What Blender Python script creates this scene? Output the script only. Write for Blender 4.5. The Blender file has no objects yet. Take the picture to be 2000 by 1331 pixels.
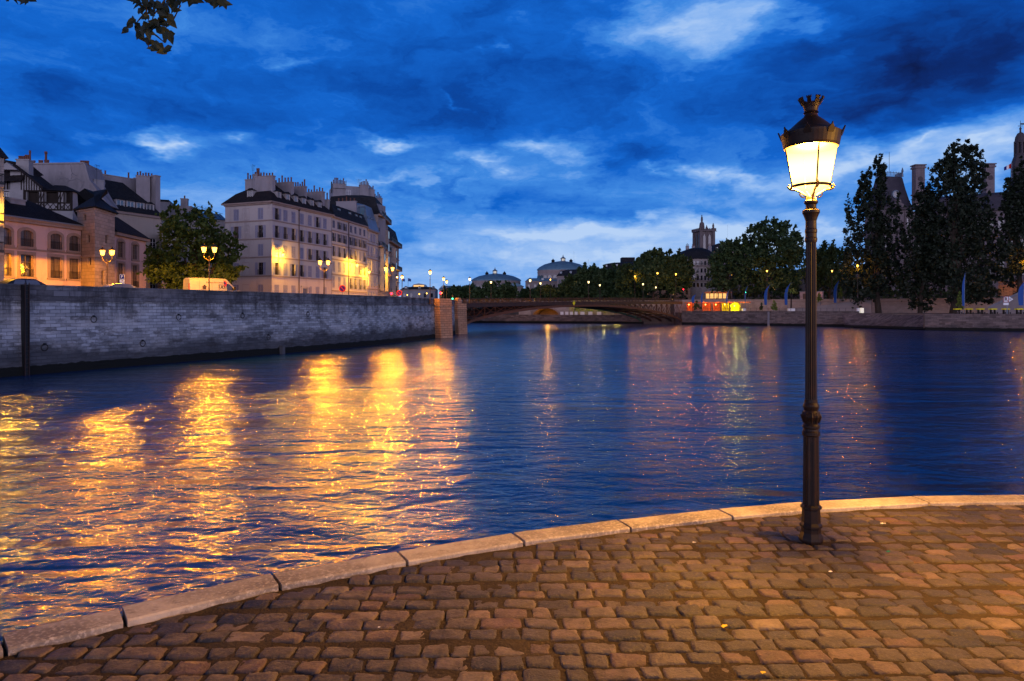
import bpy, math, random
import numpy as np
from mathutils import Matrix, Vector
R = math.radians
C = bpy.context.scene.collection
S = bpy.context.scene

# ------------------------------------------------------------------ camera
FPX = 1333.0          # focal length in pixels of a 2000 pixel wide picture (24 mm lens)
HZ = 605.0            # row of the horizon in that picture
CZ = 5.05             # eye height over the river (pavement is at 3.20)
PAVE = 3.20
cam = bpy.data.cameras.new('camera')
cam.sensor_width = 36.0; cam.lens = 36.0 * FPX / 2000.0
cam.shift_y = -(665.5 - HZ) / 2000.0
cam.clip_start = 0.05; cam.clip_end = 20000
camo = bpy.data.objects.new('camera', cam); C.objects.link(camo)
camo.location = (0, 0, CZ); camo.rotation_euler = (R(90), 0, 0)
S.camera = camo
S.view_settings.view_transform = 'Standard'; S.view_settings.look = 'None'
S.view_settings.exposure = 0.0; S.view_settings.gamma = 1.0
S.render.engine = 'CYCLES'
S.cycles.use_denoising = True
S.cycles.max_bounces = 5; S.cycles.diffuse_bounces = 2; S.cycles.glossy_bounces = 3
S.cycles.transparent_max_bounces = 6; S.cycles.transmission_bounces = 2
S.cycles.sample_clamp_indirect = 4.0
S.cycles.caustics_reflective = False; S.cycles.caustics_refractive = False
S.cycles.blur_glossy = 0.3

def lin(r, g, b):
    f = lambda c: (c/255/12.92) if c/255 <= .04045 else ((c/255+.055)/1.055)**2.4
    return (f(r), f(g), f(b))

# ------------------------------------------------------------------ world: dusk sky with clouds
world = bpy.data.worlds.new('World'); S.world = world; world.use_nodes = True
nt = world.node_tree; nt.nodes.clear()
def N(tree, typ, **kw):
    n = tree.nodes.new(typ)
    for k, v in kw.items():
        if k.startswith('i_'):
            key = k[2:]
            key = int(key) if key.isdigit() else key.replace('_', ' ')
            n.inputs[key].default_value = v
        else: setattr(n, k, v)
    return n
def L(tree, a, b): tree.links.new(a, b)
def M(tree, op, a, b=None, c=None, clamp=False):
    n = tree.nodes.new('ShaderNodeMath'); n.operation = op; n.use_clamp = clamp
    for i, v in enumerate((a, b, c)):
        if v is None: continue
        if isinstance(v, (int, float)): n.inputs[i].default_value = v
        else: tree.links.new(v, n.inputs[i])
    return n.outputs[0]
def ramp(tree, fac, stops, interp='LINEAR'):
    n = tree.nodes.new('ShaderNodeValToRGB'); cr = n.color_ramp; cr.interpolation = interp
    while len(cr.elements) < len(stops): cr.elements.new(0.5)
    for e, (p, c) in zip(cr.elements, stops):
        e.position = p; e.color = (c[0], c[1], c[2], 1) if not isinstance(c, (int, float)) else (c, c, c, 1)
    tree.links.new(fac, n.inputs[0]); return n.outputs[0]
def mixc(tree, fac, a, b, bt='MIX'):
    n = tree.nodes.new('ShaderNodeMix'); n.data_type = 'RGBA'; n.blend_type = bt
    if isinstance(fac, (int, float)): n.inputs[0].default_value = fac
    else: tree.links.new(fac, n.inputs[0])
    for i, v in ((6, a), (7, b)):
        if isinstance(v, tuple): n.inputs[i].default_value = (v[0], v[1], v[2], 1)
        else: tree.links.new(v, n.inputs[i])
    return n.outputs[2]

tc = N(nt, 'ShaderNodeTexCoord'); sep = N(nt, 'ShaderNodeSeparateXYZ'); L(nt, tc.outputs['Generated'], sep.inputs[0])
X, Y, Z = sep.outputs
AZ = M(nt, 'ARCTAN2', X, Y)
HYP = M(nt, 'SQRT', M(nt, 'ADD', M(nt, 'ADD', M(nt, 'MULTIPLY', X, X), M(nt, 'MULTIPLY', Y, Y)), 1e-6))
EL = M(nt, 'DIVIDE', Z, HYP)          # tangent of the elevation
def azel(px, py):
    u = (px-1000)/FPX; v = (HZ-py)/FPX
    return math.atan2(u, 1), v/math.sqrt(1+u*u)
cmb = N(nt, 'ShaderNodeCombineXYZ'); L(nt, AZ, cmb.inputs[0]); L(nt, EL, cmb.inputs[1])
# wispy warp of the cloud plan
nw = N(nt, 'ShaderNodeTexNoise', i_Scale=5.0, i_Detail=5.0, i_Roughness=0.62)
mp0 = N(nt, 'ShaderNodeMapping'); mp0.inputs['Scale'].default_value = (1.0, 2.2, 1)
L(nt, cmb.outputs[0], mp0.inputs[0]); L(nt, mp0.outputs[0], nw.inputs['Vector'])
vsub = N(nt, 'ShaderNodeVectorMath', operation='SUBTRACT'); L(nt, nw.outputs['Color'], vsub.inputs[0]); vsub.inputs[1].default_value = (.5, .5, .5)
vmul = N(nt, 'ShaderNodeVectorMath', operation='MULTIPLY'); L(nt, vsub.outputs[0], vmul.inputs[0]); vmul.inputs[1].default_value = (.34, .15, 0)
vadd = N(nt, 'ShaderNodeVectorMath', operation='ADD'); L(nt, cmb.outputs[0], vadd.inputs[0]); L(nt, vmul.outputs[0], vadd.inputs[1])
WV = vadd.outputs[0]
def blob(acc, px, py, rx, ry, rot, w):
    a, e = azel(px, py)
    m = N(nt, 'ShaderNodeMapping', vector_type='TEXTURE')
    m.inputs['Location'].default_value = (a, e, 0); m.inputs['Rotation'].default_value = (0, 0, R(rot))
    m.inputs['Scale'].default_value = (rx/FPX, ry/FPX, 1)
    L(nt, WV, m.inputs[0])
    g = N(nt, 'ShaderNodeTexGradient', gradient_type='QUADRATIC_SPHERE'); L(nt, m.outputs[0], g.inputs[0])
    return M(nt, 'MULTIPLY_ADD', g.outputs[1], w, acc)
# base brightness by elevation
base = ramp(nt, EL, [(0.0, .82), (.07, .77), (.15, .67), (.26, .54), (.40, .49), (.75, .46)])
# fbm, compressed towards the horizon like a real cloud deck
den = M(nt, 'ADD', M(nt, 'MAXIMUM', EL, 0.0), .16)
cx = M(nt, 'MULTIPLY', AZ, M(nt, 'DIVIDE', .55, den)); cy = M(nt, 'DIVIDE', .75, den)
cc = N(nt, 'ShaderNodeCombineXYZ'); L(nt, cx, cc.inputs[0]); L(nt, cy, cc.inputs[1]); cc.inputs[2].default_value = 3.3
n1 = N(nt, 'ShaderNodeTexNoise', i_Scale=1.5, i_Detail=9.0, i_Roughness=0.60, i_Distortion=0.7); L(nt, cc.outputs[0], n1.inputs['Vector'])
n2 = N(nt, 'ShaderNodeTexNoise', i_Scale=6.0, i_Detail=8.0, i_Roughness=0.64, i_Distortion=0.5)
mp2 = N(nt, 'ShaderNodeMapping'); mp2.inputs['Scale'].default_value = (1.1, 2.0, 1); L(nt, WV, mp2.inputs[0]); L(nt, mp2.outputs[0], n2.inputs['Vector'])
acc = M(nt, 'ADD', base, M(nt, 'MULTIPLY', M(nt, 'SUBTRACT', n1.outputs[0], .5), .50))
acc = M(nt, 'ADD', acc, M(nt, 'MULTIPLY', M(nt, 'SUBTRACT', n2.outputs[0], .5), .52))
BL = [ # px, py, rx, ry, rotation, weight
 (1330, 45, 330, 130, 6, .46), (1490, 30, 160, 90, 0, .26), (1180, 40, 260, 80, 0, .12),
 (1900, 100, 430, 250, -14, -.34), (1720, 130, 240, 180, -20, -.30), (1660, 230, 200, 70, 0, -.20),
 (960, 190, 420, 130, 0, -.16), (120, 250, 380, 130, 0, -.20), (640, 170, 360, 110, 0, -.10),
 (330, 262, 85, 32, -12, .46), (455, 258, 80, 38, 0, .26), (200, 245, 160, 22, 6, .12), (780, 272, 110, 24, -4, .40), (1050, 285, 210, 34, 4, .30),
 (940, 335, 120, 34, -8, .34), (760, 350, 190, 30, 0, .24), (1250, 295, 170, 60, 0, -.20), (1120, 330, 120, 40, 12, .16),
 (1395, 322, 90, 42, -6, .42), (1470, 340, 110, 26, 0, .30), (1290, 318, 90, 16, 0, .2),
 (1350, 420, 190, 30, 0, -.20), (980, 390, 230, 24, 0, -.14),
 (1150, 455, 270, 52, 6, .50), (1350, 466, 260, 46, 2, .50), (1500, 470, 170, 44, 0, .36), (1000, 470, 200, 34, 0, .20), (1200, 510, 400, 40, 0, .26),
 (1620, 440, 170, 50, 0, .30), (850, 500, 160, 30, 0, .12),
 (1930, 300, 190, 90, 18, .48), (1640, 330, 120, 60, 0, .30), (1780, 300, 170, 36, 10, .34), (2150, 230, 260, 160, 0, .2),
 (330, 40, 260, 60, 0, .10), (540, 60, 160, 60, 0, .08), (620, 110, 60, 26, 0, .18), (930, 110, 50, 30, 0, .16), (862, 186, 26, 16, 0, .18),
]
for b in BL: acc = blob(acc, *b)
skyc = ramp(nt, acc, [(0.0, lin(3, 22, 70)), (.18, lin(3, 42, 112)), (.36, lin(2, 72, 164)), (.52, lin(14, 100, 204)),
                      (.66, lin(62, 136, 224)), (.80, lin(122, 172, 238)), (1.0, lin(180, 208, 246))])
# bright low band of sky added behind the camera, unseen, to light the facades
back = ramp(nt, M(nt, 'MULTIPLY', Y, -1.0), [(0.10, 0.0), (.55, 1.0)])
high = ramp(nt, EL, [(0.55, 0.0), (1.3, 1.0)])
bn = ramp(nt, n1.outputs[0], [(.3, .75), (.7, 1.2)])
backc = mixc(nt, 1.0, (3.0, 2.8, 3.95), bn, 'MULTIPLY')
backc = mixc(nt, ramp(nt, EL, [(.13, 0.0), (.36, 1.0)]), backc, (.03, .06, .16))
skyc = mixc(nt, high, skyc, (.020, .055, .16))
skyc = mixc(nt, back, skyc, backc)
skyc = mixc(nt, ramp(nt, EL, [(-.02, 1.0), (0.0, 0.0)]), skyc, (.01, .02, .05))
# physical twilight sky underneath it all, very faint
nish = N(nt, 'ShaderNodeTexSky', sky_type='NISHITA'); nish.sun_disc = False; nish.sun_elevation = R(-3); nish.sun_rotation = R(200)
mix2 = mixc(nt, 1.0, skyc, mixc(nt, 1.0, nish.outputs[0], (.05, .05, .05), 'MULTIPLY'), 'ADD')
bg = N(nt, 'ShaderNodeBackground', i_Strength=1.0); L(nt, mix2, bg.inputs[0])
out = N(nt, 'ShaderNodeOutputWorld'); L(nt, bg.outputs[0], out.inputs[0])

# ------------------------------------------------------------------ helpers
def ray(px, d):       # plan position seen in column px at depth d
    return ((px-1000)/FPX*d, d)
def zat(py, d):
    return CZ + (HZ-py)/FPX*d
def W(px, py, d):
    x, y = ray(px, d); return Vector((x, y, zat(py, d)))

class MB:
    def __init__(s, T=None): s.v = []; s.f = []; s.T = T
    def add(s, vs, fs):
        o = len(s.v)
        if s.T is not None: vs = [s.T @ Vector(p) for p in vs]
        s.v += [tuple(p) for p in vs]; s.f += [tuple(i+o for i in f) for f in fs]; return s
    def box(s, x0, x1, y0, y1, z0, z1):
        if x1 < x0: x0, x1 = x1, x0
        if y1 < y0: y0, y1 = y1, y0
        return s.add([(x0,y0,z0),(x1,y0,z0),(x1,y1,z0),(x0,y1,z0),(x0,y0,z1),(x1,y0,z1),(x1,y1,z1),(x0,y1,z1)],
              [(0,3,2,1),(4,5,6,7),(0,1,5,4),(1,2,6,5),(2,3,7,6),(3,0,4,7)])
    def tbox(s, x0, x1, y0, y1, z0, z1, i=0.05):   # box tapering to the top
        return s.add([(x0,y0,z0),(x1,y0,z0),(x1,y1,z0),(x0,y1,z0),(x0+i,y0+i,z1),(x1-i,y0+i,z1),(x1-i,y1-i,z1),(x0+i,y1-i,z1)],
              [(0,3,2,1),(4,5,6,7),(0,1,5,4),(1,2,6,5),(2,3,7,6),(3,0,4,7)])
    def poly(s, pts): return s.add(pts, [tuple(range(len(pts)))])
    def prism(s, pts, z0, z1, cap=True):
        n = len(pts); a = sum(pts[i][0]*pts[(i+1)%n][1]-pts[(i+1)%n][0]*pts[i][1] for i in range(n))
        if a < 0: pts = pts[::-1]
        vs = [(p[0],p[1],z0) for p in pts]+[(p[0],p[1],z1) for p in pts]
        fs = [(i,(i+1)%n,n+(i+1)%n,n+i) for i in range(n)]
        if cap: fs += [tuple(range(n))[::-1], tuple(range(n,2*n))]
        return s.add(vs, fs)
    def extrude_xz(s, pts, y0, y1):      # outline in the xz plane, given depth
        n = len(pts)
        vs = [(p[0],y0,p[1]) for p in pts]+[(p[0],y1,p[1]) for p in pts]
        return s.add(vs, [(i,(i+1)%n,n+(i+1)%n,n+i) for i in range(n)]+[tuple(range(n))[::-1], tuple(range(n,2*n))])
    def ring(s, rings, closed_ends=True):
        n = len(rings[0]); vs = [p for r in rings for p in r]; fs = []
        for k in range(len(rings)-1):
            for i in range(n):
                j = (i+1) % n; fs.append((k*n+i, k*n+j, (k+1)*n+j, (k+1)*n+i))
        if closed_ends: fs += [tuple(range(n))[::-1], tuple(range((len(rings)-1)*n, len(rings)*n))]
        return s.add(vs, fs)
    def lathe(s, prof, n=16, c=(0,0,0), ph=0.0, caps=True):
        return s.ring([[(c[0]+r*math.cos(ph+2*math.pi*i/n), c[1]+r*math.sin(ph+2*math.pi*i/n), c[2]+z) for i in range(n)] for r, z in prof], caps)
    def tube(s, path, rad, n=6):
        path = [Vector(p) for p in path]; rings = []
        if isinstance(rad, (int, float)): rad = [rad]*len(path)
        for i, p in enumerate(path):
            d = (path[min(i+1, len(path)-1)]-path[max(i-1, 0)]).normalized()
            a = d.orthogonal().normalized() if abs(d.z) > .9 else d.cross(Vector((0,0,1))).normalized()
            b = d.cross(a)
            rings.append([tuple(p + (a*math.cos(2*math.pi*k/n)+b*math.sin(2*math.pi*k/n))*rad[i]) for k in range(n)])
        return s.ring(rings)
    def bar(s, a, b, w): return s.tube([a, b], w*.7, 4)
    def mesh(s, name, mat, smooth=False):
        me = bpy.data.meshes.new(name); me.from_pydata(s.v, [], s.f)
        uv = me.uv_layers.new(name='UVMap'); me.update()
        co = np.empty(len(me.vertices)*3, 'f'); me.vertices.foreach_get('co', co); co = co.reshape(-1, 3)
        nl = len(me.loops); vi = np.empty(nl, 'i'); me.loops.foreach_get('vertex_index', vi)
        nf = len(me.polygons); nn = np.empty(nf*3, 'f'); me.polygons.foreach_get('normal', nn); nn = nn.reshape(-1, 3)
        tot = np.empty(nf, 'i'); me.polygons.foreach_get('loop_total', tot)
        ln = np.repeat(nn, tot, axis=0); p = co[vi]
        h = np.hypot(ln[:,0], ln[:,1])+1e-6; u = (-ln[:,1]*p[:,0]+ln[:,0]*p[:,1])/h
        flat = np.abs(ln[:,2]) > .75
        U = np.where(flat, p[:,0], u); V = np.where(flat, p[:,1], p[:,2])
        uv.data.foreach_set('uv', np.stack([U, V], 1).astype('f').ravel())
        for m in (mat if isinstance(mat, (list, tuple)) else [mat]): me.materials.append(m)
        if smooth: me.polygons.foreach_set('use_smooth', [True]*nf)
        return me

def put(me, name, parent=None, Mw=None, label=None):   # link a mesh as an object; Mw is its matrix in the world (things are only translated)
    o = bpy.data.objects.new(name, me); C.objects.link(o)
    Mw = Mw if Mw is not None else Matrix.Identity(4)
    if parent is not None:
        o.parent = parent
        wl = parent['_w'] if '_w' in parent else None
        o.matrix_basis = PW[parent.name].inverted() @ Mw if parent.name in PW else Mw
    else: o.matrix_basis = Mw
    PW[o.name] = Mw
    if label: o['label'] = label
    return o
PW = {}
def part(mb, name, mat, parent, label=None, smooth=False):
    return put(mb.mesh(name, mat, smooth), name, parent, None, label)
def tag(o, label, cat, group=None):
    o['label'] = label; o['category'] = cat
    if group: o['group'] = group
    return o
def thing(name, label, cat, loc=(0,0,0), group=None, rotz=0.0):
    o = bpy.data.objects.new(name, None); C.objects.link(o); o.empty_display_size = .3
    o.location = loc; o.rotation_euler = (0, 0, rotz); tag(o, label, cat, group)
    PW[o.name] = Matrix.Translation(loc) @ Matrix.Rotation(rotz, 4, 'Z'); return o
def struct(mb, name, mat, kind='structure', smooth=False):
    o = put(mb.mesh(name, mat, smooth) if isinstance(mb, MB) else mb, name); o['kind'] = kind; return o
def copy_tree(o, parent=None):
    c = o.copy(); C.objects.link(c)
    if parent: c.parent = parent
    for ch in list(o.children): copy_tree(ch, c)
    return c
def dup(o, loc, rotz, label, group=None, scale=None):
    c = copy_tree(o); c.location = loc; c.rotation_euler = (0, 0, rotz); c['label'] = label
    if group: c['group'] = group
    if scale: c.scale = (scale,)*3
    return c
def light(name, parent, loc, power, color, radius=.15, down=False):
    l = bpy.data.lights.new(name, 'SPOT' if down else 'POINT')
    if down: l.spot_size = R(179); l.spot_blend = .04      # a hooded lantern throws its light below its own height
    l.energy = power; l.color = color; l.shadow_soft_size = radius
    o = bpy.data.objects.new(name, l); C.objects.link(o); o.parent = parent; o.location = loc; return o

# ------------------------------------------------------------------ materials
def mat(name, col, rough=.8, spec=.3, metal=0.0, noise=None, bump=None, emit=None, es=0.0, coord='Object', uvb=None, extra=None):
    """noise=(scale, other colour, low, high); bump=(scale, strength, distance); uvb=brick pattern settings"""
    m = bpy.data.materials.new(name); m.use_nodes = True; t = m.node_tree; b = t.nodes['Principled BSDF']
    b.inputs['Base Color'].default_value = (*col, 1); b.inputs['Roughness'].default_value = rough
    b.inputs['Specular IOR Level'].default_value = spec; b.inputs['Metallic'].default_value = metal
    g = N(t, 'ShaderNodeNewGeometry'); P = g.outputs['Position']; cur = None; hgt = None
    if uvb:
        u = N(t, 'ShaderNodeUVMap'); br = N(t, 'ShaderNodeTexBrick'); L(t, u.outputs[0], br.inputs['Vector'])
        br.offset = .5; br.inputs['Scale'].default_value = 1.0
        br.inputs['Brick Width'].default_value = uvb[0]; br.inputs['Row Height'].default_value = uvb[1]
        br.inputs['Mortar Size'].default_value = uvb[2]; br.inputs['Mortar Smooth'].default_value = .2
        br.inputs['Color1'].default_value = (*[c*uvb[3] for c in col], 1); br.inputs['Color2'].default_value = (*[min(1, c*uvb[4]) for c in col], 1)
        br.inputs['Mortar'].default_value = (*[c*uvb[5] for c in col], 1); br.inputs['Bias'].default_value = 0
        cur = br.outputs['Color']; hgt = br.outputs['Fac']
    if noise:
        for sc, c2, lo, hi in (noise if isinstance(noise, list) else [noise]):
            mp = N(t, 'ShaderNodeMapping'); L(t, P, mp.inputs[0])
            s3 = sc if isinstance(sc, tuple) else (sc,)*3; mp.inputs['Scale'].default_value = s3
            n = N(t, 'ShaderNodeTexNoise', i_Scale=1.0, i_Detail=6.0, i_Roughness=.65); L(t, mp.outputs[0], n.inputs['Vector'])
            f = ramp(t, n.outputs[0], [(lo, 0.0), (hi, 1.0)])
            cur = mixc(t, f, cur if cur is not None else tuple(col), tuple(c2))
    if cur is not None: L(t, cur, b.inputs['Base Color'])
    if bump or hgt is not None:
        bs, st, di = bump or (4, .4, .02)
        n = N(t, 'ShaderNodeTexNoise', i_Scale=bs, i_Detail=5.0, i_Roughness=.6); L(t, P, n.inputs['Vector'])
        h = n.outputs[0]
        if hgt is not None: h = M(t, 'SUBTRACT', M(t, 'MULTIPLY', h, .6), hgt)
        bp = N(t, 'ShaderNodeBump', i_Strength=st, i_Distance=di); L(t, h, bp.inputs['Height']); L(t, bp.outputs[0], b.inputs['Normal'])
    if emit:
        b.inputs['Emission Color'].default_value = (*emit, 1); b.inputs['Emission Strength'].default_value = es
    return m
def lampglass(name, col, st, tr=.45):
    m = bpy.data.materials.new(name); m.use_nodes = True; t = m.node_tree; t.nodes.clear()
    e = N(t, 'ShaderNodeEmission', i_Strength=st); e.inputs[0].default_value = (*col, 1)
    tr_ = N(t, 'ShaderNodeBsdfTransparent'); mx = N(t, 'ShaderNodeMixShader'); mx.inputs[0].default_value = tr
    L(t, e.outputs[0], mx.inputs[1]); L(t, tr_.outputs[0], mx.inputs[2])
    o = N(t, 'ShaderNodeOutputMaterial'); L(t, mx.outputs[0], o.inputs[0])
    m.cycles.emission_sampling = 'NONE'; return m
SOD = (1.0, .34, .005)
MT = {}
def mk(key, *a, **k): MT[key] = mat(key, *a, **k); return MT[key]
mk('pink_plaster', (.47,.35,.36), .9, .2, noise=[((.6,.6,.2), (.31,.22,.225), .48, .72), (3.0, (.44,.33,.335), .5, .8)], bump=(6, .25, .02))
mk('lilac_plaster', (.41,.375,.37), .9, .2, noise=[((.5,.5,.12), (.30,.27,.27), .5, .72), (2.5, (.44,.40,.39), .5, .8)], bump=(6, .2, .02))
mk('cream_plaster', (.34,.29,.25), .9, .2, noise=[((.6,.6,.15), (.24,.20,.17), .48, .72)], bump=(6, .25, .02))
mk('grey_plaster', (.23,.23,.26), .9, .2, noise=[((.7,.7,.1), (.13,.13,.15), .45, .75)], bump=(5, .3, .02))
mk('blank_plaster', (.27,.25,.27), .9, .2, noise=[((.5,.5,.15), (.17,.16,.17), .45, .72)], bump=(5, .3, .02))
mk('white_plaster', (.30,.29,.30), .9, .2, noise=(.8, (.22,.21,.22), .45, .75))
mk('ashlar', (.36,.28,.245), .9, .2, uvb=(.9, .42, .02, .82, 1.15, .5), bump=(7, .4, .02), noise=((.5,.5,.2), (.20,.155,.13), .55, .8))
mk('pale_stone', (.30,.26,.24), .9, .2, uvb=(1.1, .45, .015, .88, 1.1, .6), noise=((.4,.4,.12), (.18,.155,.15), .5, .8))
mk('far_stone', (.26,.225,.22), .9, .2, noise=(.15, (.18,.155,.155), .45, .75))
mk('trim_stone', (.26,.20,.18), .85, .2, noise=(1.2, (.18,.14,.12), .5, .8))
mk('slate', (.016,.017,.022), .75, .15, uvb=(.3, .22, .02, .75, 1.3, .5), noise=(.8, (.028,.028,.032), .5, .8), bump=(6, .5, .03))
mk('tile_roof', (.020,.016,.018), .85, .15, uvb=(.22, .25, .02, .7, 1.4, .5), noise=(.8, (.032,.024,.024), .5, .8), bump=(6, .6, .04))
mk('zinc', (.16,.20,.25), .45, .5, .3, noise=(.6, (.10,.13,.17), .45, .75))
mk('blue_zinc', (.10,.20,.28), .5, .4, .2, noise=(.3, (.07,.14,.2), .45, .75))
mk('dark_metal', (.012,.006,.004), .5, .2, .0, noise=(8, (.032,.012,.006), .5, .75), bump=(30, .2, .004))
mk('black_iron', (.012,.012,.014), .5, .4, .2)
mk('brown_iron', (.045,.022,.016), .5, .5, .3, noise=(.8, (.025,.013,.010), .4, .7))
mk('rust_iron', (.11,.040,.018), .6, .4, .1, noise=(.8, (.08,.03,.014), .45, .7))
mk('green_iron', (.05,.16,.13), .5, .4, .2)
mk('timber', (.022,.016,.014), .85, .2)
mk('shutter', (.25,.25,.34), .8, .25)
mk('grey_shutter', (.12,.13,.19), .8, .25)
mk('white_frame', (.55,.54,.55), .6, .3)
mk('brown_frame', (.10,.07,.06), .6, .3)
mk('dark_glass', (.012,.012,.016), .06, .7, bump=(1.2, .12, .05))
mk('curtain_glass', (.12,.10,.10), .12, .6, noise=((5,5,.3), (.05,.045,.045), .4, .65))
mk('sky_glass', (.10,.12,.14), .03, 1.0)
mk('warm_window', (.3,.18,.08), .5, .3, emit=(1,.55,.16), es=1.1)
mk('blue_door', (.03,.06,.16), .5, .4)
mk('pot', (.14,.06,.045), .9, .2)
mk('bark', (.035,.026,.02), .95, .15, noise=((2,2,.6), (.06,.05,.04), .45, .7), bump=(9, .8, .05))
mk('twig', (.03,.025,.02), .95, .1)
mk('quay_dark', (.09,.09,.10), .9, .2)
mk('red_paint', (.35,.015,.015), .8, .1)
mk('sign_blue', (.01,.012,.16), .8, .1)
mk('sign_white', (.75,.75,.75), .5, .4)
mk('banner_blue', (.02,.08,.30), .7, .2, noise=(1.5, (.02,.06,.22), .5, .8))
mk('yellow_cloth', (.75,.66,.02), .8, .2)
mk('white_paint', (.24,.23,.21), .35, .5, noise=(2, (.21,.20,.18), .5, .8))
mk('car_paint', (.14,.16,.22), .25, .6, .4)
mk('dark_car_paint', (.03,.03,.035), .25, .6, .4)
mk('rubber', (.015,.015,.015), .8, .2)
mk('text_dark', (.03,.02,.025), .7, .2)
mk('text_white', (.8,.8,.8), .6, .2)
mk('orange_board', (.55,.15,.04), .7, .3)
mk('lit_white', (.7,.68,.6), .5, .3, emit=(1,.9,.65), es=.5)

MT['lamp_glass'] = lampglass('street_lamp_glass', (1.0,.50,.07), 9.0, .5)
MT['lamp_pale'] = lampglass('pale_lamp_glass', (1.0,.74,.30), 6.0, .5)
mk('red_light', (.5,.01,.01), .5, .3, emit=(1,.01,.03), es=14)
mk('green_light', (.01,.5,.2), .5, .3, emit=(.04,1,.35), es=8)
mk('tungsten', (.5,.3,.1), .5, .3, emit=(1,.45,.08), es=10)
def leafmat(name, c1, c2, tr=.25):
    m = bpy.data.materials.new(name); m.use_nodes = True; t = m.node_tree; b = t.nodes['Principled BSDF']
    g = N(t, 'ShaderNodeNewGeometry')
    n = N(t, 'ShaderNodeTexNoise', i_Scale=.55, i_Detail=4.0, i_Roughness=.7); L(t, g.outputs['Position'], n.inputs['Vector'])
    c = mixc(t, ramp(t, n.outputs[0], [(.38, 0.0), (.62, 1.0)]), c1, c2); L(t, c, b.inputs['Base Color'])
    b.inputs['Roughness'].default_value = .6; b.inputs['Specular IOR Level'].default_value = .25
    tb = N(t, 'ShaderNodeBsdfTranslucent'); L(t, c, tb.inputs[0]); mx = N(t, 'ShaderNodeMixShader'); mx.inputs[0].default_value = tr
    L(t, b.outputs[0], mx.inputs[1]); L(t, tb.outputs[0], mx.inputs[2]); L(t, mx.outputs[0], t.nodes['Material Output'].inputs[0])
    MT[name] = m; return m
leafmat('chestnut_leaves', (.022,.045,.008), (.06,.10,.018))
leafmat('plane_leaves', (.026,.052,.020), (.060,.105,.036))
leafmat('poplar_leaves', (.010,.017,.010), (.022,.034,.017), .15)
leafmat('near_leaves', (.010,.014,.008), (.018,.026,.014), .1)
leafmat('bush_leaves', (.10,.16,.03), (.20,.26,.05))
# ================================================================== river, banks, near quay
def water_material():
    m = bpy.data.materials.new('river_water'); m.use_nodes = True; t = m.node_tree; b = t.nodes['Principled BSDF']
    b.inputs['Base Color'].default_value = (.0, .038, .14, 1); b.inputs['Roughness'].default_value = .155
    b.inputs['IOR'].default_value = 1.5; b.inputs['Specular IOR Level'].default_value = .62
    b.inputs['Specular Tint'].default_value = (.80, .94, 1.0, 1)
    g = N(t, 'ShaderNodeNewGeometry'); P = g.outputs['Position']
    def wave(scale, rot, det, dist, rough=.55):
        mp = N(t, 'ShaderNodeMapping'); mp.inputs['Scale'].default_value = scale; mp.inputs['Rotation'].default_value = (0, 0, R(rot)); L(t, P, mp.inputs[0])
        n = N(t, 'ShaderNodeTexNoise', i_Scale=1.0, i_Detail=det, i_Roughness=rough, i_Distortion=dist); L(t, mp.outputs[0], n.inputs['Vector']); return n.outputs[0]
    rip = wave((3.0, 4.0, 1), 12, 5.0, .6, .62)
    mid = wave((.8, 1.3, 1), -10, 3.0, .8)
    big = wave((.10, .24, 1), 18, 3.0, 1.2)
    cur = wave((.045, .11, 1), -22, 3.0, 1.6)
    amp = ramp(t, cur, [(.36, .55), (.62, 1.25)])
    mid2 = wave((1.7, 2.4, 1), -4, 3.0, .5)
    h = M(t, 'MULTIPLY', rip, .027)
    h = M(t, 'ADD', h, M(t, 'MULTIPLY', mid2, .072))
    h = M(t, 'ADD', h, M(t, 'MULTIPLY', mid, .105))
    mid3 = wave((.36, .62, 1), 8, 2.0, .8)
    h = M(t, 'ADD', h, M(t, 'MULTIPLY', mid3, .15))
    h = M(t, 'MULTIPLY', h, amp)
    h = M(t, 'ADD', h, M(t, 'MULTIPLY', big, .30))
    bp = N(t, 'ShaderNodeBump', i_Strength=1.0, i_Distance=1.0); L(t, h, bp.inputs['Height']); L(t, bp.outputs[0], b.inputs['Normal'])
    return m
MT['water'] = water_material()
struct(MB().add([(-900,-300,0),(1200,-300,0),(1200,1500,0),(-900,1500,0)], [(0,1,2,3)]), 'river_water', MT['water'])

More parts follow.
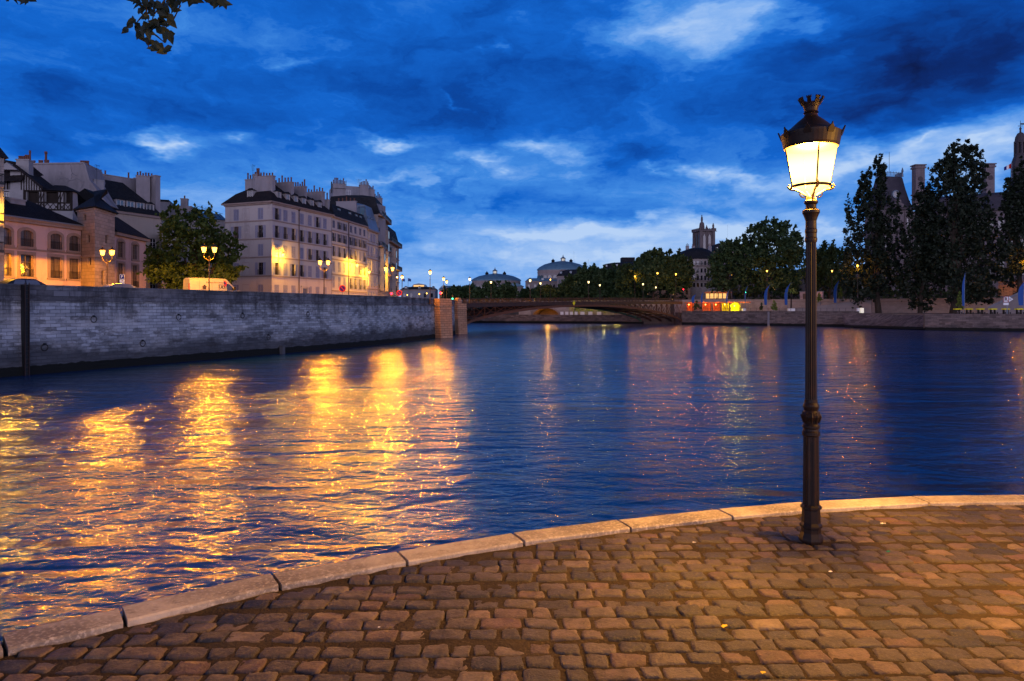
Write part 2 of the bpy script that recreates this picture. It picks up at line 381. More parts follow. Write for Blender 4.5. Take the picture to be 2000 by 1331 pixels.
# -- materials of the stone
def quay_stone(name, c, stain_z, uvb, dirt=.35):
    m = bpy.data.materials.new(name); m.use_nodes = True; t = m.node_tree; b = t.nodes['Principled BSDF']
    b.inputs['Roughness'].default_value = .85; b.inputs['Specular IOR Level'].default_value = .25
    g = N(t, 'ShaderNodeNewGeometry'); P = g.outputs['Position']; s = N(t, 'ShaderNodeSeparateXYZ'); L(t, P, s.inputs[0])
    u = N(t, 'ShaderNodeUVMap'); br = N(t, 'ShaderNodeTexBrick'); br.offset = .45; L(t, u.outputs[0], br.inputs['Vector'])
    br.inputs['Scale'].default_value = 1; br.inputs['Brick Width'].default_value = uvb[0]; br.inputs['Row Height'].default_value = uvb[1]
    br.inputs['Mortar Size'].default_value = .022; br.inputs['Mortar Smooth'].default_value = .3; br.inputs['Bias'].default_value = -.1
    br.inputs['Color1'].default_value = (*[x*.58 for x in c], 1); br.inputs['Color2'].default_value = (*[min(1, x*1.42) for x in c], 1); br.inputs['Mortar'].default_value = (*[x*.38 for x in c], 1)
    def nz(scale, det=6.0, ro=.65):
        mp = N(t, 'ShaderNodeMapping'); mp.inputs['Scale'].default_value = scale; L(t, P, mp.inputs[0])
        n = N(t, 'ShaderNodeTexNoise', i_Scale=1.0, i_Detail=det, i_Roughness=ro); L(t, mp.outputs[0], n.inputs['Vector']); return n.outputs[0]
    c1 = mixc(t, ramp(t, nz((.35,.35,.9)), [(.42, 0.0), (.66, .40)]), br.outputs['Color'], tuple(x*1.25 for x in c))
    c1 = mixc(t, M(t, 'MULTIPLY', ramp(t, nz((.16,.16,.5), 7.0, .7), [(.50, 0.0), (.64, 1.0)]), .55), c1, (c[0]*1.7, c[1]*1.55, c[2]*1.4))
    # black weathering: drips from the string course, algae above the water line
    z = s.outputs[2]
    low = M(t, 'ADD', M(t, 'MULTIPLY', M(t, 'SUBTRACT', stain_z, z), .75), M(t, 'MULTIPLY', M(t, 'SUBTRACT', nz((.22,.22,.5)), .5), 3.2), clamp=True)
    c1 = mixc(t, M(t, 'MULTIPLY', low, .86), c1, (.030,.032,.040))
    drip = ramp(t, nz((.55,.55,.09), 8.0, .75), [(.46, 0.0), (.62, 1.0)])
    topm = ramp(t, M(t, 'DIVIDE', z, 8.0), [(.44, 0.0), (.66, 1.0)])
    c1 = mixc(t, M(t, 'MULTIPLY', M(t, 'MULTIPLY', drip, topm), .8), c1, (.035,.035,.042))
    c1 = mixc(t, M(t, 'MULTIPLY', ramp(t, nz((.5,.5,1.5), 8.0, .75), [(.52, 0.0), (.60, 1.0)]), dirt), c1, (.04,.035,.035))
    c1 = mixc(t, ramp(t, M(t, 'ADD', z, M(t, 'MULTIPLY', nz((.8,.8,.3)), .5)), [(.95, 1.0), (1.15, 0.0)]), c1, (.008,.009,.008))
    L(t, c1, b.inputs['Base Color'])
    h = M(t, 'SUBTRACT', M(t, 'MULTIPLY', nz((3,3,5)), .8), br.outputs['Fac'])
    bp = N(t, 'ShaderNodeBump', i_Strength=.7, i_Distance=.05); L(t, h, bp.inputs['Height']); L(t, bp.outputs[0], b.inputs['Normal'])
    MT[name] = m; return m
quay_stone('quay_limestone', (.34,.36,.40), 2.9, (.82, .28), .55)
quay_stone('parapet_stone', (.15,.15,.17), 2.3, (1.3, .47), .6)
quay_stone('low_quay_stone', (.14,.112,.108), 1.2, (1.2, .45))
mk('street_asphalt', (.05,.05,.052), .9, .2, noise=(.6, (.07,.068,.065), .4, .7))
mk('bank_gravel', (.17,.14,.12), .95, .1, noise=(.5, (.10,.085,.075), .4, .7))
mk('kerb_stone', (.46,.39,.33), .8, .25, noise=[(.75, (.20,.165,.145), .47, .60), (3.2, (.30,.25,.21), .45, .70), (14, (.20,.16,.14), .55, .70), (40, (.52,.45,.39), .5, .7)], bump=(26, .5, .012))

# -- island quay (left): wall, coping, street
ILINE = [(-57, 8), (-47, 28), (-38.3, 50.6), (-34.2, 60.5), (-29.9, 70.5), (-21.6, 90), (-17.2, 105), (-13.6, 122), (-12.4, 134), (-10.9, 149)]
def off(line, d, z=None):     # offset a polyline to its left
    out = []
    for i, p in enumerate(line):
        a = Vector(line[max(i-1, 0)]); b = Vector(line[min(i+1, len(line)-1)]); t = (b-a).normalized(); n = Vector((-t.y, t.x))
        out.append((p[0]+n.x*d, p[1]+n.y*d))
    return out
def strip_wall(mb, line, o0, o1, z0, z1, batter=0.0):   # wall along a line between two offsets
    a0 = off(line, o0); a1 = off(line, o1); ab = off(line, o0-batter)
    rings = [[(*ab[i], z0), (*a1[i], z0), (*a1[i], z1), (*a0[i], z1)] for i in range(len(line))]
    mb.ring(rings); return mb
STREET = 5.95
w = thing('quay_wall', 'long stained limestone embankment wall below the island street', 'quay wall', (-38, 50, 0))
part(strip_wall(MB(), ILINE, 0, 1.0, -1, 5.72, .35), 'wall_face', MT['quay_limestone'], w)
part(strip_wall(MB(), ILINE, -.14, 1.0, 5.72, 5.93), 'string_course', MT['parapet_stone'], w)
part(strip_wall(MB(), ILINE, .03, .55, 5.93, 6.86), 'parapet', MT['parapet_stone'], w)
part(strip_wall(MB(), ILINE, -.04, .62, 6.86, 7.0), 'coping', MT['parapet_stone'], w)
isl = off(ILINE, .9) + [(-11.5, 160), (-14, 185), (-17, 260), (-160, 260), (-160, 8)]
struct(MB().prism(isl, -1, STREET), 'island_street', MT['street_asphalt'])
# slot with iron ladder at the far left of the wall
sx, sy = ray(32, 52.4); sx = -38.3 + (sy-50.6)*.414 - .0
lad = thing('wall_ladder', 'dark iron ladder in a shallow slot running down the quay wall', 'ladder', (sx, sy, 0))
T = Matrix.Translation((sx+.42, sy-.2, 0)) @ Matrix.Rotation(math.atan2(9.9, 4.1), 4, 'Z')
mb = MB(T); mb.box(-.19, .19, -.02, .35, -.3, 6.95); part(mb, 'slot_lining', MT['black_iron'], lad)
mb = MB(T)
for xx in (-.15, .15): mb.box(xx-.03, xx+.03, -.12, -.06, 0, 7.1)
for k in range(22): mb.box(-.15, .15, -.11, -.07, .3+k*.31, .34+k*.31)
part(mb, 'ladder_rail', MT['brown_iron'], lad)
# mooring rings
def wall_point(px, inset=0.0):
    u = (px-1000)/FPX
    for a, b in zip(ILINE[:-1], ILINE[1:]):
        dx, dy = b[0]-a[0], b[1]-a[1]; k = (u*a[1]-a[0])/(dx-u*dy)
        if 0 <= k <= 1:
            n = Vector((-dy, dx)).normalized()
            return Vector((a[0]+dx*k-n.x*inset*-1*-1, a[1]+dy*k, 0)), math.atan2(dy, dx), a[1]+dy*k
    return None
ringme = None
for px, py, wd in [(83, 679, 'lowest, just right of the ladder slot'), (181, 624, 'high on the wall, left of the others at that height'), (275, 671, 'low on the wall under the chestnut tree'),
               (347, 620, 'high on the wall below the white van'), (472, 617, 'high on the wall below the corner house'), (521, 659, 'low on the wall below the corner house'), (600, 614, 'high on the wall, farthest along')]:
    p, a, d = wall_point(px)
    n = Vector((math.sin(a), -math.cos(a), 0))
    zz = zat(py, d); bat = .35*(5.72-zz)/6.72
    if ringme is None:
        mb = MB(); Rr = .26
        mb.ring([[((Rr+.035*math.cos(q))*math.cos(g), -.05-.035*math.sin(q), (Rr+.035*math.cos(q))*math.sin(g)) for q in [0, 1.57, 3.14, 4.71]] for g in [2*math.pi*k/18 for k in range(19)]], False)
        mb.box(-.06, .06, -.1, .1, Rr-.08, Rr+.08); ringme = mb.mesh('mooring_ring', MT['black_iron'])
    o = put(ringme, 'mooring_ring', None, Matrix.Translation(p + n*(bat+.02) + Vector((0,0,zz))) @ Matrix.Rotation(a, 4, 'Z'))
    tag(o, 'iron mooring ring '+wd, 'mooring ring', 'mooring rings on the quay wall')
p, a, d = wall_point(545)
mb = MB(Matrix.Translation(p + Vector((math.sin(a), -math.cos(a), 0))*.55) @ Matrix.Rotation(a, 4, 'Z'))
mb.box(-.22, .22, -.15, .3, -.5, .85); mb.box(-.3, .3, -.22, .35, .85, .95)
tag(put(mb.mesh('mooring_post', MT['quay_dark']), 'mooring_post'), 'short black mooring post in the water at the wall foot', 'mooring post')

# -- the two stone pylons where the iron bridge starts
def pylon(px0, px1, dd, ztop, name_label, cap):
    a = Vector((*ray(px0, dd), 0)); b = Vector((*ray(px1, dd+2.2), 0))
    t = (b-a).normalized(); Lh = (b-a).length
    T = Matrix.Translation(a) @ Matrix(((t.x, -t.y, 0, 0), (t.y, t.x, 0, 0), (0,0,1,0), (0,0,0,1)))
    r = thing('bridge_pylon', name_label, 'pylon', tuple(a), 'stone pylons at the bridge head')
    mb = MB(T); e = .55
    mb.add([(0,-.6-e,-1),(Lh-.25,-.6-e,-1),(Lh-.25,4,-1),(0,4,-1),(0,-.6,ztop-1.3),(Lh,-.6,ztop-1.3),(Lh,4,ztop-1.3),(0,4,ztop-1.3)],
           [(0,3,2,1),(4,5,6,7),(0,1,5,4),(1,2,6,5),(2,3,7,6),(3,0,4,7)])
    part(mb, 'shaft', MT['pylon_stone'], r)
    part(MB(T).box(-.12, Lh+.12, -.75, 4.05, ztop-1.3, ztop-1.12), 'string_course', MT['pylon_stone'], r)
    part(MB(T).box(0, Lh, -.6, 3.9, ztop-1.12, ztop), 'parapet_block', MT['pylon_stone'], r)
    if cap:
        mb = MB(T); c = Lh*.45
        mb.extrude_xz([(c-.55, ztop)]+[(c+.55*math.cos(q), ztop+.75+.45*math.sin(q)) for q in [math.pi-k*math.pi/8 for k in range(9)]]+[(c+.55, ztop)], -.1, .8)
        part(mb, 'cap_stone', MT['pylon_stone'], r)
    return r
mk('pylon_stone', (.36,.22,.14), .85, .2, uvb=(1.3, .42, .04, .85, 1.15, .4), noise=((.6,.6,.3), (.22,.135,.09), .5, .75), bump=(6, .5, .04))
pylon(854, 878, 120.5, 7.0, 'broad battered stone pylon at the end of the quay wall', False)
pylon(889, 907, 139.5, 6.3, 'narrow stone pylon with rounded cap beside the iron bridge', True)

# -- near quay: kerb, cobbles, ground
def pt_on_pave(px, py): d = (CZ-PAVE-.02)*FPX/(py-HZ); return ((px-1000)/FPX*d, d)
KP = [(0,1237),(235,1185),(530,1119),(775,1075),(1000,1039),(1205,1014),(1400,993),(1563,979),(1780,968),(1985,965)]
K = [pt_on_pave(*k) for k in KP]
K = [(-6.2,-6.0), (-5.9,-4.0), (-5.55,-2.2), (-5.1,-.6), (-4.55,.9), (-3.95,2.3), (-3.45,3.25)] + K[0:] + [(6.3,6.62), (7.4,6.35), (8.5,5.9), (9.7,5.2), (11,4.2), (12.5,2.6), (13.5,0.5), (14,-6)]
KO = [Vector((x, y)) for x, y in K]
def koff(d):
    out = []
    for i, p in enumerate(KO):
        t = (KO[min(i+1, len(KO)-1)]-KO[max(i-1, 0)]).normalized(); out.append(Vector((p.x+t.y*d, p.y-t.x*d)))
    return out
KI = koff(.245)
mb = MB(); rk = random.Random(4)
for i in range(len(KO)-1):
    a, b, c, d = KO[i], KO[i+1], KI[i+1], KI[i]; g = .012; Lk = (b-a).length; t = (b-a)/Lk
    zz = PAVE+.02+rk.uniform(-.004, .004)
    pts = []; q = 6
    o = [a+(b-a)*(g/Lk+(1-2*g/Lk)*k/q) for k in range(q+1)]; n_ = [d+(c-d)*(g/Lk+(1-2*g/Lk)*k/q) for k in range(q+1)]
    bev = .018
    rings = []
    for k in range(q+1):
        oo, ii = o[k], n_[k]; dn = (ii-oo).normalized()
        w1 = rk.uniform(-.004, .004)
        rings.append([(oo.x, oo.y, zz-.45), (ii.x, ii.y, zz-.45), (ii.x, ii.y, zz-.01), (ii.x-dn.x*.012, ii.y-dn.y*.012, zz), (oo.x+dn.x*(bev+w1), oo.y+dn.y*(bev+w1), zz), (oo.x, oo.y, zz-bev)])
    mb.ring(rings)
struct(mb, 'kerb', MT['kerb_stone'])
mb = MB(); inner = koff(.05)
mb.ring([[(p.x, p.y, -1), (p.x+.0, p.y, PAVE-.02)] for p in inner], False)
struct(mb, 'quay_edge', MT['quay_limestone'])
mk('joint_sand', (.062,.045,.030), .98, .1, noise=[(3, (.034,.025,.018), .4, .65), (60, (.12,.085,.055), .55, .75)], bump=(45, .9, .02))
gp = [(p.x, p.y) for p in koff(.06)]
# ground sheet as a fine, slightly uneven grid inside the kerb line
xs = np.arange(-6.2, 14.2, .05); ys = np.arange(-6.0, 7.2, .05)
kx = np.array([p.x for p in koff(.10)]); ky = np.array([p.y for p in koff(.10)])
iu = np.argsort(kx); 
def ytop(x): # highest y inside kerb for this x
    return np.interp(x, kx[6:], ky[6:], left=-9, right=-9)
mb = MB().prism(gp + [(14, -20), (-7, -20)], -1, PAVE-.03)
struct(mb, 'quay_ground', MT['joint_sand'])
rng = np.random.default_rng(7)
def cobbles():
    NA, NB = 11, 9
    a = np.linspace(-1, 1, NA); a = np.sign(a)*np.abs(a)**.55; b = np.linspace(-1, 1, NB); b = np.sign(b)*np.abs(b)**.55; Ag, Bg = np.meshgrid(a, b)
    Ag, Bg = Ag.ravel(), Bg.ravel()
    V = []; tone = []; F = []; nv = 0
    quad = []
    for j in range(NB-1):
        for i in range(NA-1):
            k = j*NA+i; quad.append((k, k+1, k+NA+1, k+NA))
    quad = np.array(quad)
    kin = koff(.26); kx = np.array([p.x for p in kin]); ky = np.array([p.y for p in kin])
    y = -1.5
    while y < 6.9:
        rh = rng.uniform(.125, .158)
        x = -5.2 + rng.uniform(0, .2)
        wob = rng.uniform(0, 6)
        while x < 12.5:
            wd = float(np.clip(rng.normal(.182, .034), .11, .27))
            gx, gy = rng.uniform(.004, .013), rng.uniform(.003, .011)
            yy = y + .03*math.sin(x*.9+wob) + .10*math.sin(x*.21) + rng.uniform(-.008, .008)
            cx_, cy_ = x+wd/2, yy+rh/2
            # outer limit from the kerb
            lim = np.interp(cx_, kx[5:-3], ky[5:-3]) if cx_ > kx[5] else None
            ok = (lim is not None and cy_ < lim-.02)
            if lim is None:
                ylo = cy_; xl = np.interp(ylo, ky[:6], kx[:6]); ok = cx_ > xl+.1
            if ok:
                hw, hh = wd/2-gx/2, rh/2-gy/2
                k = rng.uniform(.0, .12); e = rng.uniform(4, 10)
                u = Ag*np.sqrt(1-k*Bg**2*1.0); v = Bg*np.sqrt(1-k*Ag**2)
                cor = rng.uniform(-.014, .014, (4, 2))
                s0, s1 = (1-u)/2, (1+u)/2; t0, t1 = (1-v)/2, (1+v)/2
                px_ = cx_+u*hw + s0*t0*cor[0,0]+s1*t0*cor[1,0]+s1*t1*cor[2,0]+s0*t1*cor[3,0]
                py_ = cy_+v*hh + s0*t0*cor[0,1]+s1*t0*cor[1,1]+s1*t1*cor[2,1]+s0*t1*cor[3,1]
                rim = np.maximum(np.abs(Ag), np.abs(Bg))
                H = rng.uniform(.012, .020)+rng.normal(0, .002); chip = rng.normal(0, 1, Ag.shape)
                z = PAVE-.024 + H*np.clip(1-np.abs(Ag)**(e*1.6), 0, 1)**.6*np.clip(1-np.abs(Bg)**(e*1.2), 0, 1)**.6
                z = z - .004*np.clip(chip, 0, 2)*(rim > .7) + .0035*np.sin(px_*rng.uniform(30, 60)+rng.uniform(0, 6))*np.sin(py_*rng.uniform(30, 60)+rng.uniform(0, 6))*(1-rim**4)
                z = z + (u*hw*rng.normal(0, .035) + v*hh*rng.normal(0, .05))*(1-rim**6)
                px_ = px_ + rng.normal(0, .0022, px_.shape); py_ = py_ + rng.normal(0, .0022, py_.shape)
                z = np.where(rim > .98, PAVE-.034, z)
                if cx_ > kx[5]:
                    lm = np.interp(px_, kx[5:-3], ky[5:-3]); py_ = np.minimum(py_, lm-.004)
                V.append(np.stack([px_, py_, z], 1)); F.append(quad+nv); nv += len(px_)
                tone.append(np.tile([rng.uniform(0, 1), rng.uniform(0, 1), rng.uniform(0, 1), 1], (len(px_), 1)))
            x += wd
        y += rh
    V = np.concatenate(V).astype('f'); F = np.concatenate(F).astype('i'); tone = np.concatenate(tone).astype('f')
    me = bpy.data.meshes.new('cobblestones'); me.vertices.add(len(V)); me.vertices.foreach_set('co', V.ravel())
    me.loops.add(F.size); me.loops.foreach_set('vertex_index', F.ravel())
    me.polygons.add(len(F)); me.polygons.foreach_set('loop_start', np.arange(0, F.size, 4, dtype='i')); me.polygons.foreach_set('loop_total', np.full(len(F), 4, 'i'))
    me.polygons.foreach_set('use_smooth', np.ones(len(F), bool))
    me.update(); ca = me.color_attributes.new('tone', 'FLOAT_COLOR', 'POINT'); ca.data.foreach_set('color', tone.ravel())
    m = bpy.data.materials.new('cobble_sandstone'); m.use_nodes = True; t = m.node_tree; b = t.nodes['Principled BSDF']
    at = N(t, 'ShaderNodeAttribute', attribute_name='tone'); sp = N(t, 'ShaderNodeSeparateColor'); L(t, at.outputs['Color'], sp.inputs[0])
    c = ramp(t, sp.outputs[0], [(0, (.022,.020,.021)), (.25, (.050,.039,.033)), (.55, (.082,.060,.045)), (.78, (.125,.090,.065)), (.9, (.115,.062,.045)), (1, (.21,.155,.112))])
    g = N(t, 'ShaderNodeNewGeometry')
    n = N(t, 'ShaderNodeTexNoise', i_Scale=9.0, i_Detail=7.0, i_Roughness=.7); L(t, g.outputs['Position'], n.inputs['Vector'])
    c = mixc(t, ramp(t, n.outputs[0], [(.42, 0.0), (.68, .75)]), c, (.045,.034,.030))
    n3 = N(t, 'ShaderNodeTexNoise', i_Scale=70.0, i_Detail=4.0, i_Roughness=.7); L(t, g.outputs['Position'], n3.inputs['Vector'])
    c = mixc(t, ramp(t, n3.outputs[0], [(.55, 0.0), (.72, .5)]), c, (.22,.17,.12))
    # large worn patches
    n4 = N(t, 'ShaderNodeTexNoise', i_Scale=.9, i_Detail=4.0); L(t, g.outputs['Position'], n4.inputs['Vector'])
    c = mixc(t, ramp(t, n4.outputs[0], [(.45, 0.0), (.68, .45)]), c, (.045,.036,.033))
    L(t, c, b.inputs['Base Color']); L(t, ramp(t, n.outputs[0], [(.3, .45), (.7, .72)]), b.inputs['Roughness']); b.inputs['Specular IOR Level'].default_value = .35
    bp = N(t, 'ShaderNodeBump', i_Strength=.95, i_Distance=.014)
    n5 = N(t, 'ShaderNodeTexNoise', i_Scale=34.0, i_Detail=6.0, i_Roughness=.65); L(t, g.outputs['Position'], n5.inputs['Vector'])
    L(t, n5.outputs[0], bp.inputs['Height']); L(t, bp.outputs[0], b.inputs['Normal'])
    me.materials.append(m); return me
struct(cobbles(), 'cobblestone_pavement', None)
# sand and earth in the joints: a fine uneven sheet
def joints():
    xs = np.arange(-5.4, 12.6, .035); ys = np.arange(-1.5, 6.95, .035)
    kin = koff(.20); kx = np.array([p.x for p in kin]); ky = np.array([p.y for p in kin])
    Xg, Yg = np.meshgrid(xs, ys)
    r = rng.normal(0, 1, Xg.shape); 
    for _ in range(3): r = (r+np.roll(r, 1, 0)+np.roll(r, 1, 1)+np.roll(r, -1, 0)+np.roll(r, -1, 1))/5
    r2 = rng.normal(0, 1, (Xg.shape[0]//14+3, Xg.shape[1]//14+3))
    yi = (np.arange(Xg.shape[0])/14); xi = (np.arange(Xg.shape[1])/14)
    y0 = yi.astype(int); x0 = xi.astype(int); fy = (yi-y0)[:,None]; fx = (xi-x0)[None,:]
    r2 = (r2[y0][:,x0]*(1-fy)*(1-fx)+r2[y0+1][:,x0]*fy*(1-fx)+r2[y0][:,x0+1]*(1-fy)*fx+r2[y0+1][:,x0+1]*fy*fx)
    Zg = PAVE-.0190 + .012*np.clip(r, -1, 1) + .0032*r2
    Zg = np.minimum(Zg, PAVE-.002)
    V = np.stack([Xg.ravel(), Yg.ravel(), Zg.ravel()], 1).astype('f'); nx = len(xs)
    i, j = np.meshgrid(np.arange(len(xs)-1), np.arange(len(ys)-1)); k = (j*nx+i).ravel()
    F = np.stack([k, k+1, k+nx+1, k+nx], 1)
    cxx = Xg.ravel()[k]; cyy = Yg.ravel()[k]
    lim = np.interp(cxx, kx[5:-3], ky[5:-3]); xl = np.interp(cyy, ky[:6], kx[:6])
    keep = np.where(cxx > kx[5], cyy < lim-.04, cxx > xl+.02); F = F[keep].astype('i')
    me = bpy.data.meshes.new('joint_sand'); me.vertices.add(len(V)); me.vertices.foreach_set('co', V.ravel())
    me.loops.add(F.size); me.loops.foreach_set('vertex_index', F.ravel()); me.polygons.add(len(F))
    me.polygons.foreach_set('loop_start', np.arange(0, F.size, 4, dtype='i')); me.polygons.foreach_set('loop_total', np.full(len(F), 4, 'i'))
    me.polygons.foreach_set('use_smooth', np.ones(len(F), bool)); me.update(); me.materials.append(MT['joint_sand']); return me
o = struct(joints(), 'sandy_ground', None)

# ================================================================== the big street lamp
LD = 5.48; lx, ly = ray(1584, LD); H = lambda py: (1055-py)*.00411
lamp = thing('street_lamp', 'tall dark iron street lamp with glowing lantern and crown, on the cobbles', 'street lamp', (lx, ly, PAVE-.01))
base_loc = Vector((lx, ly, PAVE-.01))
TL = Matrix.Translation(base_loc)
mb = MB(TL)
mb.lathe([(.090,0),(.093,.02),(.088,.04),(.074,.075),(.074,.11),(.084,.118),(.084,.135),(.071,.155),(.068,.26),(.080,.268),(.080,.285),(.066,.30)], 8, ph=math.pi/8)
part(mb, 'pedestal', MT['dark_metal'], lamp)
mb = MB(TL)
def fluted(prof, flutes, depth, n=64):
    rings = []
    for r, z in prof:
        rings.append([((r-depth*(.5-.5*math.cos(flutes*2*math.pi*i/n)))*math.cos(2*math.pi*i/n), (r-depth*(.5-.5*math.cos(flutes*2*math.pi*i/n)))*math.sin(2*math.pi*i/n), z) for i in range(n)])
    return rings
mb.ring(fluted([(.066,.295),(.064,.5),(.062,.80),(.062,.845)], 8, .010))
mb.lathe([(.062,.845),(.068,.855),(.068,.88),(.060,.89),(.058,.905),(.066,.915),(.066,.93),(.056,.945)], 24)
part(mb, 'lower_shaft', MT['dark_metal'], lamp)
mb = MB(TL)
mb.lathe([(.054,.945),(.058,.97),(.070,1.0),(.072,1.02),(.060,1.035),(.052,1.05),(.058,1.07),(.062,1.085),(.058,1.10),(.050,1.115),(.049,1.14)], 24)
for k in range(10):
    q = 2*math.pi*k/10; mb.tube([(.058*math.cos(q), .058*math.sin(q), .955), (.073*math.cos(q), .073*math.sin(q), 1.005), (.060*math.cos(q), .060*math.sin(q), 1.04)], [.007,.010,.004], 5)
part(mb, 'vase', MT['dark_metal'], lamp, smooth=False)
mb = MB(TL); mb.ring(fluted([(.0440,1.13),(.0425,1.5),(.0405,2.1),(.0385,2.42)], 16, .006))
mb.lathe([(.044,2.40),(.047,2.415),(.047,2.43),(.043,2.44),(.043,2.47),(.046,2.48),(.046,2.50),(.042,2.51),(.041,2.57),(.050,2.60),(.060,2.625),(.066,2.635),(.066,2.655),(.050,2.665),(.040,2.675),(.040,2.70),(.052,2.715),(.052,2.73),(.036,2.74),(.030,2.76)], 24)
part(mb, 'upper_shaft', MT['dark_metal'], lamp)
# lantern
zb, zt = H(364), H(283)      # bottom ring and top rim of the glass
zb, zt = 2.855, 3.165
rb, rt = .143, .198
lan = part(MB(TL).lathe([(rb+.006, zb-.016),(rb+.010, zb-.006),(rb+.006, zb+.004),(rb-.004, zb+.004),(rb-.004, zb-.016),(rb+.006, zb-.016)], 40, caps=False), 'lantern', MT['dark_metal'], lamp)
gm = lampglass('frosted_lamp_glass', (1.0,.66,.16), 7.0, .35); t_ = gm.node_tree; em = [n for n in t_.nodes if n.type == 'EMISSION'][0]
tco = N(t_, 'ShaderNodeTexCoord'); vd = N(t_, 'ShaderNodeVectorMath', operation='DISTANCE'); L(t_, tco.outputs['Object'], vd.inputs[0]); vd.inputs[1].default_value = (lx, ly, PAVE-.01+zb+.15)
L(t_, M(t_, 'MULTIPLY', ramp(t_, vd.outputs['Value'], [(.15, 1.0), (.19, .62), (.235, .34), (.27, .20)]), 8.0), em.inputs[1]); MT['lamp_near'] = gm
gl = MB(TL); gl.ring([[( (rb+(rt-rb)*k/5-.004)*math.cos(q), (rb+(rt-rb)*k/5-.004)*math.sin(q), zb+(zt-zb)*k/5) for q in [2*math.pi*i/40 for i in range(40)]] for k in range(6)], False)
part(gl, 'glass', MT['lamp_near'], lan, smooth=True)
gl = MB(TL); gl.lathe([(.02, zb-.085), (.045, zb-.082), (.075, zb-.065), (.105, zb-.035), (.125, zb-.012)], 32, caps=False); part(gl, 'bowl', MT['lamp_near'], lan, smooth=True)
for k in range(4):
    q = R(-97)+k*math.pi/2; c, s_ = math.cos(q), math.sin(q)
    mb = MB(TL); mb.tube([(rb*c, rb*s_, zb), (rt*c, rt*s_, zt)], .0065, 6)
    part(mb, 'glazing_bar', MT['dark_metal'], lan)
    mb = MB(TL)   # scrolled bracket from the post head to the ring
    path = [(.034,2.745),(.040,2.775),(.060,2.79),(.085,2.805),(.115,2.822),(.150,2.828),(.168,2.835)]
    mb.tube([(r*c, r*s_, z) for r, z in path], [.009,.010,.010,.009,.010,.013,.012], 6)
    mb.tube([(r*c, r*s_, z) for r, z in [(.168,2.835),(.178,2.850),(.170,2.866),(.158,2.858)]], [.010,.009,.007,.005], 6)
    mb.tube([(r*c, r*s_, z) for r, z in [(.050,2.76),(.072,2.765),(.088,2.785),(.082,2.80)]], [.006,.006,.006,.004], 5)
    part(mb, 'scroll_bracket', MT['brass_iron'] if 'brass_iron' in MT else mk('brass_iron', (.20,.12,.05), .45, .5, .5), lan)
roof = part(MB(TL).lathe([(rt-.012, zt-.012),(rt+.004, zt-.010),(rt+.012, zt+.01),(rt+.020, zt+.05),(rt+.029, zt+.09),(rt+.030, zt+.105),(rt+.016, zt+.112),(.160, zt+.15),(.10, zt+.205),(.055, zt+.242),(.050, zt+.255),(.046, zt+.27)], 40), 'lantern_roof', MT['dark_metal'], lan, smooth=False)
for k in range(8):
    q = R(-97+22)+k*math.pi/4; c, s_ = math.cos(q), math.sin(q); r0 = rt+.028; zz = zt+.088
    Tq = TL @ Matrix.Translation((r0*c, r0*s_, zz)) @ Matrix.Rotation(q+math.pi/2, 4, 'Z') @ Matrix.Rotation(R(22), 4, 'X')
    mb = MB(Tq); mb.extrude_xz([(-.026,-.02),(-.028,.012),(-.018,.022),(-.016,.034),(-.007,.038),(0,.060),(.007,.038),(.016,.034),(.018,.022),(.028,.012),(.026,-.02)], -.006, .006)
    part(mb, 'palmette', MT['dark_metal'], lan)
mb = MB(TL); z0 = zt+.262
mb.lathe([(.046, z0),(.058, z0+.012),(.050, z0+.024),(.055, z0+.05),(.068, z0+.085),(.066, z0+.088),(.052, z0+.055),(.04, z0+.03)], 24)
for k in range(8):
    q = 2*math.pi*k/8+.2; c, s_ = math.cos(q), math.sin(q)
    Tq = TL @ Matrix.Translation((.066*c, .066*s_, z0+.080)) @ Matrix.Rotation(q+math.pi/2, 4, 'Z') @ Matrix.Rotation(R(28), 4, 'X')
    mb2 = MB(Tq)
    mb2.extrude_xz([(-.017,0),(-.013,.040),(-.019,.042),(-.019,.058),(-.012,.058),(-.012,.050),(-.005,.050),(-.005,.058),(.005,.058),(.005,.050),(.012,.050),(.012,.058),(.019,.058),(.019,.042),(.013,.040),(.017,0)], -.007, .007)
    mb.v += mb2.v; mb.f += [tuple(i+len(mb.v)-len(mb2.v) for i in f) for f in mb2.f]
part(mb, 'crown_finial', MT['dark_metal'], lan)
light('lamp_bulb', lamp, (0, 0, zb+.17), 3500, (1, .455, .045), .055)
dup(lamp, (5.9, 3.6, PAVE-.01), .5, 'second tall iron street lamp farther right along the cobbled quay')

# litter on the stones
def litter(name, label, cat, px, py, sz, mt, seed, zz=.006):
    d = (CZ-PAVE)*FPX/(py-HZ); x = (px-1000)/FPX*d; g = random.Random(seed); mb = MB(); n = 9; up = []; dn = []
    for k in range(n):
        a = 2*math.pi*k/n; r_ = sz*g.uniform(.6, 1.1)*(1 if abs(math.cos(a)) > .5 else .6); up.append((x+r_*math.cos(a), d+r_*math.sin(a), PAVE+zz+g.uniform(0, sz*.25))); dn.append((up[-1][0], up[-1][1], up[-1][2]-.002))
    mb.ring([dn, up]); tag(put(mb.mesh(name, MT[mt]), name), label, cat)
mk('yellow_leaf', (.75,.50,.03), .7, .2); mk('paper_white', (.7,.66,.6), .8, .2); mk('green_glass', (.02,.20,.08), .2, .6)
litter('fallen_leaf', 'yellow fallen leaf lying on the cobbles below the lamp', 'leaf', 1415, 1225, .024, 'yellow_leaf', 1)
litter('paper_scrap', 'small white paper scrap on the cobbles right of the lamp foot', 'scrap', 1724, 1024, .022, 'paper_white', 2)
litter('paper_scrap', 'tiny white paper scrap straight below the lamp foot', 'scrap', 1622, 1118, .016, 'paper_white', 3)
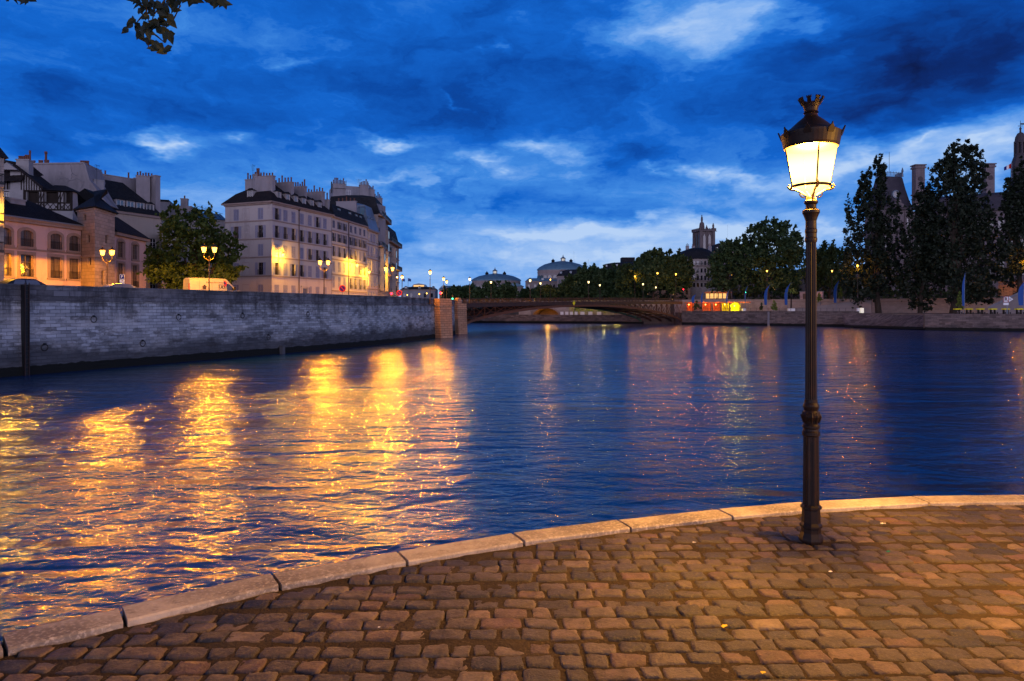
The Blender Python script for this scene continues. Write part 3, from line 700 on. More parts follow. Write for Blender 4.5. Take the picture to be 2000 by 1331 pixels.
litter('paper_scrap', 'tiny pale scrap on the cobbles left of the lamp foot', 'scrap', 1356, 1061, .016, 'paper_white', 4)
litter('glass_shard', 'green glass shard on the cobbles right of the lamp', 'shard', 1735, 1079, .016, 'green_glass', 5)
litter('fallen_leaf', 'small brown leaf near the bottom centre of the cobbles', 'leaf', 1490, 1316, .016, 'yellow_leaf', 6)
litter('paper_scrap', 'tiny white scrap on the dark cobbles at lower left', 'scrap', 740, 1227, .010, 'paper_white', 7)
# ================================================================== building kit
WINC = {}
def frame(A, B):
    A = Vector((A[0], A[1])); B = Vector((B[0], B[1])); t = (B-A).normalized()
    T = Matrix(((t.x, -t.y, 0, A.x), (t.y, t.x, 0, A.y), (0, 0, 1, 0), (0, 0, 0, 1)))
    return T, (B-A).length
def scoord(T, px):            # distance along a facade where the sight line of column px meets it
    u = (px-1000)/FPX; tx, ty = T[0][0], T[1][0]; ax, ay = T[0][3], T[1][3]
    return (u*ay-ax)/(tx-u*ty)
def dat(T, s): return T[1][3]+T[1][0]*s
def wall(mb, T, Lw, z0, z1, ops, rev=.28):
    mb.T = T
    xs = sorted({0.0, Lw, *[round(v, 4) for o in ops for v in o[:2]]}); zs = sorted({z0, z1, *[round(v, 4) for o in ops for v in o[2:4]]})
    xs = [x for x in xs if 0 <= x <= Lw]; zs = [z for z in zs if z0 <= z <= z1]
    for i in range(len(xs)-1):
        for j in range(len(zs)-1):
            cx, cz = (xs[i]+xs[i+1])/2, (zs[j]+zs[j+1])/2
            if any(o[0] < cx < o[1] and o[2] < cz < o[3] for o in ops): continue
            mb.poly([(xs[i],0,zs[j]),(xs[i+1],0,zs[j]),(xs[i+1],0,zs[j+1]),(xs[i],0,zs[j+1])])
    for a, b, c, d in [o[:4] for o in ops]:
        mb.poly([(a,0,c),(a,rev,c),(a,rev,d),(a,0,d)]); mb.poly([(b,0,c),(b,0,d),(b,rev,d),(b,rev,c)])
        mb.poly([(a,0,c),(b,0,c),(b,rev,c),(a,rev,c)]); mb.poly([(a,0,d),(a,rev,d),(b,rev,d),(b,0,d)])
        mb.poly([(a,rev+.02,c),(b,rev+.02,c),(b,rev+.02,d),(a,rev+.02,d)])
    mb.T = None
def wmesh(kind, w, h, matk, fr='white_frame'):
    key = (kind, round(w, 1), round(h, 1), matk, fr)
    if key in WINC: return WINC[key]
    mb = MB(); a = w/2
    if kind == 'frame':
        f = .07
        for x in (-a, a-f): mb.box(x, x+f, .17, .23, 0, h)
        mb.box(-a+f, a-f, .17, .23, 0, f); mb.box(-a+f, a-f, .17, .23, h-f, h)
        mb.box(-.04, .04, .165, .22, f, h-f); mb.box(-a+f, -.04, .175, .215, h*.66, h*.66+.045); mb.box(.04, a-f, .175, .215, h*.66, h*.66+.045)
        mb.box(-a+f, -.04, .175, .215, h*.33, h*.33+.045); mb.box(.04, a-f, .175, .215, h*.33, h*.33+.045)
        me = mb.mesh('window', MT[fr])
    elif kind == 'pane':
        mb.poly([(-a+.01,.24,.01),(a-.01,.24,.01),(a-.01,.24,h-.01),(-a+.01,.24,h-.01)]); me = mb.mesh('pane', MT[matk])
    elif kind == 'shutter':          # one leaf, slatted
        f = .05; hw = w
        mb.box(0, f, -.03, .02, 0, h); mb.box(hw-f, hw, -.03, .02, 0, h); mb.box(f, hw-f, -.03, .02, 0, f); mb.box(f, hw-f, -.03, .02, h-f, h); mb.box(f, hw-f, -.03, .02, h*.5-.03, h*.5+.03)
        n = max(6, int(h/.13)); st = (h-2*f)/n
        for k in range(n): mb.add([(f,-.02,f+k*st),(hw-f,-.02,f+k*st),(hw-f,.01,f+k*st+st*.8),(f,.01,f+k*st+st*.8)], [(0,1,2,3)])
        me = mb.mesh('shutter', MT[matk])
    elif kind == 'rail':
        mb.box(-a, a, -.10, -.07, .85, .89); mb.box(-a, a, -.10, -.07, .08, .11)
        n = max(4, int(w/.13))
        for k in range(n+1): x = -a+(2*a)*k/n; mb.box(x-.012, x+.012, -.095, -.075, .1, .86)
        me = mb.mesh('railing', MT[matk])
    elif kind == 'sill':
        mb.box(-a-.08, a+.08, -.12, .02, -.13, 0); me = mb.mesh('sill', MT[matk])
    WINC[key] = me; return me
def window(root, T, s, z, w, h, glass='dark_glass', shut=None, shm='shutter', rail=False, sill=False, fr='white_frame'):
    Tw = T @ Matrix.Translation((s, 0, z))
    o = put(wmesh('frame', w, h, None, fr), 'window', root, Tw)
    p = put(wmesh('pane', w, h, glass), 'pane', o, Tw)
    if rail: put(wmesh('rail', w, h, 'black_iron'), 'railing', o, Tw)
    if sill: put(wmesh('sill', w, h, sill), 'sill', o, Tw)
    if shut == 'closed':
        for k in (-1, 0): put(wmesh('shutter', w/2-.01, h, shm), 'shutter', o, Tw @ Matrix.Translation((k*w/2+.005, -.0, 0)))
    elif shut == 'open':
        for k in (-1, 1): put(wmesh('shutter', w/2-.01, h, shm), 'shutter', o, Tw @ Matrix.Translation(((-w+.0 if k < 0 else w/2+.01), -.045, 0)))
    return o
def inset(poly, d):
    n = len(poly); a = sum(poly[i][0]*poly[(i+1)%n][1]-poly[(i+1)%n][0]*poly[i][1] for i in range(n)); sg = 1 if a > 0 else -1; out = []
    for i in range(n):
        p0, p1, p2 = Vector(poly[i-1]), Vector(poly[i]), Vector(poly[(i+1)%n])
        t1 = (p1-p0).normalized(); t2 = (p2-p1).normalized(); n1 = Vector((-t1.y, t1.x))*sg; n2 = Vector((-t2.y, t2.x))*sg
        b = (n1+n2).normalized(); k = d/max(.3, b.dot(n1)); out.append((p1.x+b.x*k, p1.y+b.y*k))
    return out
def roof(poly, prof):         # prof: list of (inset, height)
    mb = MB(); mb.ring([[(*p, z) for p in (inset(poly, i) if i else poly)] for i, z in prof]); return mb
def body(poly, z0, z1, skip=()):
    mb = MB(); n = len(poly)
    for i in range(n):
        if i in skip: continue
        a, b = poly[i], poly[(i+1) % n]; mb.poly([(*a, z0), (*b, z0), (*b, z1), (*a, z1)])
    mb.poly([(*p, z1-.01) for p in poly]); return mb
def chimney(root, T, x0, x1, y0, y1, z0, z1, m='blank_plaster', pots=5, ph=.75, name='chimney'):
    mb = MB(T).box(x0, x1, y0, y1, z0, z1); mb.box(x0-.08, x1+.08, y0-.08, y1+.08, z1, z1+.16)
    c = part(mb, name, MT[m], root)
    if pots:
        mb = MB(T); rr = random.Random(int(abs(x0*7+z1*13)))
        for k in range(pots):
            f = (k+.5)/pots; xx, yy = (x0+(x1-x0)*f, (y0+y1)/2) if abs(x1-x0) > abs(y1-y0) else ((x0+x1)/2, y0+(y1-y0)*f)
            h = ph*rr.choice([.6, .8, 1, 1, 1.5]); mb.lathe([(.15, z1+.16), (.12, z1+.16+h*.7), (.15, z1+.16+h*.75), (.13, z1+.16+h)], 7, (xx, yy, 0))
        part(mb, 'chimney_pot', MT['pot'], c)
    return c
def dormer(root, T, s, y, z, w=1.3, h=1.7, m='white_frame', rm='slate', glass='sky_glass', dep=2.0):
    mb = MB(T); a = w/2
    mb.box(s-a, s-a+.14, y, y+dep, z, z+h); mb.box(s+a-.14, s+a, y, y+dep, z, z+h); mb.box(s-a+.14, s+a-.14, y, y+.1, z, z+.12); mb.box(s-a+.14, s+a-.14, y, y+.1, z+h-.1, z+h)
    d = part(mb, 'dormer', MT[m], root)
    mb = MB(T); mb.extrude_xz([(s-a-.12, z+h), (s, z+h+.38), (s+a+.12, z+h)], y-.15, y+dep+.3); part(mb, 'dormer_roof', MT[rm], d)
    Tw = T @ Matrix.Translation((s, y-.12, z+.12)); mb = MB(Tw)
    mb.box(-a+.14, a-.14, .20, .24, 0, h-.22); part(mb, 'pane', MT[glass], d)
    mb = MB(Tw); mb.box(-.03, .03, .14, .2, 0, h-.22); mb.box(-a+.14, -a+.2, .14, .2, 0, h-.22); mb.box(a-.2, a-.14, .14, .2, 0, h-.22); part(mb, 'sash', MT['white_frame'], d)
    return d
def band(root, Ts, zs, m='trim_stone', name='string_course', out=.10, h=.22):
    mb = MB()
    for T, Lw in Ts:
        for z in zs:
            mb.T = T; mb.box(-out, Lw+out, -out, 0, z, z+h)
    return part(mb, name, MT[m], root)
def bracket_lamp(root_T, s, z, label, power=700, ext=1.0, group='lamps on brackets on the island house fronts'):
    p = root_T @ Vector((s, -ext, z))
    r = thing('wall_lamp', label, 'street lamp', tuple(p), group)
    T = root_T.copy(); T.translation = p
    mb = MB(T); path = [(0, ext-.02, -1.3), (0, ext-.25, -.9), (0, ext-.2, .25), (0, ext*.55, .75), (0, ext*.15, .75), (0, 0, .42)]
    mb.tube(path, .04, 5); mb.box(-.06, .06, ext-.05, ext-.01, -1.6, .2); part(mb, 'bracket', MT['brown_iron'], r)
    lb = part(MB(T).lathe([(.03,.42),(.10,.36),(.26,.22),(.29,.14),(.27,.12)], 10), 'lantern_hood', MT['brown_iron'], r)
    part(MB(T).lathe([(.25,.12),(.20,-.15),(.13,-.32),(.05,-.38)], 10, caps=False), 'glass', MT['lamp_glass'], r, smooth=True)
    light('bulb', r, (0, 0, -.08), power, (1, .46, .02), .16); return r
def city_lamp(name, label, loc, heads=2, group=None, power=520, h=5.0, rotz=0.0, glass='lamp_glass', col=SOD, leak=.12):
    r = thing(name, label, 'street lamp', loc, group, rotz); T = PW[r.name]
    mb = MB(T); mb.lathe([(.26,0),(.26,.15),(.20,.25),(.19,.7),(.13,.8),(.11,.95),(.075,1.1),(.06,2.5),(.05,h-1.0),(.08,h-.95),(.05,h-.85),(.045,h-.7)], 10)
    if heads == 1: mb.lathe([(.045,h-.7),(.04,h-.1),(.08,h-.02),(.12,h)], 8)
    part(mb, 'post', MT['brown_iron'], r)
    for k in ([-1, 1] if heads == 2 else [0]):
        x = k*.52
        if heads == 2:
            mb = MB(T); mb.tube([(0,0,h-.85),(x*.35,0,h-.75),(x*.8,0,h-.62),(x*1.05,0,h-.35),(x,0,h-.05)], [.045,.04,.035,.035,.05], 6); mb.tube([(0,0,h-.85),(0,0,h-.35)], [.05,.015], 6)
            part(mb, 'arm', MT['brown_iron'], r)
        g = part(MB(T @ Matrix.Translation((x,0,h))).lathe([(.10,-.02),(.14,.0),(.20,.25),(.26,.52)], 12, caps=False), 'lantern', MT[glass], r, smooth=True)
        mb = MB(T @ Matrix.Translation((x,0,h))); mb.lathe([(.24,.50),(.30,.54),(.31,.60),(.17,.72),(.08,.78),(.06,.82),(.10,.90),(.02,.88)], 12); mb.lathe([(.03,-.06),(.12,-.03),(.12,0)], 8)
        for q in range(4): c, s_ = math.cos(q*1.571+.78), math.sin(q*1.571+.78); mb.bar((.14*c,.14*s_,0),(.265*c,.265*s_,.52), .012)
        part(mb, 'hood', MT['brown_iron'], g)
        light('bulb', r, (x, 0, h+.28), power, col, .14, True); light('bulb_glow', r, (x, 0, h+.22), power*leak, col, .14)
    return r

# ================================================================== island houses
# --- low pink house on the left
def pink_house():
    A = (-58.0, 65.0); B = ray(160, 84.0); T, Lw = frame(A, B)
    r = thing('town_house', 'low pink two storey house with arched upper windows left of the stone stair tower', 'house', (A[0], A[1], STREET), 'houses along the island quay')
    cols = [(-38, 1.5), (8, 1.5), (52, 1.5), (109, 1.45), (145, 1.4)]; ops = []; W_ = []
    for px, w in cols:
        s = scoord(T, px); d = dat(T, s)
        if s < .9: continue
        zu0, zu1 = 12.15, 14.05; zl0, zl1 = 8.75, 11.25
        for (a, b, up) in ((zu0, zu1, True), (zl0, zl1, False)): ops.append((s-w/2, s+w/2, a, b)); W_.append((s, w, a, b, up))
    n_ = (T[0][1], T[1][1]); dp = 9
    P4 = [A, B, (B[0]+n_[0]*dp, B[1]+n_[1]*dp), (A[0]+n_[0]*dp, A[1]+n_[1]*dp)]
    mb = body(P4, 3, 15.0, (0,)); wall(mb, T, Lw, 3, 15.0, ops); part(mb, 'wall', MT['pink_plaster'], r)
    mb = MB(T).box(0, Lw, -.06, 0, 5.9, 7.7); part(mb, 'plinth', MT['ashlar'], r)
    mb = MB(T).box(-.1, Lw+.1, -.12, 0, 11.75, 11.95); mb.box(-.05, Lw+.05, -.09, -.0, 7.7, 7.85); part(mb, 'string_course', MT['trim_stone'], r)
    mb = MB(T)
    mb.extrude_xz([(-.2,14.75),(Lw+.2,14.75),(Lw+.2,15.25),(-.2,15.25)], -.45, 0); mb.box(-.2, Lw+.2, -.6, -.45, 15.05, 15.25); part(mb, 'cornice', MT['trim_stone'], r)
    po = [tuple((T @ Vector((x, y, 0)))[:2]) for x, y in ((-.2,-.65),(Lw+.2,-.65),(Lw+.2,dp),(-.2,dp))]
    rf = part(roof(po, [(0,15.25),(.1,15.35),(4.2,18.0)]), 'roof', MT['tile_roof'], r)
    part(MB(T).box(-.2, Lw+.2, -.75, -.6, 15.2, 15.34), 'gutter', MT['zinc'], rf)
    for k, (s, w, a, b, up) in enumerate(W_):
        window(r, T, s, a, w, b-a, 'curtain_glass' if k not in (5,) else 'dark_glass', rail=True, fr='brown_frame')
        mb = MB(T); e = .34; hw = w/2
        if up:
            arc = [(s+(hw+e)*math.cos(q), b-.42+.62*math.sin(q)+.1) for q in [k2*math.pi/8 for k2 in range(9)]]; arci = [(s+hw*math.cos(q), b-.42+.38*math.sin(q)) for q in [k2*math.pi/8 for k2 in range(9)]]
            for i in range(8): mb.extrude_xz([arc[i], arc[i+1], arci[i+1], arci[i]], -.07, .05)
            mb.box(s-hw-e, s-hw, -.07, .05, a-.3, b-.32); mb.box(s+hw, s+hw+e, -.07, .05, a-.3, b-.32); mb.box(s-hw-e-.05, s+hw+e+.05, -.12, .02, a-.32, a-.0)
            for sg in (-1, 1): mb.extrude_xz([(s+sg*hw, b-.42), (s+sg*hw, b+.12), (s+sg*hw*.7, b+.12), (s+sg*hw*.7, b-.42+.27), (s+sg*hw*.92, b-.42+.15)][::sg], 0.0, .06)
        else:
            mb.box(s-hw-e, s-hw, -.07, .05, a-.1, b+e); mb.box(s+hw, s+hw+e, -.07, .05, a-.1, b+e); mb.box(s-hw, s+hw, -.07, .05, b, b+e); mb.box(s-hw-e-.08, s+hw+e+.08, -.13, .02, a-.22, a-.0)
        part(mb, 'window_surround', MT['trim_stone'], r)
    mb = MB(T); mb.tube([(Lw-.15,-.12,15.0),(Lw-.12,-.12,5.9)], .07, 6); part(mb, 'drainpipe', MT['brown_iron'], r)
    s = scoord(T, 60); chimney(r, T, s-.6, s+1.2, 2.2, 3.2, 15.5, 17.6, 'white_plaster', 0)
    return T
TPH = pink_house()
def stair_tower():
    a = ray(151, 84.3); b = ray(185, 82.2); c = ray(224, 87.5); d = ray(200, 93); e = ray(160, 93)
    P5 = [a, b, c, d, e]
    r = thing('stair_tower', 'square stone stair tower with pyramid slate roof between the low pink house fronts', 'tower', (b[0], b[1], STREET))
    T1, L1 = frame(a, b); T2, L2 = frame(b, c); ops1 = []; ops2 = []; wins = []
    for px, y0, y1, w in ((165, 419, 431, .75), (172, 459, 474, .8), (174, 503, 518, .85)):
        s = scoord(T1, px); dd = dat(T1, s); z0, z1 = zat(y1, dd), zat(y0, dd); ops1.append((s-w/2, s+w/2, z0, z1)); wins.append((T1, s, z0, w, z1-z0))
    for px, y0, y1, w in ((209.5, 460, 476, 1.0), (202, 529, 556, .95)):
        s = scoord(T2, px); dd = dat(T2, s); z0, z1 = zat(y1, dd), zat(y0, dd); ops2.append((s-w/2, s+w/2, z0, z1)); wins.append((T2, s, z0, w, z1-z0))
    zt_ = 17.35
    mb = body(P5, 3, zt_, (0, 1)); wall(mb, T1, L1, 3, zt_, ops1, .4); wall(mb, T2, L2, 3, zt_, ops2, .4); part(mb, 'wall', MT['ashlar'], r)
    for T, s, z, w, h in wins: window(r, T @ Matrix.Translation((0, .12, 0)), s, z, w, h, 'dark_glass', fr='brown_frame')
    band(r, [(T1, L1), (T2, L2)], [11.4, zt_-.25], 'ashlar', out=.12, h=.2)
    part(roof(inset(P5, -.45), [(0, zt_), (.05, zt_+.12), (3.6, zt_+3.0)]), 'roof', MT['slate'], r)
stair_tower()
def pink_wing():
    A = ray(222, 91.0); B = ray(285, 100.5); T, Lw = frame(A, B)
    r = thing('town_house', 'low pink house wing between the stair tower and the chestnut tree', 'house', (A[0], A[1], STREET), 'houses along the island quay')
    ops = []; W_ = []
    for px in (236, 264):
        s = scoord(T, px); w = 1.75
        for a, b, up in ((12.15, 14.3, True), (8.2, 11.35, False)): ops.append((s-w/2, s+w/2, a, b)); W_.append((s, w, a, b, up))
    n_ = (T[0][1], T[1][1]); dp = 7; P4 = [A, B, (B[0]+n_[0]*dp, B[1]+n_[1]*dp), (A[0]+n_[0]*dp, A[1]+n_[1]*dp)]
    mb = body(P4, 3, 15.2, (0,)); wall(mb, T, Lw, 3, 15.2, ops); part(mb, 'wall', MT['pink_plaster'], r)
    part(MB(T).box(-.1, Lw+.3, -.5, 0, 15.0, 15.4), 'cornice', MT['trim_stone'], r)
    po = [tuple((T @ Vector((x, y, 0)))[:2]) for x, y in ((-.2,-.6),(Lw+.3,-.6),(Lw+.3,dp),(-.2,dp))]
    part(roof(po, [(0,15.4),(.1,15.5),(3.2,18.2)]), 'roof', MT['tile_roof'], r)
    for s, w, a, b, up in W_:
        window(r, T, s, a, w, b-a, 'curtain_glass', rail=not up, fr='brown_frame')
        mb = MB(T); e = .3; hw = w/2
        mb.box(s-hw-e, s-hw, -.07, .05, a-.1, b+(.05 if up else e)); mb.box(s+hw, s+hw+e, -.07, .05, a-.1, b+(.05 if up else e)); mb.box(s-hw-e, s+hw+e, -.12, .02, a-.25, a)
        if up: 
            arc = [(s+(hw+e)*math.cos(q), b-.1+.55*math.sin(q)) for q in [k2*math.pi/8 for k2 in range(9)]]; arci = [(s+hw*math.cos(q), b-.25+.3*math.sin(q)) for q in [k2*math.pi/8 for k2 in range(9)]]
            for i in range(8): mb.extrude_xz([arc[i], arc[i+1], arci[i+1], arci[i]], -.07, .05)
        else: mb.box(s-hw, s+hw, -.07, .05, b, b+e)
        part(mb, 'window_surround', MT['trim_stone'], r)
pink_wing()
# --- half-timbered house behind
def timbered():
    d0 = 93; A = ray(-60, d0); B = ray(142, d0+2); T, Lw = frame(A, B)
    r = thing('timbered_house', 'half timbered house with open dark bays and tiled roof behind the low pink house', 'house', (A[0], A[1], STREET))
    n_ = (T[0][1], T[1][1]); dp = 7; P4 = [A, B, (B[0]+n_[0]*dp, B[1]+n_[1]*dp), (A[0]+n_[0]*dp, A[1]+n_[1]*dp)]
    zf = lambda y: zat(y, d0+1.3)
    ztop = zf(372); ops = []; O = []
    for a, b, y0, y1 in ((52, 74, 373, 396), (88, 112, 373, 395), (127, 137, 374, 395)):
        s0, s1 = scoord(T, a), scoord(T, b); ops.append((s0, s1, zf(y1), zf(y0)-.05)); O.append((s0, s1, zf(y1), zf(y0)-.05))
    s0, s1 = scoord(T, 6), scoord(T, 18); ops.append((s0, s1, zf(401), zf(374)-.1))
    mb = body(P4, 3, ztop, (0,)); wall(mb, T, Lw, 3, ztop, ops, .5); part(mb, 'wall', MT['white_plaster'], r)
    mb = MB(T)
    for a, b, c, d in O+[(s0, s1, zf(401), zf(374)-.1)]: mb.box(a, b, .40, .49, c, d)
    part(mb, 'bay_opening', MT['timber'], r, None)
    mb = MB(T); sL = scoord(T, 46); zb_, zm_ = zf(411), zf(397)
    for z in (zb_, zm_, ztop-.2): mb.box(sL, Lw, -.08, .0, z, z+.2)
    k = sL
    while k < Lw-.3:
        mb.bar((k, -.05, zb_), (k+.75, -.05, zm_), .06); mb.bar((k+.75, -.05, zb_), (k, -.05, zm_), .06); k += .75
    for px in (47, 49.5, 75, 80, 86, 113, 118, 125.5, 138.5, 141):
        s = scoord(T, px); mb.box(s-.07, s+.07, -.09, 0, zb_, ztop)
    for px in (77.5, 83, 115.5, 121): s = scoord(T, px); mb.bar((s-.25, -.05, zm_), (s+.25, -.05, ztop), .06)
    part(mb, 'timber_frame', MT['timber'], r)
    part(MB(T).box(0, scoord(T, 34), .3, 5, ztop-.05, zf(348)), 'attic_wall', MT['timber'], r)
    mb = MB(T)
    for px in (4, 10, 16, 22, 28, 33): s = scoord(T, px); mb.box(s-.07, s+.07, .2, .3, ztop, zf(350))
    part(mb, 'attic_post', MT['blank_plaster'], r)
    # left gable with studs rising to the big chimney
    sg = scoord(T, 38); g0, g1 = scoord(T, -60), scoord(T, 85)
    mb = MB(T); mb.extrude_xz([(scoord(T, 20), ztop), (scoord(T, 84), ztop), (scoord(T, 40), zf(334)), (scoord(T, 20), zf(334))], -.02, 1.2); part(mb, 'gable', MT['white_plaster'], r)
    mb = MB(T)
    for px in range(42, 82, 5): s = scoord(T, px); mb.box(s-.06, s+.06, -.07, -.01, ztop, zf(334+(px-40)*.85))
    part(mb, 'gable_stud', MT['timber'], r)
    mb = MB(T)
    a0, a1 = scoord(T, 30), scoord(T, 88)
    mb.extrude_xz([(a0, zf(327)), (a1, ztop+.1), (a1, ztop+.45), (a0, zf(323))], -.6, 5)
    b0, b1 = scoord(T, 82), scoord(T, 148)
    mb.add([(b0,-.6,ztop),(b1,-.6,ztop-.1),(b1,6,ztop-.1),(b0,6,ztop),(b0+.6,2.2,zf(356)),(b0+(b1-b0)*.45,2.2,zf(356))], [(0,1,5,4),(1,2,5),(2,3,4,5),(3,0,4),(0,3,2,1)])
    c0 = scoord(T, -70)
    mb.add([(c0,-.9,zf(364)),(a0+1.2,-.9,zf(356)),(a0+1.2,1.6,zf(318)),(c0,1.6,zf(300)),(c0,5,zf(318)),(a0+1.2,5,zf(330))], [(0,1,2,3),(3,2,5,4),(0,3,4),(1,5,2)])
    part(mb, 'roof', MT['tile_roof'], r)
    mb = MB(T); q = scoord(T, 22); mb.extrude_xz([(q-1.2, zf(336)), (q+1.3, zf(336)), (q, zf(322))], -1.1, .5); part(mb, 'dormer_gable', MT['white_plaster'], r)
    window(r, T, (s0+s1)/2, zf(401), s1-s0-.1, zf(374)-zf(401)-.2, 'dark_glass')
    a = scoord(T, 28); b = scoord(T, 53)
    chimney(r, T, a, b, .4, 1.6, zf(345), zf(313), 'white_plaster', 6, .9)
timbered()
# --- the long blank party wall with cracks, cream house with dormers
def blank_gable():
    A = ray(40, 103); B = ray(165, 104.5); Cc = ray(206, 103.0)
    r = thing('party_wall_house', 'tall house showing a blank cracked party wall above the half timbered house', 'house', (A[0], A[1], STREET))
    T, Lw = frame(A, B); zf = lambda y: zat(y, 104)
    mb = MB(T); mb.extrude_xz([(0, 3), (scoord(T, 206), 3), (scoord(T, 206), zf(398)), (scoord(T, 172), zf(352)), (scoord(T, 163), zf(319)), (0, zf(325))], 0, 6); part(mb, 'wall', MT['blank_plaster'], r)
    mb = MB(T); mb.extrude_xz([(-.1, zf(325)), (scoord(T, 163)+.15, zf(319)), (scoord(T, 163)+.15, zf(319)+.22), (-.1, zf(325)+.22)], -.15, 6.2)
    mb.extrude_xz([(scoord(T, 163), zf(319)), (scoord(T, 172), zf(352)), (scoord(T, 208), zf(400)), (scoord(T, 208)+.3, zf(399)), (scoord(T, 173)+.2, zf(351)), (scoord(T, 164)+.2, zf(319))], -.12, 6.1)
    part(mb, 'wall_coping', MT['blank_plaster'], r)
    # repaired cracks
    mb = MB(T); rr = random.Random(3)
    def crack(pts):
        P = [Vector((scoord(T, x), -.02, zf(y))) for x, y in pts]; Q = []
        for a, b in zip(P[:-1], P[1:]):
            for k in range(5): f = k/5; Q.append(a.lerp(b, f)+Vector((rr.uniform(-.12,.12), 0, rr.uniform(-.12,.12))))
        mb.tube(Q+[P[-1]], .035, 4)
    crack([(110,352),(125,347),(135,352),(150,350),(163,354),(162,362),(155,370),(154,380),(157,390),(150,400)]); crack([(118,350),(119,335)]); crack([(139,350),(141,338),(138,322)]); crack([(130,360),(135,352)]); crack([(141,338),(150,343)])
    part(mb, 'crack_repair', MT['grey_plaster'], r)
    s = scoord(T, 175); window(r, T @ Matrix.Translation((0, -.2, 0)), s, zf(397), 1.0, 1.0, 'dark_glass')
    for px0, px1, h, n in ((57, 60, 321, 2), (68, 76, 320, 3), (79, 88, 319, 3), (150, 167, 318, 5)):
        a, b = scoord(T, px0), scoord(T, px1); zz = zf(h+2)
        mb = MB(T)
        for k in range(n): x = a+(b-a)*(k+.5)/n; mb.lathe([(.16, zz), (.13, zz+.55), (.17, zz+.6), (.15, zz+.8)], 7, (x, 1.2, 0))
        part(mb, 'chimney_pot', MT['pot'], r)
    mb = MB(T); x = scoord(T, 82); mb.lathe([(.18, zf(320)), (.16, zf(320)+1.6), (.24, zf(320)+1.7), (.2, zf(320)+2.0)], 8, (x, 1.2, 0)); part(mb, 'flue', MT['pot'], r)
blank_gable()
def antenna(px, py0, py1, d, label, w=.9):
    p = W(px, py1, d); h = zat(py0, d)-p.z; r = thing('roof_aerial', label, 'aerial', tuple(p), 'aerials on the island roofs'); T = PW[r.name]
    mb = MB(T); mb.bar((0,0,-.6), (0,0,h), .035)
    part(mb, 'mast', MT['black_iron'], r); mb = MB(T)
    for k in range(5): mb.bar((-w*.5*(1-k*.12), 0, h-.1-k*.22), (w*.5*(1-k*.12), .1, h-.1-k*.22), .022)
    mb.bar((0,-.5,h-.05), (.1,.6,h-.15), .025); part(mb, 'aerial_rod', MT['black_iron'], r)
antenna(189, 322, 352, 104, 'thin television aerial right of the cracked party wall')
def cream_house():
    A = ray(183, 105.5); B = ray(316, 116.0); T, Lw = frame(A, B); ze = 20.6
    r = thing('town_house', 'cream four storey house with a row of dormers behind the low pink wing', 'house', (A[0], A[1], STREET), 'houses along the island quay')
    n_ = (T[0][1], T[1][1]); dp = 9; P4 = [A, B, (B[0]+n_[0]*dp, B[1]+n_[1]*dp), (A[0]+n_[0]*dp, A[1]+n_[1]*dp)]
    ops = []; W_ = []
    for px in (215, 237, 258, 279, 299.5):
        s = scoord(T, px); w = 1.15
        for z0, z1 in ((14.9, 17.0), (11.4, 13.5), (7.8, 10)): ops.append((s-w/2, s+w/2, z0, z1)); W_.append((s, w, z0, z1-z0))
    mb = body(P4, 3, ze, (0,)); wall(mb, T, Lw, 3, ze, ops); part(mb, 'wall', MT['cream_plaster'], r)
    for s, w, z, h in W_: window(r, T, s, z, w, h, 'dark_glass', rail=True, sill='trim_stone')
    part(MB(T).box(-.2, Lw+.2, -.35, 0, ze-.2, ze+.2), 'cornice', MT['trim_stone'], r)
    po = [tuple((T @ Vector((x, y, 0)))[:2]) for x, y in ((-.1,-.45),(Lw+.1,-.45),(Lw+.1,dp),(-.1,dp))]
    rf = part(roof(po, [(0, ze+.2), (1.2, ze+1.9), (4.4, ze+5.6)]), 'roof', MT['slate'], r)
    for px in (237, 257, 276, 295): dormer(r, T, scoord(T, px), .2, ze+.35, 1.5, 1.75, 'white_plaster', dep=2.4)
    for k, px in enumerate((205, 222, 243)):
        s = scoord(T, px)+1; mb = MB(T); z0, z1 = ze+2.7, ze+4.1; y0 = 1.55+.55; 
        mb.add([(s-.6, 2.0, ze+2.9), (s+.6, 2.0, ze+2.9), (s+.6, 3.1, ze+4.2), (s-.6, 3.1, ze+4.2), (s-.6, 2.1, ze+2.7), (s+.6, 2.1, ze+2.7), (s+.6, 3.2, ze+4.0), (s-.6, 3.2, ze+4.0)], [(0,1,2,3),(0,4,5,1),(1,5,6,2),(2,6,7,3),(3,7,4,0)])
        part(mb, 'skylight', MT['sky_glass'], r)
    s = Lw; d = dat(T, s)
    T3, L3 = frame(ray(205, 113), ray(262, 117)); mb = MB(T3); zf = lambda y: zat(y, 116)
    mb.extrude_xz([(-2, ze), (L3+4.2, ze), (L3+4.2, zf(346)), (-2, zf(350))], 0, .6); mb.box(-2.1, L3+4.3, -.1, .7, zf(349), zf(349)+.15); part(mb, 'party_wall', MT['blank_plaster'], r)
    chimney(r, T, Lw-.8, Lw+.1, .5, 6.2, ze-.5, zat(345, 116)-.0, 'blank_plaster', 0)
    T4, L4 = frame(ray(266, 114.5), ray(293, 115.5)); chimney(r, T4, 0, L4, 0, .9, ze+1, zat(345, 115), 'blank_plaster', 5)
    mb = MB(T3)
    for x, h in ((.5,.7), (1.2,.7), (5,1.0), (6.8,.8), (9.0,1.5)): mb.lathe([(.15, zf(349)), (.12, zf(349)+h), (.17, zf(349)+h+.1)], 7, (x-1, .3, 0))
    part(mb, 'chimney_pot', MT['pot'], r)
    s = scoord(T, 186); chimney(r, T, s, s+1.6, .3, 1.1, ze-1, zat(352, 106), 'white_plaster', 0)
cream_house()
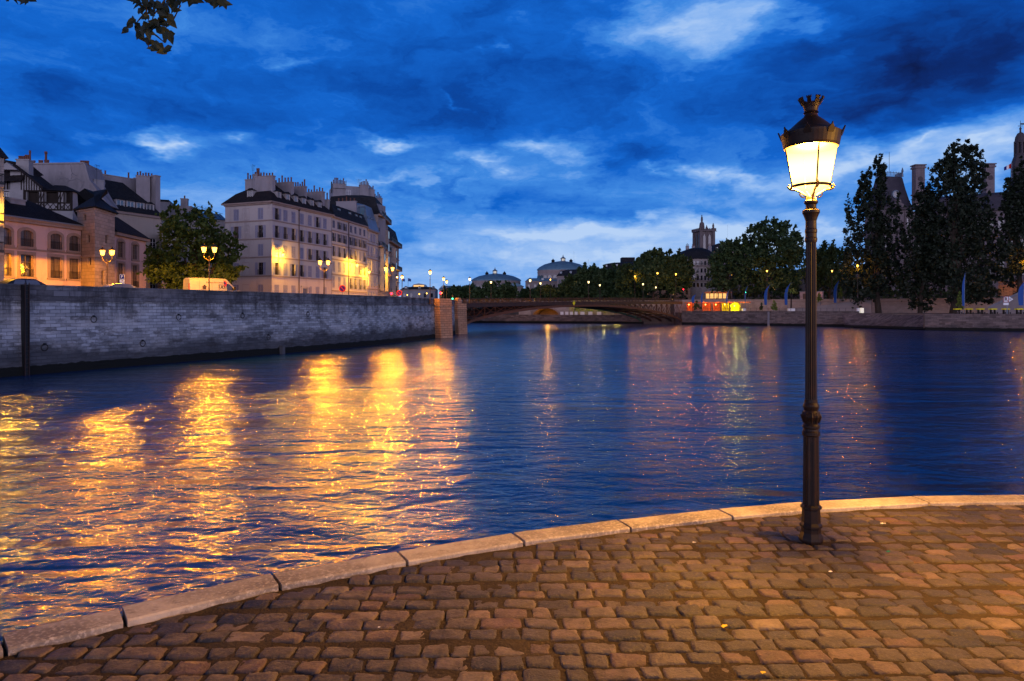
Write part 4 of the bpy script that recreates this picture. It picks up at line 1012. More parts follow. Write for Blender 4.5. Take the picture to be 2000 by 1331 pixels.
def back_house():
    r = thing('apartment_building', 'dark apartment building with a railed glass roof behind the chestnut tree', 'building', (*ray(305, 126), STREET))
    A, B = ray(300, 126), ray(376, 128); T, Lw = frame(A, B); zf = lambda y: zat(y, 127)
    part(MB(T).box(0, scoord(T, 332), 0, 8, 3, zf(395)), 'left_wing', MT['grey_plaster'], r); part(MB(T).box(-.2, scoord(T, 330), -.2, 8.2, zf(395), zf(395)+.35), 'flat_roof', MT['slate'], r)
    part(MB(T).box(scoord(T, 332), Lw, .6, 8, 3, zf(404)), 'wall', MT['grey_plaster'], r)
    c0, c1 = scoord(T, 343), scoord(T, 375); part(MB(T).box(c0, c1, .2, .6, zf(420), zf(401)), 'chimney_breast', MT['blank_plaster'], r)
    chimney(r, T, scoord(T, 351), scoord(T, 365), 1, 2.2, zf(403), zf(387), 'blank_plaster', 1, 1.0)
    A2, B2 = ray(376, 126), ray(441, 130); T2, L2 = frame(A2, B2); z2 = lambda y: zat(y, 128); zt_ = z2(428)
    ops = [(s0, s0+.75, z2(452), z2(430)) for s0 in [.5+k*1.02 for k in range(int((L2-1)/1.02))]]
    mb = MB(); wall(mb, T2, L2, 3, zt_, ops); mb.T = T2; mb.box(0, L2, .7, 8, 3, zt_-.1); part(mb, 'studio_wall', MT['lilac_plaster'], r)
    for o in ops: window(r, T2, (o[0]+o[1])/2, o[2], .72, o[3]-o[2], 'dark_glass')
    mb = MB(T2); mb.add([(-.2,-.5,zt_),(L2,-.5,zt_),(L2,3.2,z2(412)),(-.2,3.2,z2(412)),(-.2,6,zt_),(L2,6,zt_)], [(0,1,2,3),(3,2,5,4),(0,3,4),(1,5,2)]); part(mb, 'glass_roof', MT['blue_zinc'], r)
    mb = MB(T2); mb.bar((0,-.2,z2(404)), (L2,1.5,z2(414)), .05)
    for k in range(9): x = L2*k/8; mb.bar((x, .3, zt_+.3), (x-.8 if k else x, 1.0, z2(405+k*1.1)), .04)
    part(mb, 'roof_railing', MT['black_iron'], r)
    A3, B3 = ray(316, 112), ray(345, 113); T3, L3 = frame(A3, B3)
    part(MB(T3).box(0, L3, 0, 6, 3, zat(452, 112)), 'low_wing', MT['white_plaster'], r)
back_house()
# --- the big corner house
def corner_house():
    E = (-49.8, 118.5); Cn = (-40.5, 115.0); F = (-34.8, 131.5); G = (F[0]+(E[0]-Cn[0]), F[1]+(E[1]-Cn[1]))
    P4 = [E, Cn, F, G]; T1, L1 = frame(E, Cn); T2, L2 = frame(Cn, F); ze = 23.1
    r = thing('corner_house', 'big pale pink corner house with hipped roof right of the chestnut tree', 'house', (Cn[0], Cn[1], STREET), 'houses along the island quay')
    fl = [(20.35, 1.95), (17.25, 2.1), (14.15, 2.0), (10.95, 2.1), (7.3, 2.0)]
    st1 = ['cc', 'oo', 'cc', 'co', 'cc']
    st2 = ['occccoc', 'ooooooo', 'cccc'+'ooo', 'occooccoo'[:7], 'cccXccc']
    st2 = ['occccoc', 'ooooooo', 'ccccooo', 'ocooccoo'[:7], 'cccXccc']
    ops1 = []; ops2 = []; WW = []
    for k, (z, h) in enumerate(fl):
        for j, px in enumerate((461.4, 509)):
            s = scoord(T1, px); ops1.append((s-.55, s+.55, z, z+h)); WW.append((T1, s, z, h, st1[k][j], 1.1))
        for j, px in enumerate((540.5, 557.2, 573, 589.2, 605, 620, 634.3)):
            s = scoord(T2, px); w = 1.05
            if st2[k][j] == 'X':
                s = scoord(T2, 595.5); ops2.append((s-.7, s+.7, 5.95, 8.9)); DS = s; continue
            ops2.append((s-w/2, s+w/2, z, z+h)); WW.append((T2, s, z, h, st2[k][j], w))
    mb = body(P4, 3, ze, (0, 1)); wall(mb, T1, L1, 3, ze, ops1); wall(mb, T2, L2, 3, ze, ops2); part(mb, 'wall', MT['lilac_plaster'], r)
    for i, (T, s, z, h, c, w) in enumerate(WW):
        window(r, T, s, z, w, h, 'curtain_glass' if i % 3 == 0 else 'dark_glass', 'closed' if c == 'c' else 'open', 'shutter', rail=(c == 'o'), fr='brown_frame')
    band(r, [(T1, L1), (T2, L2)], [20.0, 16.9, 13.8, 10.6], 'trim_stone')
    mb = MB()
    for T, Lw in ((T1, L1), (T2, L2)):
        mb.T = T
        for k in range(38): 
            z = 6+k*.45
            if T is T1: mb.box(Lw-.75 if k % 2 else Lw-.55, Lw+.03, -.035, .01, z, z+.41)
            else: mb.box(-.03, .75 if k % 2 else .55, -.035, .01, z, z+.41)
    part(mb, 'quoin', MT['lilac_plaster'], r)
    mb = MB(); 
    for T, Lw in ((T1, L1), (T2, L2)): mb.T = T; mb.box(-.0, Lw+.0, -.3, 0, ze-.25, ze); mb.box(-.45, Lw+.45, -.5, 0, ze, ze+.22)
    part(mb, 'cornice', MT['trim_stone'], r)
    s0 = scoord(T1, 480); mb = MB(T1)
    for z, h in fl: 
        for a, b, c, d in ((s0-.75, s0+.75, z-.02, z+.0), (s0-.75, s0+.75, z+h, z+h+.02), (s0-.75, s0-.73, z, z+h), (s0+.73, s0+.75, z, z+h)): mb.box(a, b, -.012, .0, c, d+.02)
    part(mb, 'blind_panel', MT['trim_stone'], r)
    d = part(MB(T2).box(DS-.65, DS+.65, .12, .2, 5.96, 8.85), 'door', MT['blue_door'], r); part(MB(T2).box(DS+.4, DS+.5, .05, .12, 7.1, 7.2), 'handle', MT['brass_iron'], d)
    mb = MB(T2).box(DS-.95, DS-.7, -.1, .0, 5.96, 9.1); mb.box(DS+.7, DS+.95, -.1, .0, 5.96, 9.1); mb.box(DS-1.15, DS+1.15, -.25, 0, 9.1, 9.35); part(mb, 'door_surround', MT['lilac_plaster'], r)
    sp = scoord(T2, 583); mb = MB(T2); mb.tube([(sp,-.14,22.9),(sp,-.14,5.95)], .075, 6); mb.lathe([(.08,22.6),(.2,22.85),(.2,23.05)], 6, (sp,-.16,0)); part(mb, 'drainpipe', MT['brown_iron'], r)
    po = inset(P4, -.5)
    rf = part(roof(po, [(0, ze+.22), (1.7, ze+2.1), (5.3, ze+4.6)]), 'roof', MT['tile_roof'], r)
    dormer(r, T1, scoord(T1, 484), .5, ze+.55, 1.25, 1.85, 'white_plaster', 'tile_roof', 'dark_glass', 2.2)
    for px in (549, 566, 582, 597.5, 613, 628): dormer(r, T2, scoord(T2, px), .35, ze+.4, 1.1, 1.8, 'white_plaster', 'slate', 'sky_glass', 2.0)
    for s, y0, y1, z in ((1.6, 1.1, 4.7, 28.1), (6.6, 1.0, 4.9, 27.9), (10.5, 1.1, 4.0, 27.8), (15.9, .9, 4.6, 27.7)):
        chimney(r, T2, s, s+.75, y0, y1, ze+1, z-.2, 'blank_plaster', 6, .85)
    chimney(r, T2, 3.2, 4.0, 6.0, 8.2, ze+1, 27.9, 'blank_plaster', 4, .8); chimney(r, T2, 2.6, 3.4, 4.9, 6.0, ze+1, 28.6, 'blank_plaster', 3, .7)
    return T1, T2
TC1, TC2 = corner_house()
antenna(494, 322, 345, 119, 'thin television aerial on the left end of the corner house roof')
def long_house():
    A = (-34.75, 131.7); B = ray(716.5, 149); T, Lw = frame(A, B); ze = 23.0
    r = thing('town_house', 'long pale five storey house with slate mansard, right neighbour of the corner house', 'house', (A[0], A[1], STREET), 'houses along the island quay')
    n_ = (T[0][1], T[1][1]); dp = 9; P4 = [A, B, (B[0]+n_[0]*dp, B[1]+n_[1]*dp), (A[0]+n_[0]*dp, A[1]+n_[1]*dp)]
    cols = (651.6, 662.8, 672.9, 685.4, 694, 703.4, 711.6); fl = [(20.9, 1.4), (18.3, 1.65), (15.4, 2.0), (12.4, 2.0), (9.3, 2.2)]
    st = ['coocccc', 'ooooooo', 'oooooco', 'cccccoo', 'cccoooo']; ops = []; WW = []
    for k, (z, h) in enumerate(fl):
        for j, px in enumerate(cols): s = scoord(T, px); ops.append((s-.5, s+.5, z, z+h)); WW.append((s, z, h, st[k][j]))
    for j, px in enumerate((655, 668, 690, 708)): s = scoord(T, px); ops.append((s-.7, s+.7, 6.0, 7.9)); WW.append((s, 6.05, 1.8, 'n'))
    mb = body(P4, 3, ze, (0,)); wall(mb, T, Lw, 3, ze, ops); part(mb, 'wall', MT['lilac_plaster'], r)
    for i, (s, z, h, c) in enumerate(WW):
        window(r, T, s, z, 1.0 if c != 'n' else 1.4, h, 'curtain_glass' if i % 4 == 1 else 'dark_glass', {'c': 'closed', 'o': 'open', 'n': None}[c], 'grey_shutter' if z > 18 else 'shutter', rail=(c == 'o'), fr='brown_frame')
    band(r, [(T, Lw)], [20.25, 17.6, 14.7, 11.8, 8.6], 'trim_stone'); part(MB(T).box(0, Lw, -.4, 0, ze-.15, ze+.15), 'cornice', MT['trim_stone'], r)
    sp = scoord(T, 680); mb = MB(T); mb.tube([(sp,-.14,22.7),(sp,-.14,5.95)], .08, 6); part(mb, 'drainpipe', MT['brown_iron'], r)
    po = [tuple((T @ Vector((x, y, 0)))[:2]) for x, y in ((0.05,-.4),(Lw,-.4),(Lw,dp),(0.05,dp))]
    part(roof(po, [(0, ze+.15), (.9, ze+2.6), (3.8, ze+3.6)]), 'roof', MT['slate'], r)
    for px in (664, 685, 697.5, 706): dormer(r, T, scoord(T, px), .15, ze+.4, 1.2, 1.7, 'blue_zinc', 'slate', 'sky_glass', 1.6)
    chimney(r, T, .1, .8, .8, 5.5, ze, zat(393, 133), 'white_plaster', 6, .9)
    s = scoord(T, 700); chimney(r, T, s, s+.6, .6, 5.0, ze+1, ze+4.9, 'blank_plaster', 5, .7)
    return T
TL1 = long_house()
def narrow_house():
    A = ray(716.8, 149.3); B = ray(737.5, 157); T, Lw = frame(A, B); ze = 22.6
    r = thing('town_house', 'narrow pale house with tall two storey zinc mansard beside the balconied building', 'house', (A[0], A[1], STREET), 'houses along the island quay')
    n_ = (T[0][1], T[1][1]); dp = 9; P4 = [A, B, (B[0]+n_[0]*dp, B[1]+n_[1]*dp), (A[0]+n_[0]*dp, A[1]+n_[1]*dp)]
    ops = []; WW = []
    for z, h in ((20.2, 1.8), (17.0, 2.0), (13.6, 2.4), (10.3, 2.2), (6.9, 2.1)):
        for s in (1.0, 3.0, 5.0, 7.0): ops.append((s-.5, s+.5, z, z+h)); WW.append((s, z, h))
    mb = body(P4, 3, ze, (0,)); wall(mb, T, Lw, 3, ze, ops); part(mb, 'wall', MT['lilac_plaster'], r)
    for i, (s, z, h) in enumerate(WW): window(r, T, s, z, 1.0, h, 'curtain_glass', 'closed' if i % 3 else None, 'shutter', sill='trim_stone')
    band(r, [(T, Lw)], [19.4, 16.2, 12.9, 9.5], 'trim_stone', out=.16); part(MB(T).box(0, Lw, -.45, 0, ze-.2, ze+.15), 'cornice', MT['trim_stone'], r)
    po = [tuple((T @ Vector((x, y, 0)))[:2]) for x, y in ((0.05,-.4),(Lw,-.4),(Lw,dp),(0.05,dp))]
    part(roof(po, [(0, ze+.15), (.8, ze+3.4), (1.4, ze+5.6), (3.8, ze+6.4)]), 'roof', MT['zinc'], r)
    for s in (1.4, 3.6, 5.8): dormer(r, T, s, .2, ze+.5, 1.3, 2.2, 'blue_zinc', 'zinc', 'sky_glass', 1.2)
    for s in (1.4, 3.6, 5.8): dormer(r, T, s, .9, ze+3.4, 1.1, 1.5, 'blue_zinc', 'zinc', 'sky_glass', 1.0)
narrow_house()
def tall_block():
    A = ray(650, 163); B = ray(719.5, 166); T, Lw = frame(A, B); zf = lambda y: zat(y, 164.5)
    r = thing('apartment_building', 'tall block with a bare patched party wall and rows of chimney pots above slate roofs', 'building', (A[0], A[1], STREET), 'tall blocks behind the island quay')
    part(MB(T).box(0, Lw, 0, 8, 3, zf(364)), 'wall', MT['blank_plaster'], r)
    a, b = scoord(T, 675), scoord(T, 702); part(MB(T).box(a, b, -.25, 0, zf(410), zf(366)), 'patched_panel', MT['grey_plaster'], r)
    chimney(r, T, 0, scoord(T, 675), -.4, .6, zf(370), zf(364)+.15, 'blank_plaster', 9, 1.0); chimney(r, T, scoord(T, 702), Lw, -.5, .6, zf(405), zf(363)+.15, 'blank_plaster', 6, 1.0)
    s = scoord(T, 680); window(r, T @ Matrix.Translation((0,-.45,0)), s, zf(382), 1.2, 1.2, 'dark_glass')
    mb = MB(T); x = scoord(T, 647.5); mb.bar((x,-.2,zf(380)), (x,-.2,zf(358)), .3); x = scoord(T, 665); mb.bar((x,-.2,zf(364)), (x,-.2,zf(351)), .1); x = scoord(T, 676); mb.bar((x,-.2,zf(364)), (x,-.2,zf(354)), .1)
    part(mb, 'flue', MT['black_iron'], r)
tall_block()
antenna(701, 350, 364, 165, 'television aerial on the tall bare party wall', 1.4)
def balcony(root, T, s0, s1, z, proj=1.0, name='balcony', plants=False):
    mb = MB(T).box(s0, s1, -proj, 0, z-.22, z); b = part(mb, name, MT['trim_stone'], root)
    mb = MB(T); mb.box(s0, s1, -proj, -proj+.05, z+.95, z+1.02); n = int((s1-s0)/.16)
    for k in range(n+1): x = s0+(s1-s0)*k/n; mb.box(x-.025, x+.025, -proj+.01, -proj+.04, z, z+.97)
    mb.box(s0, s1, -proj, -proj+.05, z+.05, z+.3)
    for s in (s0, s1): mb.box(s-.03, s+.03, -proj, 0, z+.95, z+1.02); mb.box(s-.02, s+.02, -proj*.5-.02, -proj*.5+.02, z, z+1)
    part(mb, 'railing', MT['black_iron'], b); return b
def haussmann(name, label, A, B, ze, floors, cols, balc, bows=(), attic=3.0, group='houses along the island quay', wallm='pale_stone', dp=12, win=(1.1, 2.2)):
    T, Lw = frame(A, B); r = thing(name, label, 'building', (A[0], A[1], STREET), group)
    n_ = (T[0][1], T[1][1]); P4 = [A, B, (B[0]+n_[0]*dp, B[1]+n_[1]*dp), (A[0]+n_[0]*dp, A[1]+n_[1]*dp)]
    ops = []; WW = []
    for z in floors:
        for k in range(cols): s = Lw*(k+.5)/cols; ops.append((s-win[0]/2, s+win[0]/2, z, z+win[1])); WW.append((s, z))
    mb = body(P4, 3, ze, (0,)); wall(mb, T, Lw, 3, ze, ops); part(mb, 'wall', MT[wallm], r)
    for i, (s, z) in enumerate(WW): window(r, T, s, z, win[0], win[1], 'dark_glass' if i % 5 else 'warm_window', None, rail=True)
    band(r, [(T, Lw)], [z-.35 for z in floors], 'trim_stone', out=.18); part(MB(T).box(-.1, Lw+.1, -.5, 0, ze-.25, ze+.15), 'cornice', MT['trim_stone'], r)
    for z in balc: balcony(r, T, .05, Lw-.05, z)
    for s, z0, z1 in bows:
        mb = MB(T); mb.prism([(s-1.5, 0), (s-1.1, -1.0), (s+1.1, -1.0), (s+1.5, 0)], z0, z1)
        bw = part(mb, 'bow_window', MT[wallm], r); mb = MB(T)
        z = z0+.7
        while z < z1-1.5: mb.box(s-.8, s+.8, -1.06, -1.01, z, z+1.7); z += 3.1
        part(mb, 'pane', MT['dark_glass'], bw)
    po = [tuple((T @ Vector((x, y, 0)))[:2]) for x, y in ((0,-.3),(Lw,-.3),(Lw,dp),(0,dp))]
    part(roof(po, [(0, ze+.15), (1.1, ze+attic), (4.4, ze+attic+.9)]), 'roof', MT['slate'], r)
    for k in range(max(2, cols-1)): dormer(r, T, Lw*(k+.5)/max(2, cols-1), .35, ze+.4, 1.1, min(1.9, attic-.6), 'blue_zinc', 'slate', 'sky_glass', 1.2)
    return r, T, Lw
# balconied building and its neighbour at the bend
A = ray(738, 157.3); B = ray(757.5, 175)
rM, TM, LM = haussmann('apartment_building', 'dark balconied apartment building with bow windows and roof plants near the street bend', A, B, 27.0, [6.6, 10.0, 13.3, 16.6, 19.9, 23.2], 5, [26.9, 19.8], bows=[(11.5, 9.5, 24.5), (4.0, 9.5, 19.5)], attic=4.2)
for (a, b, yt, yb, y0) in ((720, 732, 372, 400, 1.2), (733, 747, 382, 410, 1.5)):
    T_, L_ = frame(ray(a, 166 if a < 725 else 171), ray(b, 167 if a < 725 else 172)); chimney(rM, T_, 0, L_, 0, 1.2, 20, zat(yt, 167), 'blank_plaster', 5, 1.0)
T_, L_ = frame(ray(720, 158.5), ray(736, 158)); part(MB(T_).box(0, L_-.1, 0, 5, 15, zat(398, 158.5)), 'side_wall', MT['grey_plaster'], rM)
T_, L_ = frame(ray(748, 170), ray(757, 178)); part(MB(T_).box(0, L_, 0, 3, 20, zat(417, 172)), 'stair_block', MT['blank_plaster'], rM)
A = ray(757.8, 175.5); B = ray(779, 196)
rN, TN, LN = haussmann('apartment_building', 'last apartment building at the street bend with long iron balconies', A, B, 22.8, [6.6, 9.8, 13.0, 16.2, 19.4], 6, [22.7, 16.1], bows=[(8.0, 9.0, 21.5)], attic=4.4)
# sliver of a balconied building at the picture's left edge
def edge_house():
    A = (-62, 40); B = (-46.15, 62.0); T, Lw = frame(A, B)
    r = thing('apartment_building', 'stone building with curved lit balconies at the far left edge', 'building', (B[0], B[1], STREET))
    n_ = (T[0][1], T[1][1]); dp = 10; P4 = [A, B, (B[0]+n_[0]*dp, B[1]+n_[1]*dp), (A[0]+n_[0]*dp, A[1]+n_[1]*dp)]
    ops = []; WW = []
    for z in (6.7, 9.9, 12.9, 16.0):
        for s in (Lw-2.0, Lw-5.2, Lw-8.4): ops.append((s-.6, s+.6, z, z+2.1)); WW.append((s, z))
    mb = body(P4, 3, 18.8, (0,)); wall(mb, T, Lw, 3, 18.8, ops); part(mb, 'wall', MT['pale_stone'], r)
    for s, z in WW: window(r, T, s, z, 1.2, 2.1, 'dark_glass')
    for z in (10.1, 12.7, 16.2):
        b = balcony(r, T, Lw-3.2, Lw-.3, z, 1.0)
        mb = MB(T); mb.extrude_xz([(Lw-3.0, z-.22), (Lw-.4, z-.22), (Lw-.6, z-.6), (Lw-1.0, z-.75), (Lw-2.4, z-.75), (Lw-2.8, z-.6)], -.85, 0); part(mb, 'corbel', MT['trim_stone'], r)
    po = inset(P4, -.3); part(roof(po, [(0, 18.8), (2.0, 22.5), (4.0, 23.5)]), 'roof', MT['slate'], r)
    return T, Lw
TE, LE = edge_house()
# ================================================================== island street: lamps, signs, vehicles
GD = 'double lamps along the island quay'
def on_street(px, d): x, y = ray(px, d); return (x, y, STREET)
l0 = city_lamp('street_lamp', 'double street lamp in front of the stair tower', on_street(209.5, 74), 2, GD, 10500, 5.0, leak=.05)
dup(l0, on_street(408.5, 70.5), .15, 'double street lamp in front of the chestnut tree and the white van', GD)
dup(l0, on_street(633, 90), .1, 'double street lamp in front of the corner house', GD)
dup(l0, on_street(760, 104), .3, 'double street lamp before the balconied building, near the red light', GD)
dup(l0, on_street(-40, 68), .3, 'double street lamp beyond the left edge by the curved balconies', GD)
GS = 'single lamps at the bridge head'
l1 = city_lamp('street_lamp', 'single street lamp above the end of the quay wall, tallest at the bridge head', on_street(840, 118), 1, GS, 7000, 5.2)
for px, d, lab in ((785.5, 135, 'single street lamp at the corner of the last apartment building'), (866.5, 143, 'single street lamp above the first stone pylon'), (872.5, 158, 'single street lamp between the two stone pylons'),
                   (862.5, 208, 'small far street lamp behind the red traffic light'), (795.5, 236, 'small far street lamp below the two flags'), (819, 222, 'small far street lamp in front of the low far building'), (833.5, 212, 'small far street lamp left of the tallest bridge head lamp')):
    dup(l1, on_street(px, d), 0, lab, GS, 1.0 if d < 200 else .75)
bracket_lamp(TC2, scoord(TC2, 543), zat(497, 115.6), 'bracket lamp glowing on the corner of the big corner house', 6000)
bracket_lamp(TL1, scoord(TL1, 683), zat(519, 141), 'bracket lamp beside the drainpipe of the long five storey house', 9000, 1.6)
bracket_lamp(TL1, scoord(TL1, 714)-.5, zat(532, 148.5), 'bracket lamp at the right end of the long five storey house', 6000)
bracket_lamp(TM, scoord(TM, 746), zat(530, 165), 'bracket lamp low on the balconied building with roof plants', 9000)
bracket_lamp(TN, scoord(TN, 768), zat(541, 184), 'bracket lamp on the last apartment building at the bend', 8000)
bracket_lamp(TE, LE-1.6, 13.6, 'bracket lamp on the balconied building at the far left edge', 12000)
def text(s, size, matk, name, parent, Mw, ext=.004, bold=False):
    cu = bpy.data.curves.new(name, 'FONT'); cu.body = s; cu.size = size; cu.align_x = 'CENTER'; cu.align_y = 'CENTER'; cu.extrude = ext
    if bold: cu.offset = size*.02
    tmp = bpy.data.objects.new('tmp', cu); C.objects.link(tmp); dg = bpy.context.evaluated_depsgraph_get(); dg.update()
    me = bpy.data.meshes.new_from_object(tmp.evaluated_get(dg)); bpy.data.objects.remove(tmp); me.name = name
    me.materials.clear(); me.materials.append(MT[matk]); return put(me, name, parent, Mw)
RX = Matrix.Rotation(math.pi/2, 4, 'X')
def round_sign(px, py, d, label, rad=.36, base=STREET, group='no parking signs'):
    x, y = ray(px, d); z = zat(py, d); r = thing('road_sign', label, 'sign', (x, y, base), group); T = PW[r.name]; h = z-base
    part(MB(T).lathe([(.04, 0), (.04, h+rad*.6)], 8), 'post', MT['zinc'], r)
    Tf = T @ Matrix.Translation((0, -.06, h)) @ RX
    f = part(MB(Tf).lathe([(rad, -.01), (rad, .01)], 24), 'sign_face', MT['sign_blue'], r)
    part(MB(Tf).lathe([(rad, .012), (rad*.78, .02), (rad*.78, .012), (rad, .0), (rad, .012)], 24, caps=False), 'red_ring', MT['red_paint'], f)
    part(MB(Tf @ Matrix.Rotation(R(45), 4, 'Z')).box(-rad*.08, rad*.08, -rad*.78, rad*.78, .011, .02), 'red_bar', MT['red_paint'], f); return r
round_sign(437, 554.5, 76, 'round blue and red no parking sign behind the white van')
round_sign(669, 564, 100, 'round blue and red no parking sign below the long five storey house', .5)
round_sign(780, 572.5, 112, 'round blue and red no parking sign at the street bend', .45)
# parking sign
x, y = ray(239, 66); r = thing('parking_sign', 'blue parking sign with two white plates above the silver car', 'sign', (x, y, STREET)); T = PW[r.name]; z0 = zat(541, 66)-STREET
part(MB(T).lathe([(.03, 0), (.03, z0+.2)], 8), 'post', MT['zinc'], r)
f = part(MB(T).box(-.20, .20, -.06, -.03, z0-.20, z0+.20), 'sign_face', MT['sign_blue'], r)
part(MB(T).box(-.23, .23, -.055, -.035, z0-.23, z0-.201).box(-.23, .23, -.055, -.035, z0+.201, z0+.23).box(-.23, -.201, -.055, -.035, z0-.2, z0+.2).box(.201, .23, -.055, -.035, z0-.2, z0+.2), 'sign_border', MT['sign_white'], f)
text('P', .36, 'text_white', 'letter', f, T @ Matrix.Translation((0, -.066, z0)) @ RX, bold=True)
for k, zz in enumerate((z0-.40, z0-.68)):
    p = part(MB(T).box(-.23, .23, -.06, -.03, zz-.12, zz+.12), 'lower_plate', MT['sign_white'], r)
    mb = MB(T); mb.extrude_xz([(-.08, zz-.03), (.02, zz+.05), (.09, zz+.04), (.11, zz-.03)], -.066, -.061); part(mb, 'plate_symbol', MT['red_paint'], p)
# vehicles
def wheel(parent, T, x, y, z, rad, wd=.22):
    Tw = T @ Matrix.Translation((x, y, z)) @ RX
    w_ = part(MB(Tw).lathe([(rad*.8,-wd/2),(rad*.97,-wd/2+.02),(rad,-wd/2+.06),(rad,wd/2-.06),(rad*.97,wd/2-.02),(rad*.8,wd/2)], 20), 'wheel', MT['rubber'], parent)
    part(MB(Tw).lathe([(rad*.62,-wd/2-.01),(rad*.58,-wd/2-.02),(rad*.58,wd/2+.02),(rad*.62,wd/2+.01)], 12), 'rim', MT['zinc'], w_)
def van(px0, px1, d):
    a = Vector(ray(px0, d)); b = Vector(ray(px1, d+2.6)); t = (b-a).normalized(); ang = math.atan2(t.y, t.x)
    r = thing('parked_van', 'white high roofed delivery van with dark lettering parked behind the quay wall', 'van', (a.x, a.y, STREET+.02), None, ang); T = PW[r.name]
    Lv = 5.6; Hh = 2.55; Wd = 1.95
    sec = lambda x, zt_, ins: [(x, 0+ins, .35), (x, -.0+ins*.6, 1.2), (x, .10+ins, zt_-.25), (x, .28+ins, zt_-.03), (x, .6+ins, zt_), (x, Wd-.6-ins, zt_), (x, Wd-.28-ins, zt_-.03), (x, Wd-.10-ins, zt_-.25), (x, Wd-ins*.6, 1.2), (x, Wd-ins, .35)]
    part(MB(T).ring([sec(0, Hh-.1, .05), sec(.12, Hh-.02, 0), sec(1.5, Hh, 0), sec(3.9, Hh-.02, 0), sec(4.15, Hh-.12, .02), sec(4.45, Hh-.45, .04), sec(4.85, 1.75, .08), sec(5.05, 1.35, .1), sec(5.55, 1.12, .14), sec(Lv, .8, .2)]), 'body', MT['white_paint'], r)
    mb = MB(T)
    mb.poly([(3.98,-.012,1.2),(4.9,.035,1.2),(4.62,.06,1.62),(4.3,.08,1.93),(3.98,.065,1.93)]); part(mb, 'side_window', MT['dark_glass'], r)
    mb = MB(T); mb.box(1.0, 1.03, .0, .03, .5, Hh-.3); mb.box(2.35, 2.38, -.01, .02, .5, Hh-.3); mb.box(3.85, 3.87, -.01, .02, .5, Hh-.4); part(mb, 'door_seam', MT['grey_plaster'], r)
    part(MB(T).box(-.03, .02, .1, .3, 1.0, 1.9), 'tail_light', MT['red_paint'], r)
    part(MB(T).box(5.38, 5.62, .12, .3, .75, 1.0), 'headlight', MT['sign_white'], r); part(MB(T).box(4.75, 4.9, -.22, -.02, 1.25, 1.6), 'mirror', MT['rubber'], r)
    for x in (.95, 4.75):
        for y in (.12, Wd-.12): wheel(r, T, x, y, .34, .34)
    F = lambda x, z: T @ Matrix.Translation((x, -.0+.02-.035+(z-1.2)*.085, z)) @ RX @ Matrix.Rotation(0, 4, 'X')
    text('Robinson Paris Services', .21, 'text_dark', 'lettering', r, F(2.75, 2.05), .01)
    text('UD', .46, 'text_dark', 'emblem_lettering', r, F(3.45, 1.55), .012, True)
    mb = MB(F(3.45, 1.55)); mb.box(-.36,.36,-.30,-.27,0,.012); mb.box(-.36,.36,.27,.30,0,.012); mb.box(-.36,-.33,-.27,.27,0,.012); mb.box(.33,.36,-.27,.27,0,.012); part(mb, 'emblem_border', MT['text_dark'], r)
    mb = MB(F(.78+.75, 1.5)); mb.poly([(-.28,.05,.012),(.28,.05,.012),(0,.30,.012)]); mb.box(-.2,.2,-.18,.03,0,.012); mb.box(-.32,.32,-.25,-.21,0,.012); part(mb, 'house_emblem', MT['text_dark'], r)
    return r
van(371, 436, 73.2)
def car(px, d, ang, label, paint, sc=1.0):
    x, y = ray(px, d); r = thing('parked_car', label, 'car', (x, y, STREET+.02), 'cars parked behind the quay wall', ang); T = PW[r.name]; Lc = 4.3; Wd = 1.74
    def sec(x, zt_, ins, zb_=.28): return [(x, ins+.04, zb_), (x, ins, .6), (x, ins+.05, min(zt_, .92)), (x, ins+.22 if zt_ > 1 else ins+.12, zt_-.02), (x, Wd/2, zt_), (x, Wd-(ins+.22 if zt_ > 1 else ins+.12), zt_-.02), (x, Wd-ins-.05, min(zt_, .92)), (x, Wd-ins, .6), (x, Wd-ins-.04, zb_)]
    part(MB(T).ring([sec(0, .75, .1), sec(.08, .95, .03), sec(.45, 1.22, .0), sec(.85, 1.42, 0), sec(1.6, 1.5, 0), sec(2.3, 1.44, 0), sec(2.75, 1.2, 0), sec(3.1, .98, 0), sec(3.9, .86, .03), sec(4.2, .7, .1), sec(Lc, .5, .2)]), 'body', MT[paint], r)
    for a, b, nm in ((.62, 1.45, 'rear_side_window'), (1.55, 2.55, 'front_side_window')):
        mb = MB(T); zt2 = 1.36
        mb.poly([(a, -.004+.055, .98), (b, .051, .98), (b-(.25 if a > 1 else 0), .17, zt2), (a+(.2 if a < 1 else 0), .17, zt2)]); part(mb, nm, MT['sky_glass'], r)
    part(MB(T).box(-.02, .1, .1, .4, .78, .98), 'tail_light', MT['red_paint'], r); part(MB(T).box(4.05, 4.2, .12, .4, .62, .78), 'headlight', MT['sign_white'], r)
    part(MB(T).box(2.45, 2.6, -.14, 0, .95, 1.1), 'mirror', MT[paint], r)
    for xx in (.75, 3.45):
        for yy in (.1, Wd-.1): wheel(r, T, xx, yy, .31, .31, .2)
    return r
c = car(207, 62.8, 1.0, 'silver blue estate car under the parking sign', 'car_paint'); c.scale = (1.04,)*3
c = car(8, 54.2, 1.1, 'dark car whose roof shows over the parapet at the left', 'dark_car_paint'); c.scale = (1.1,)*3
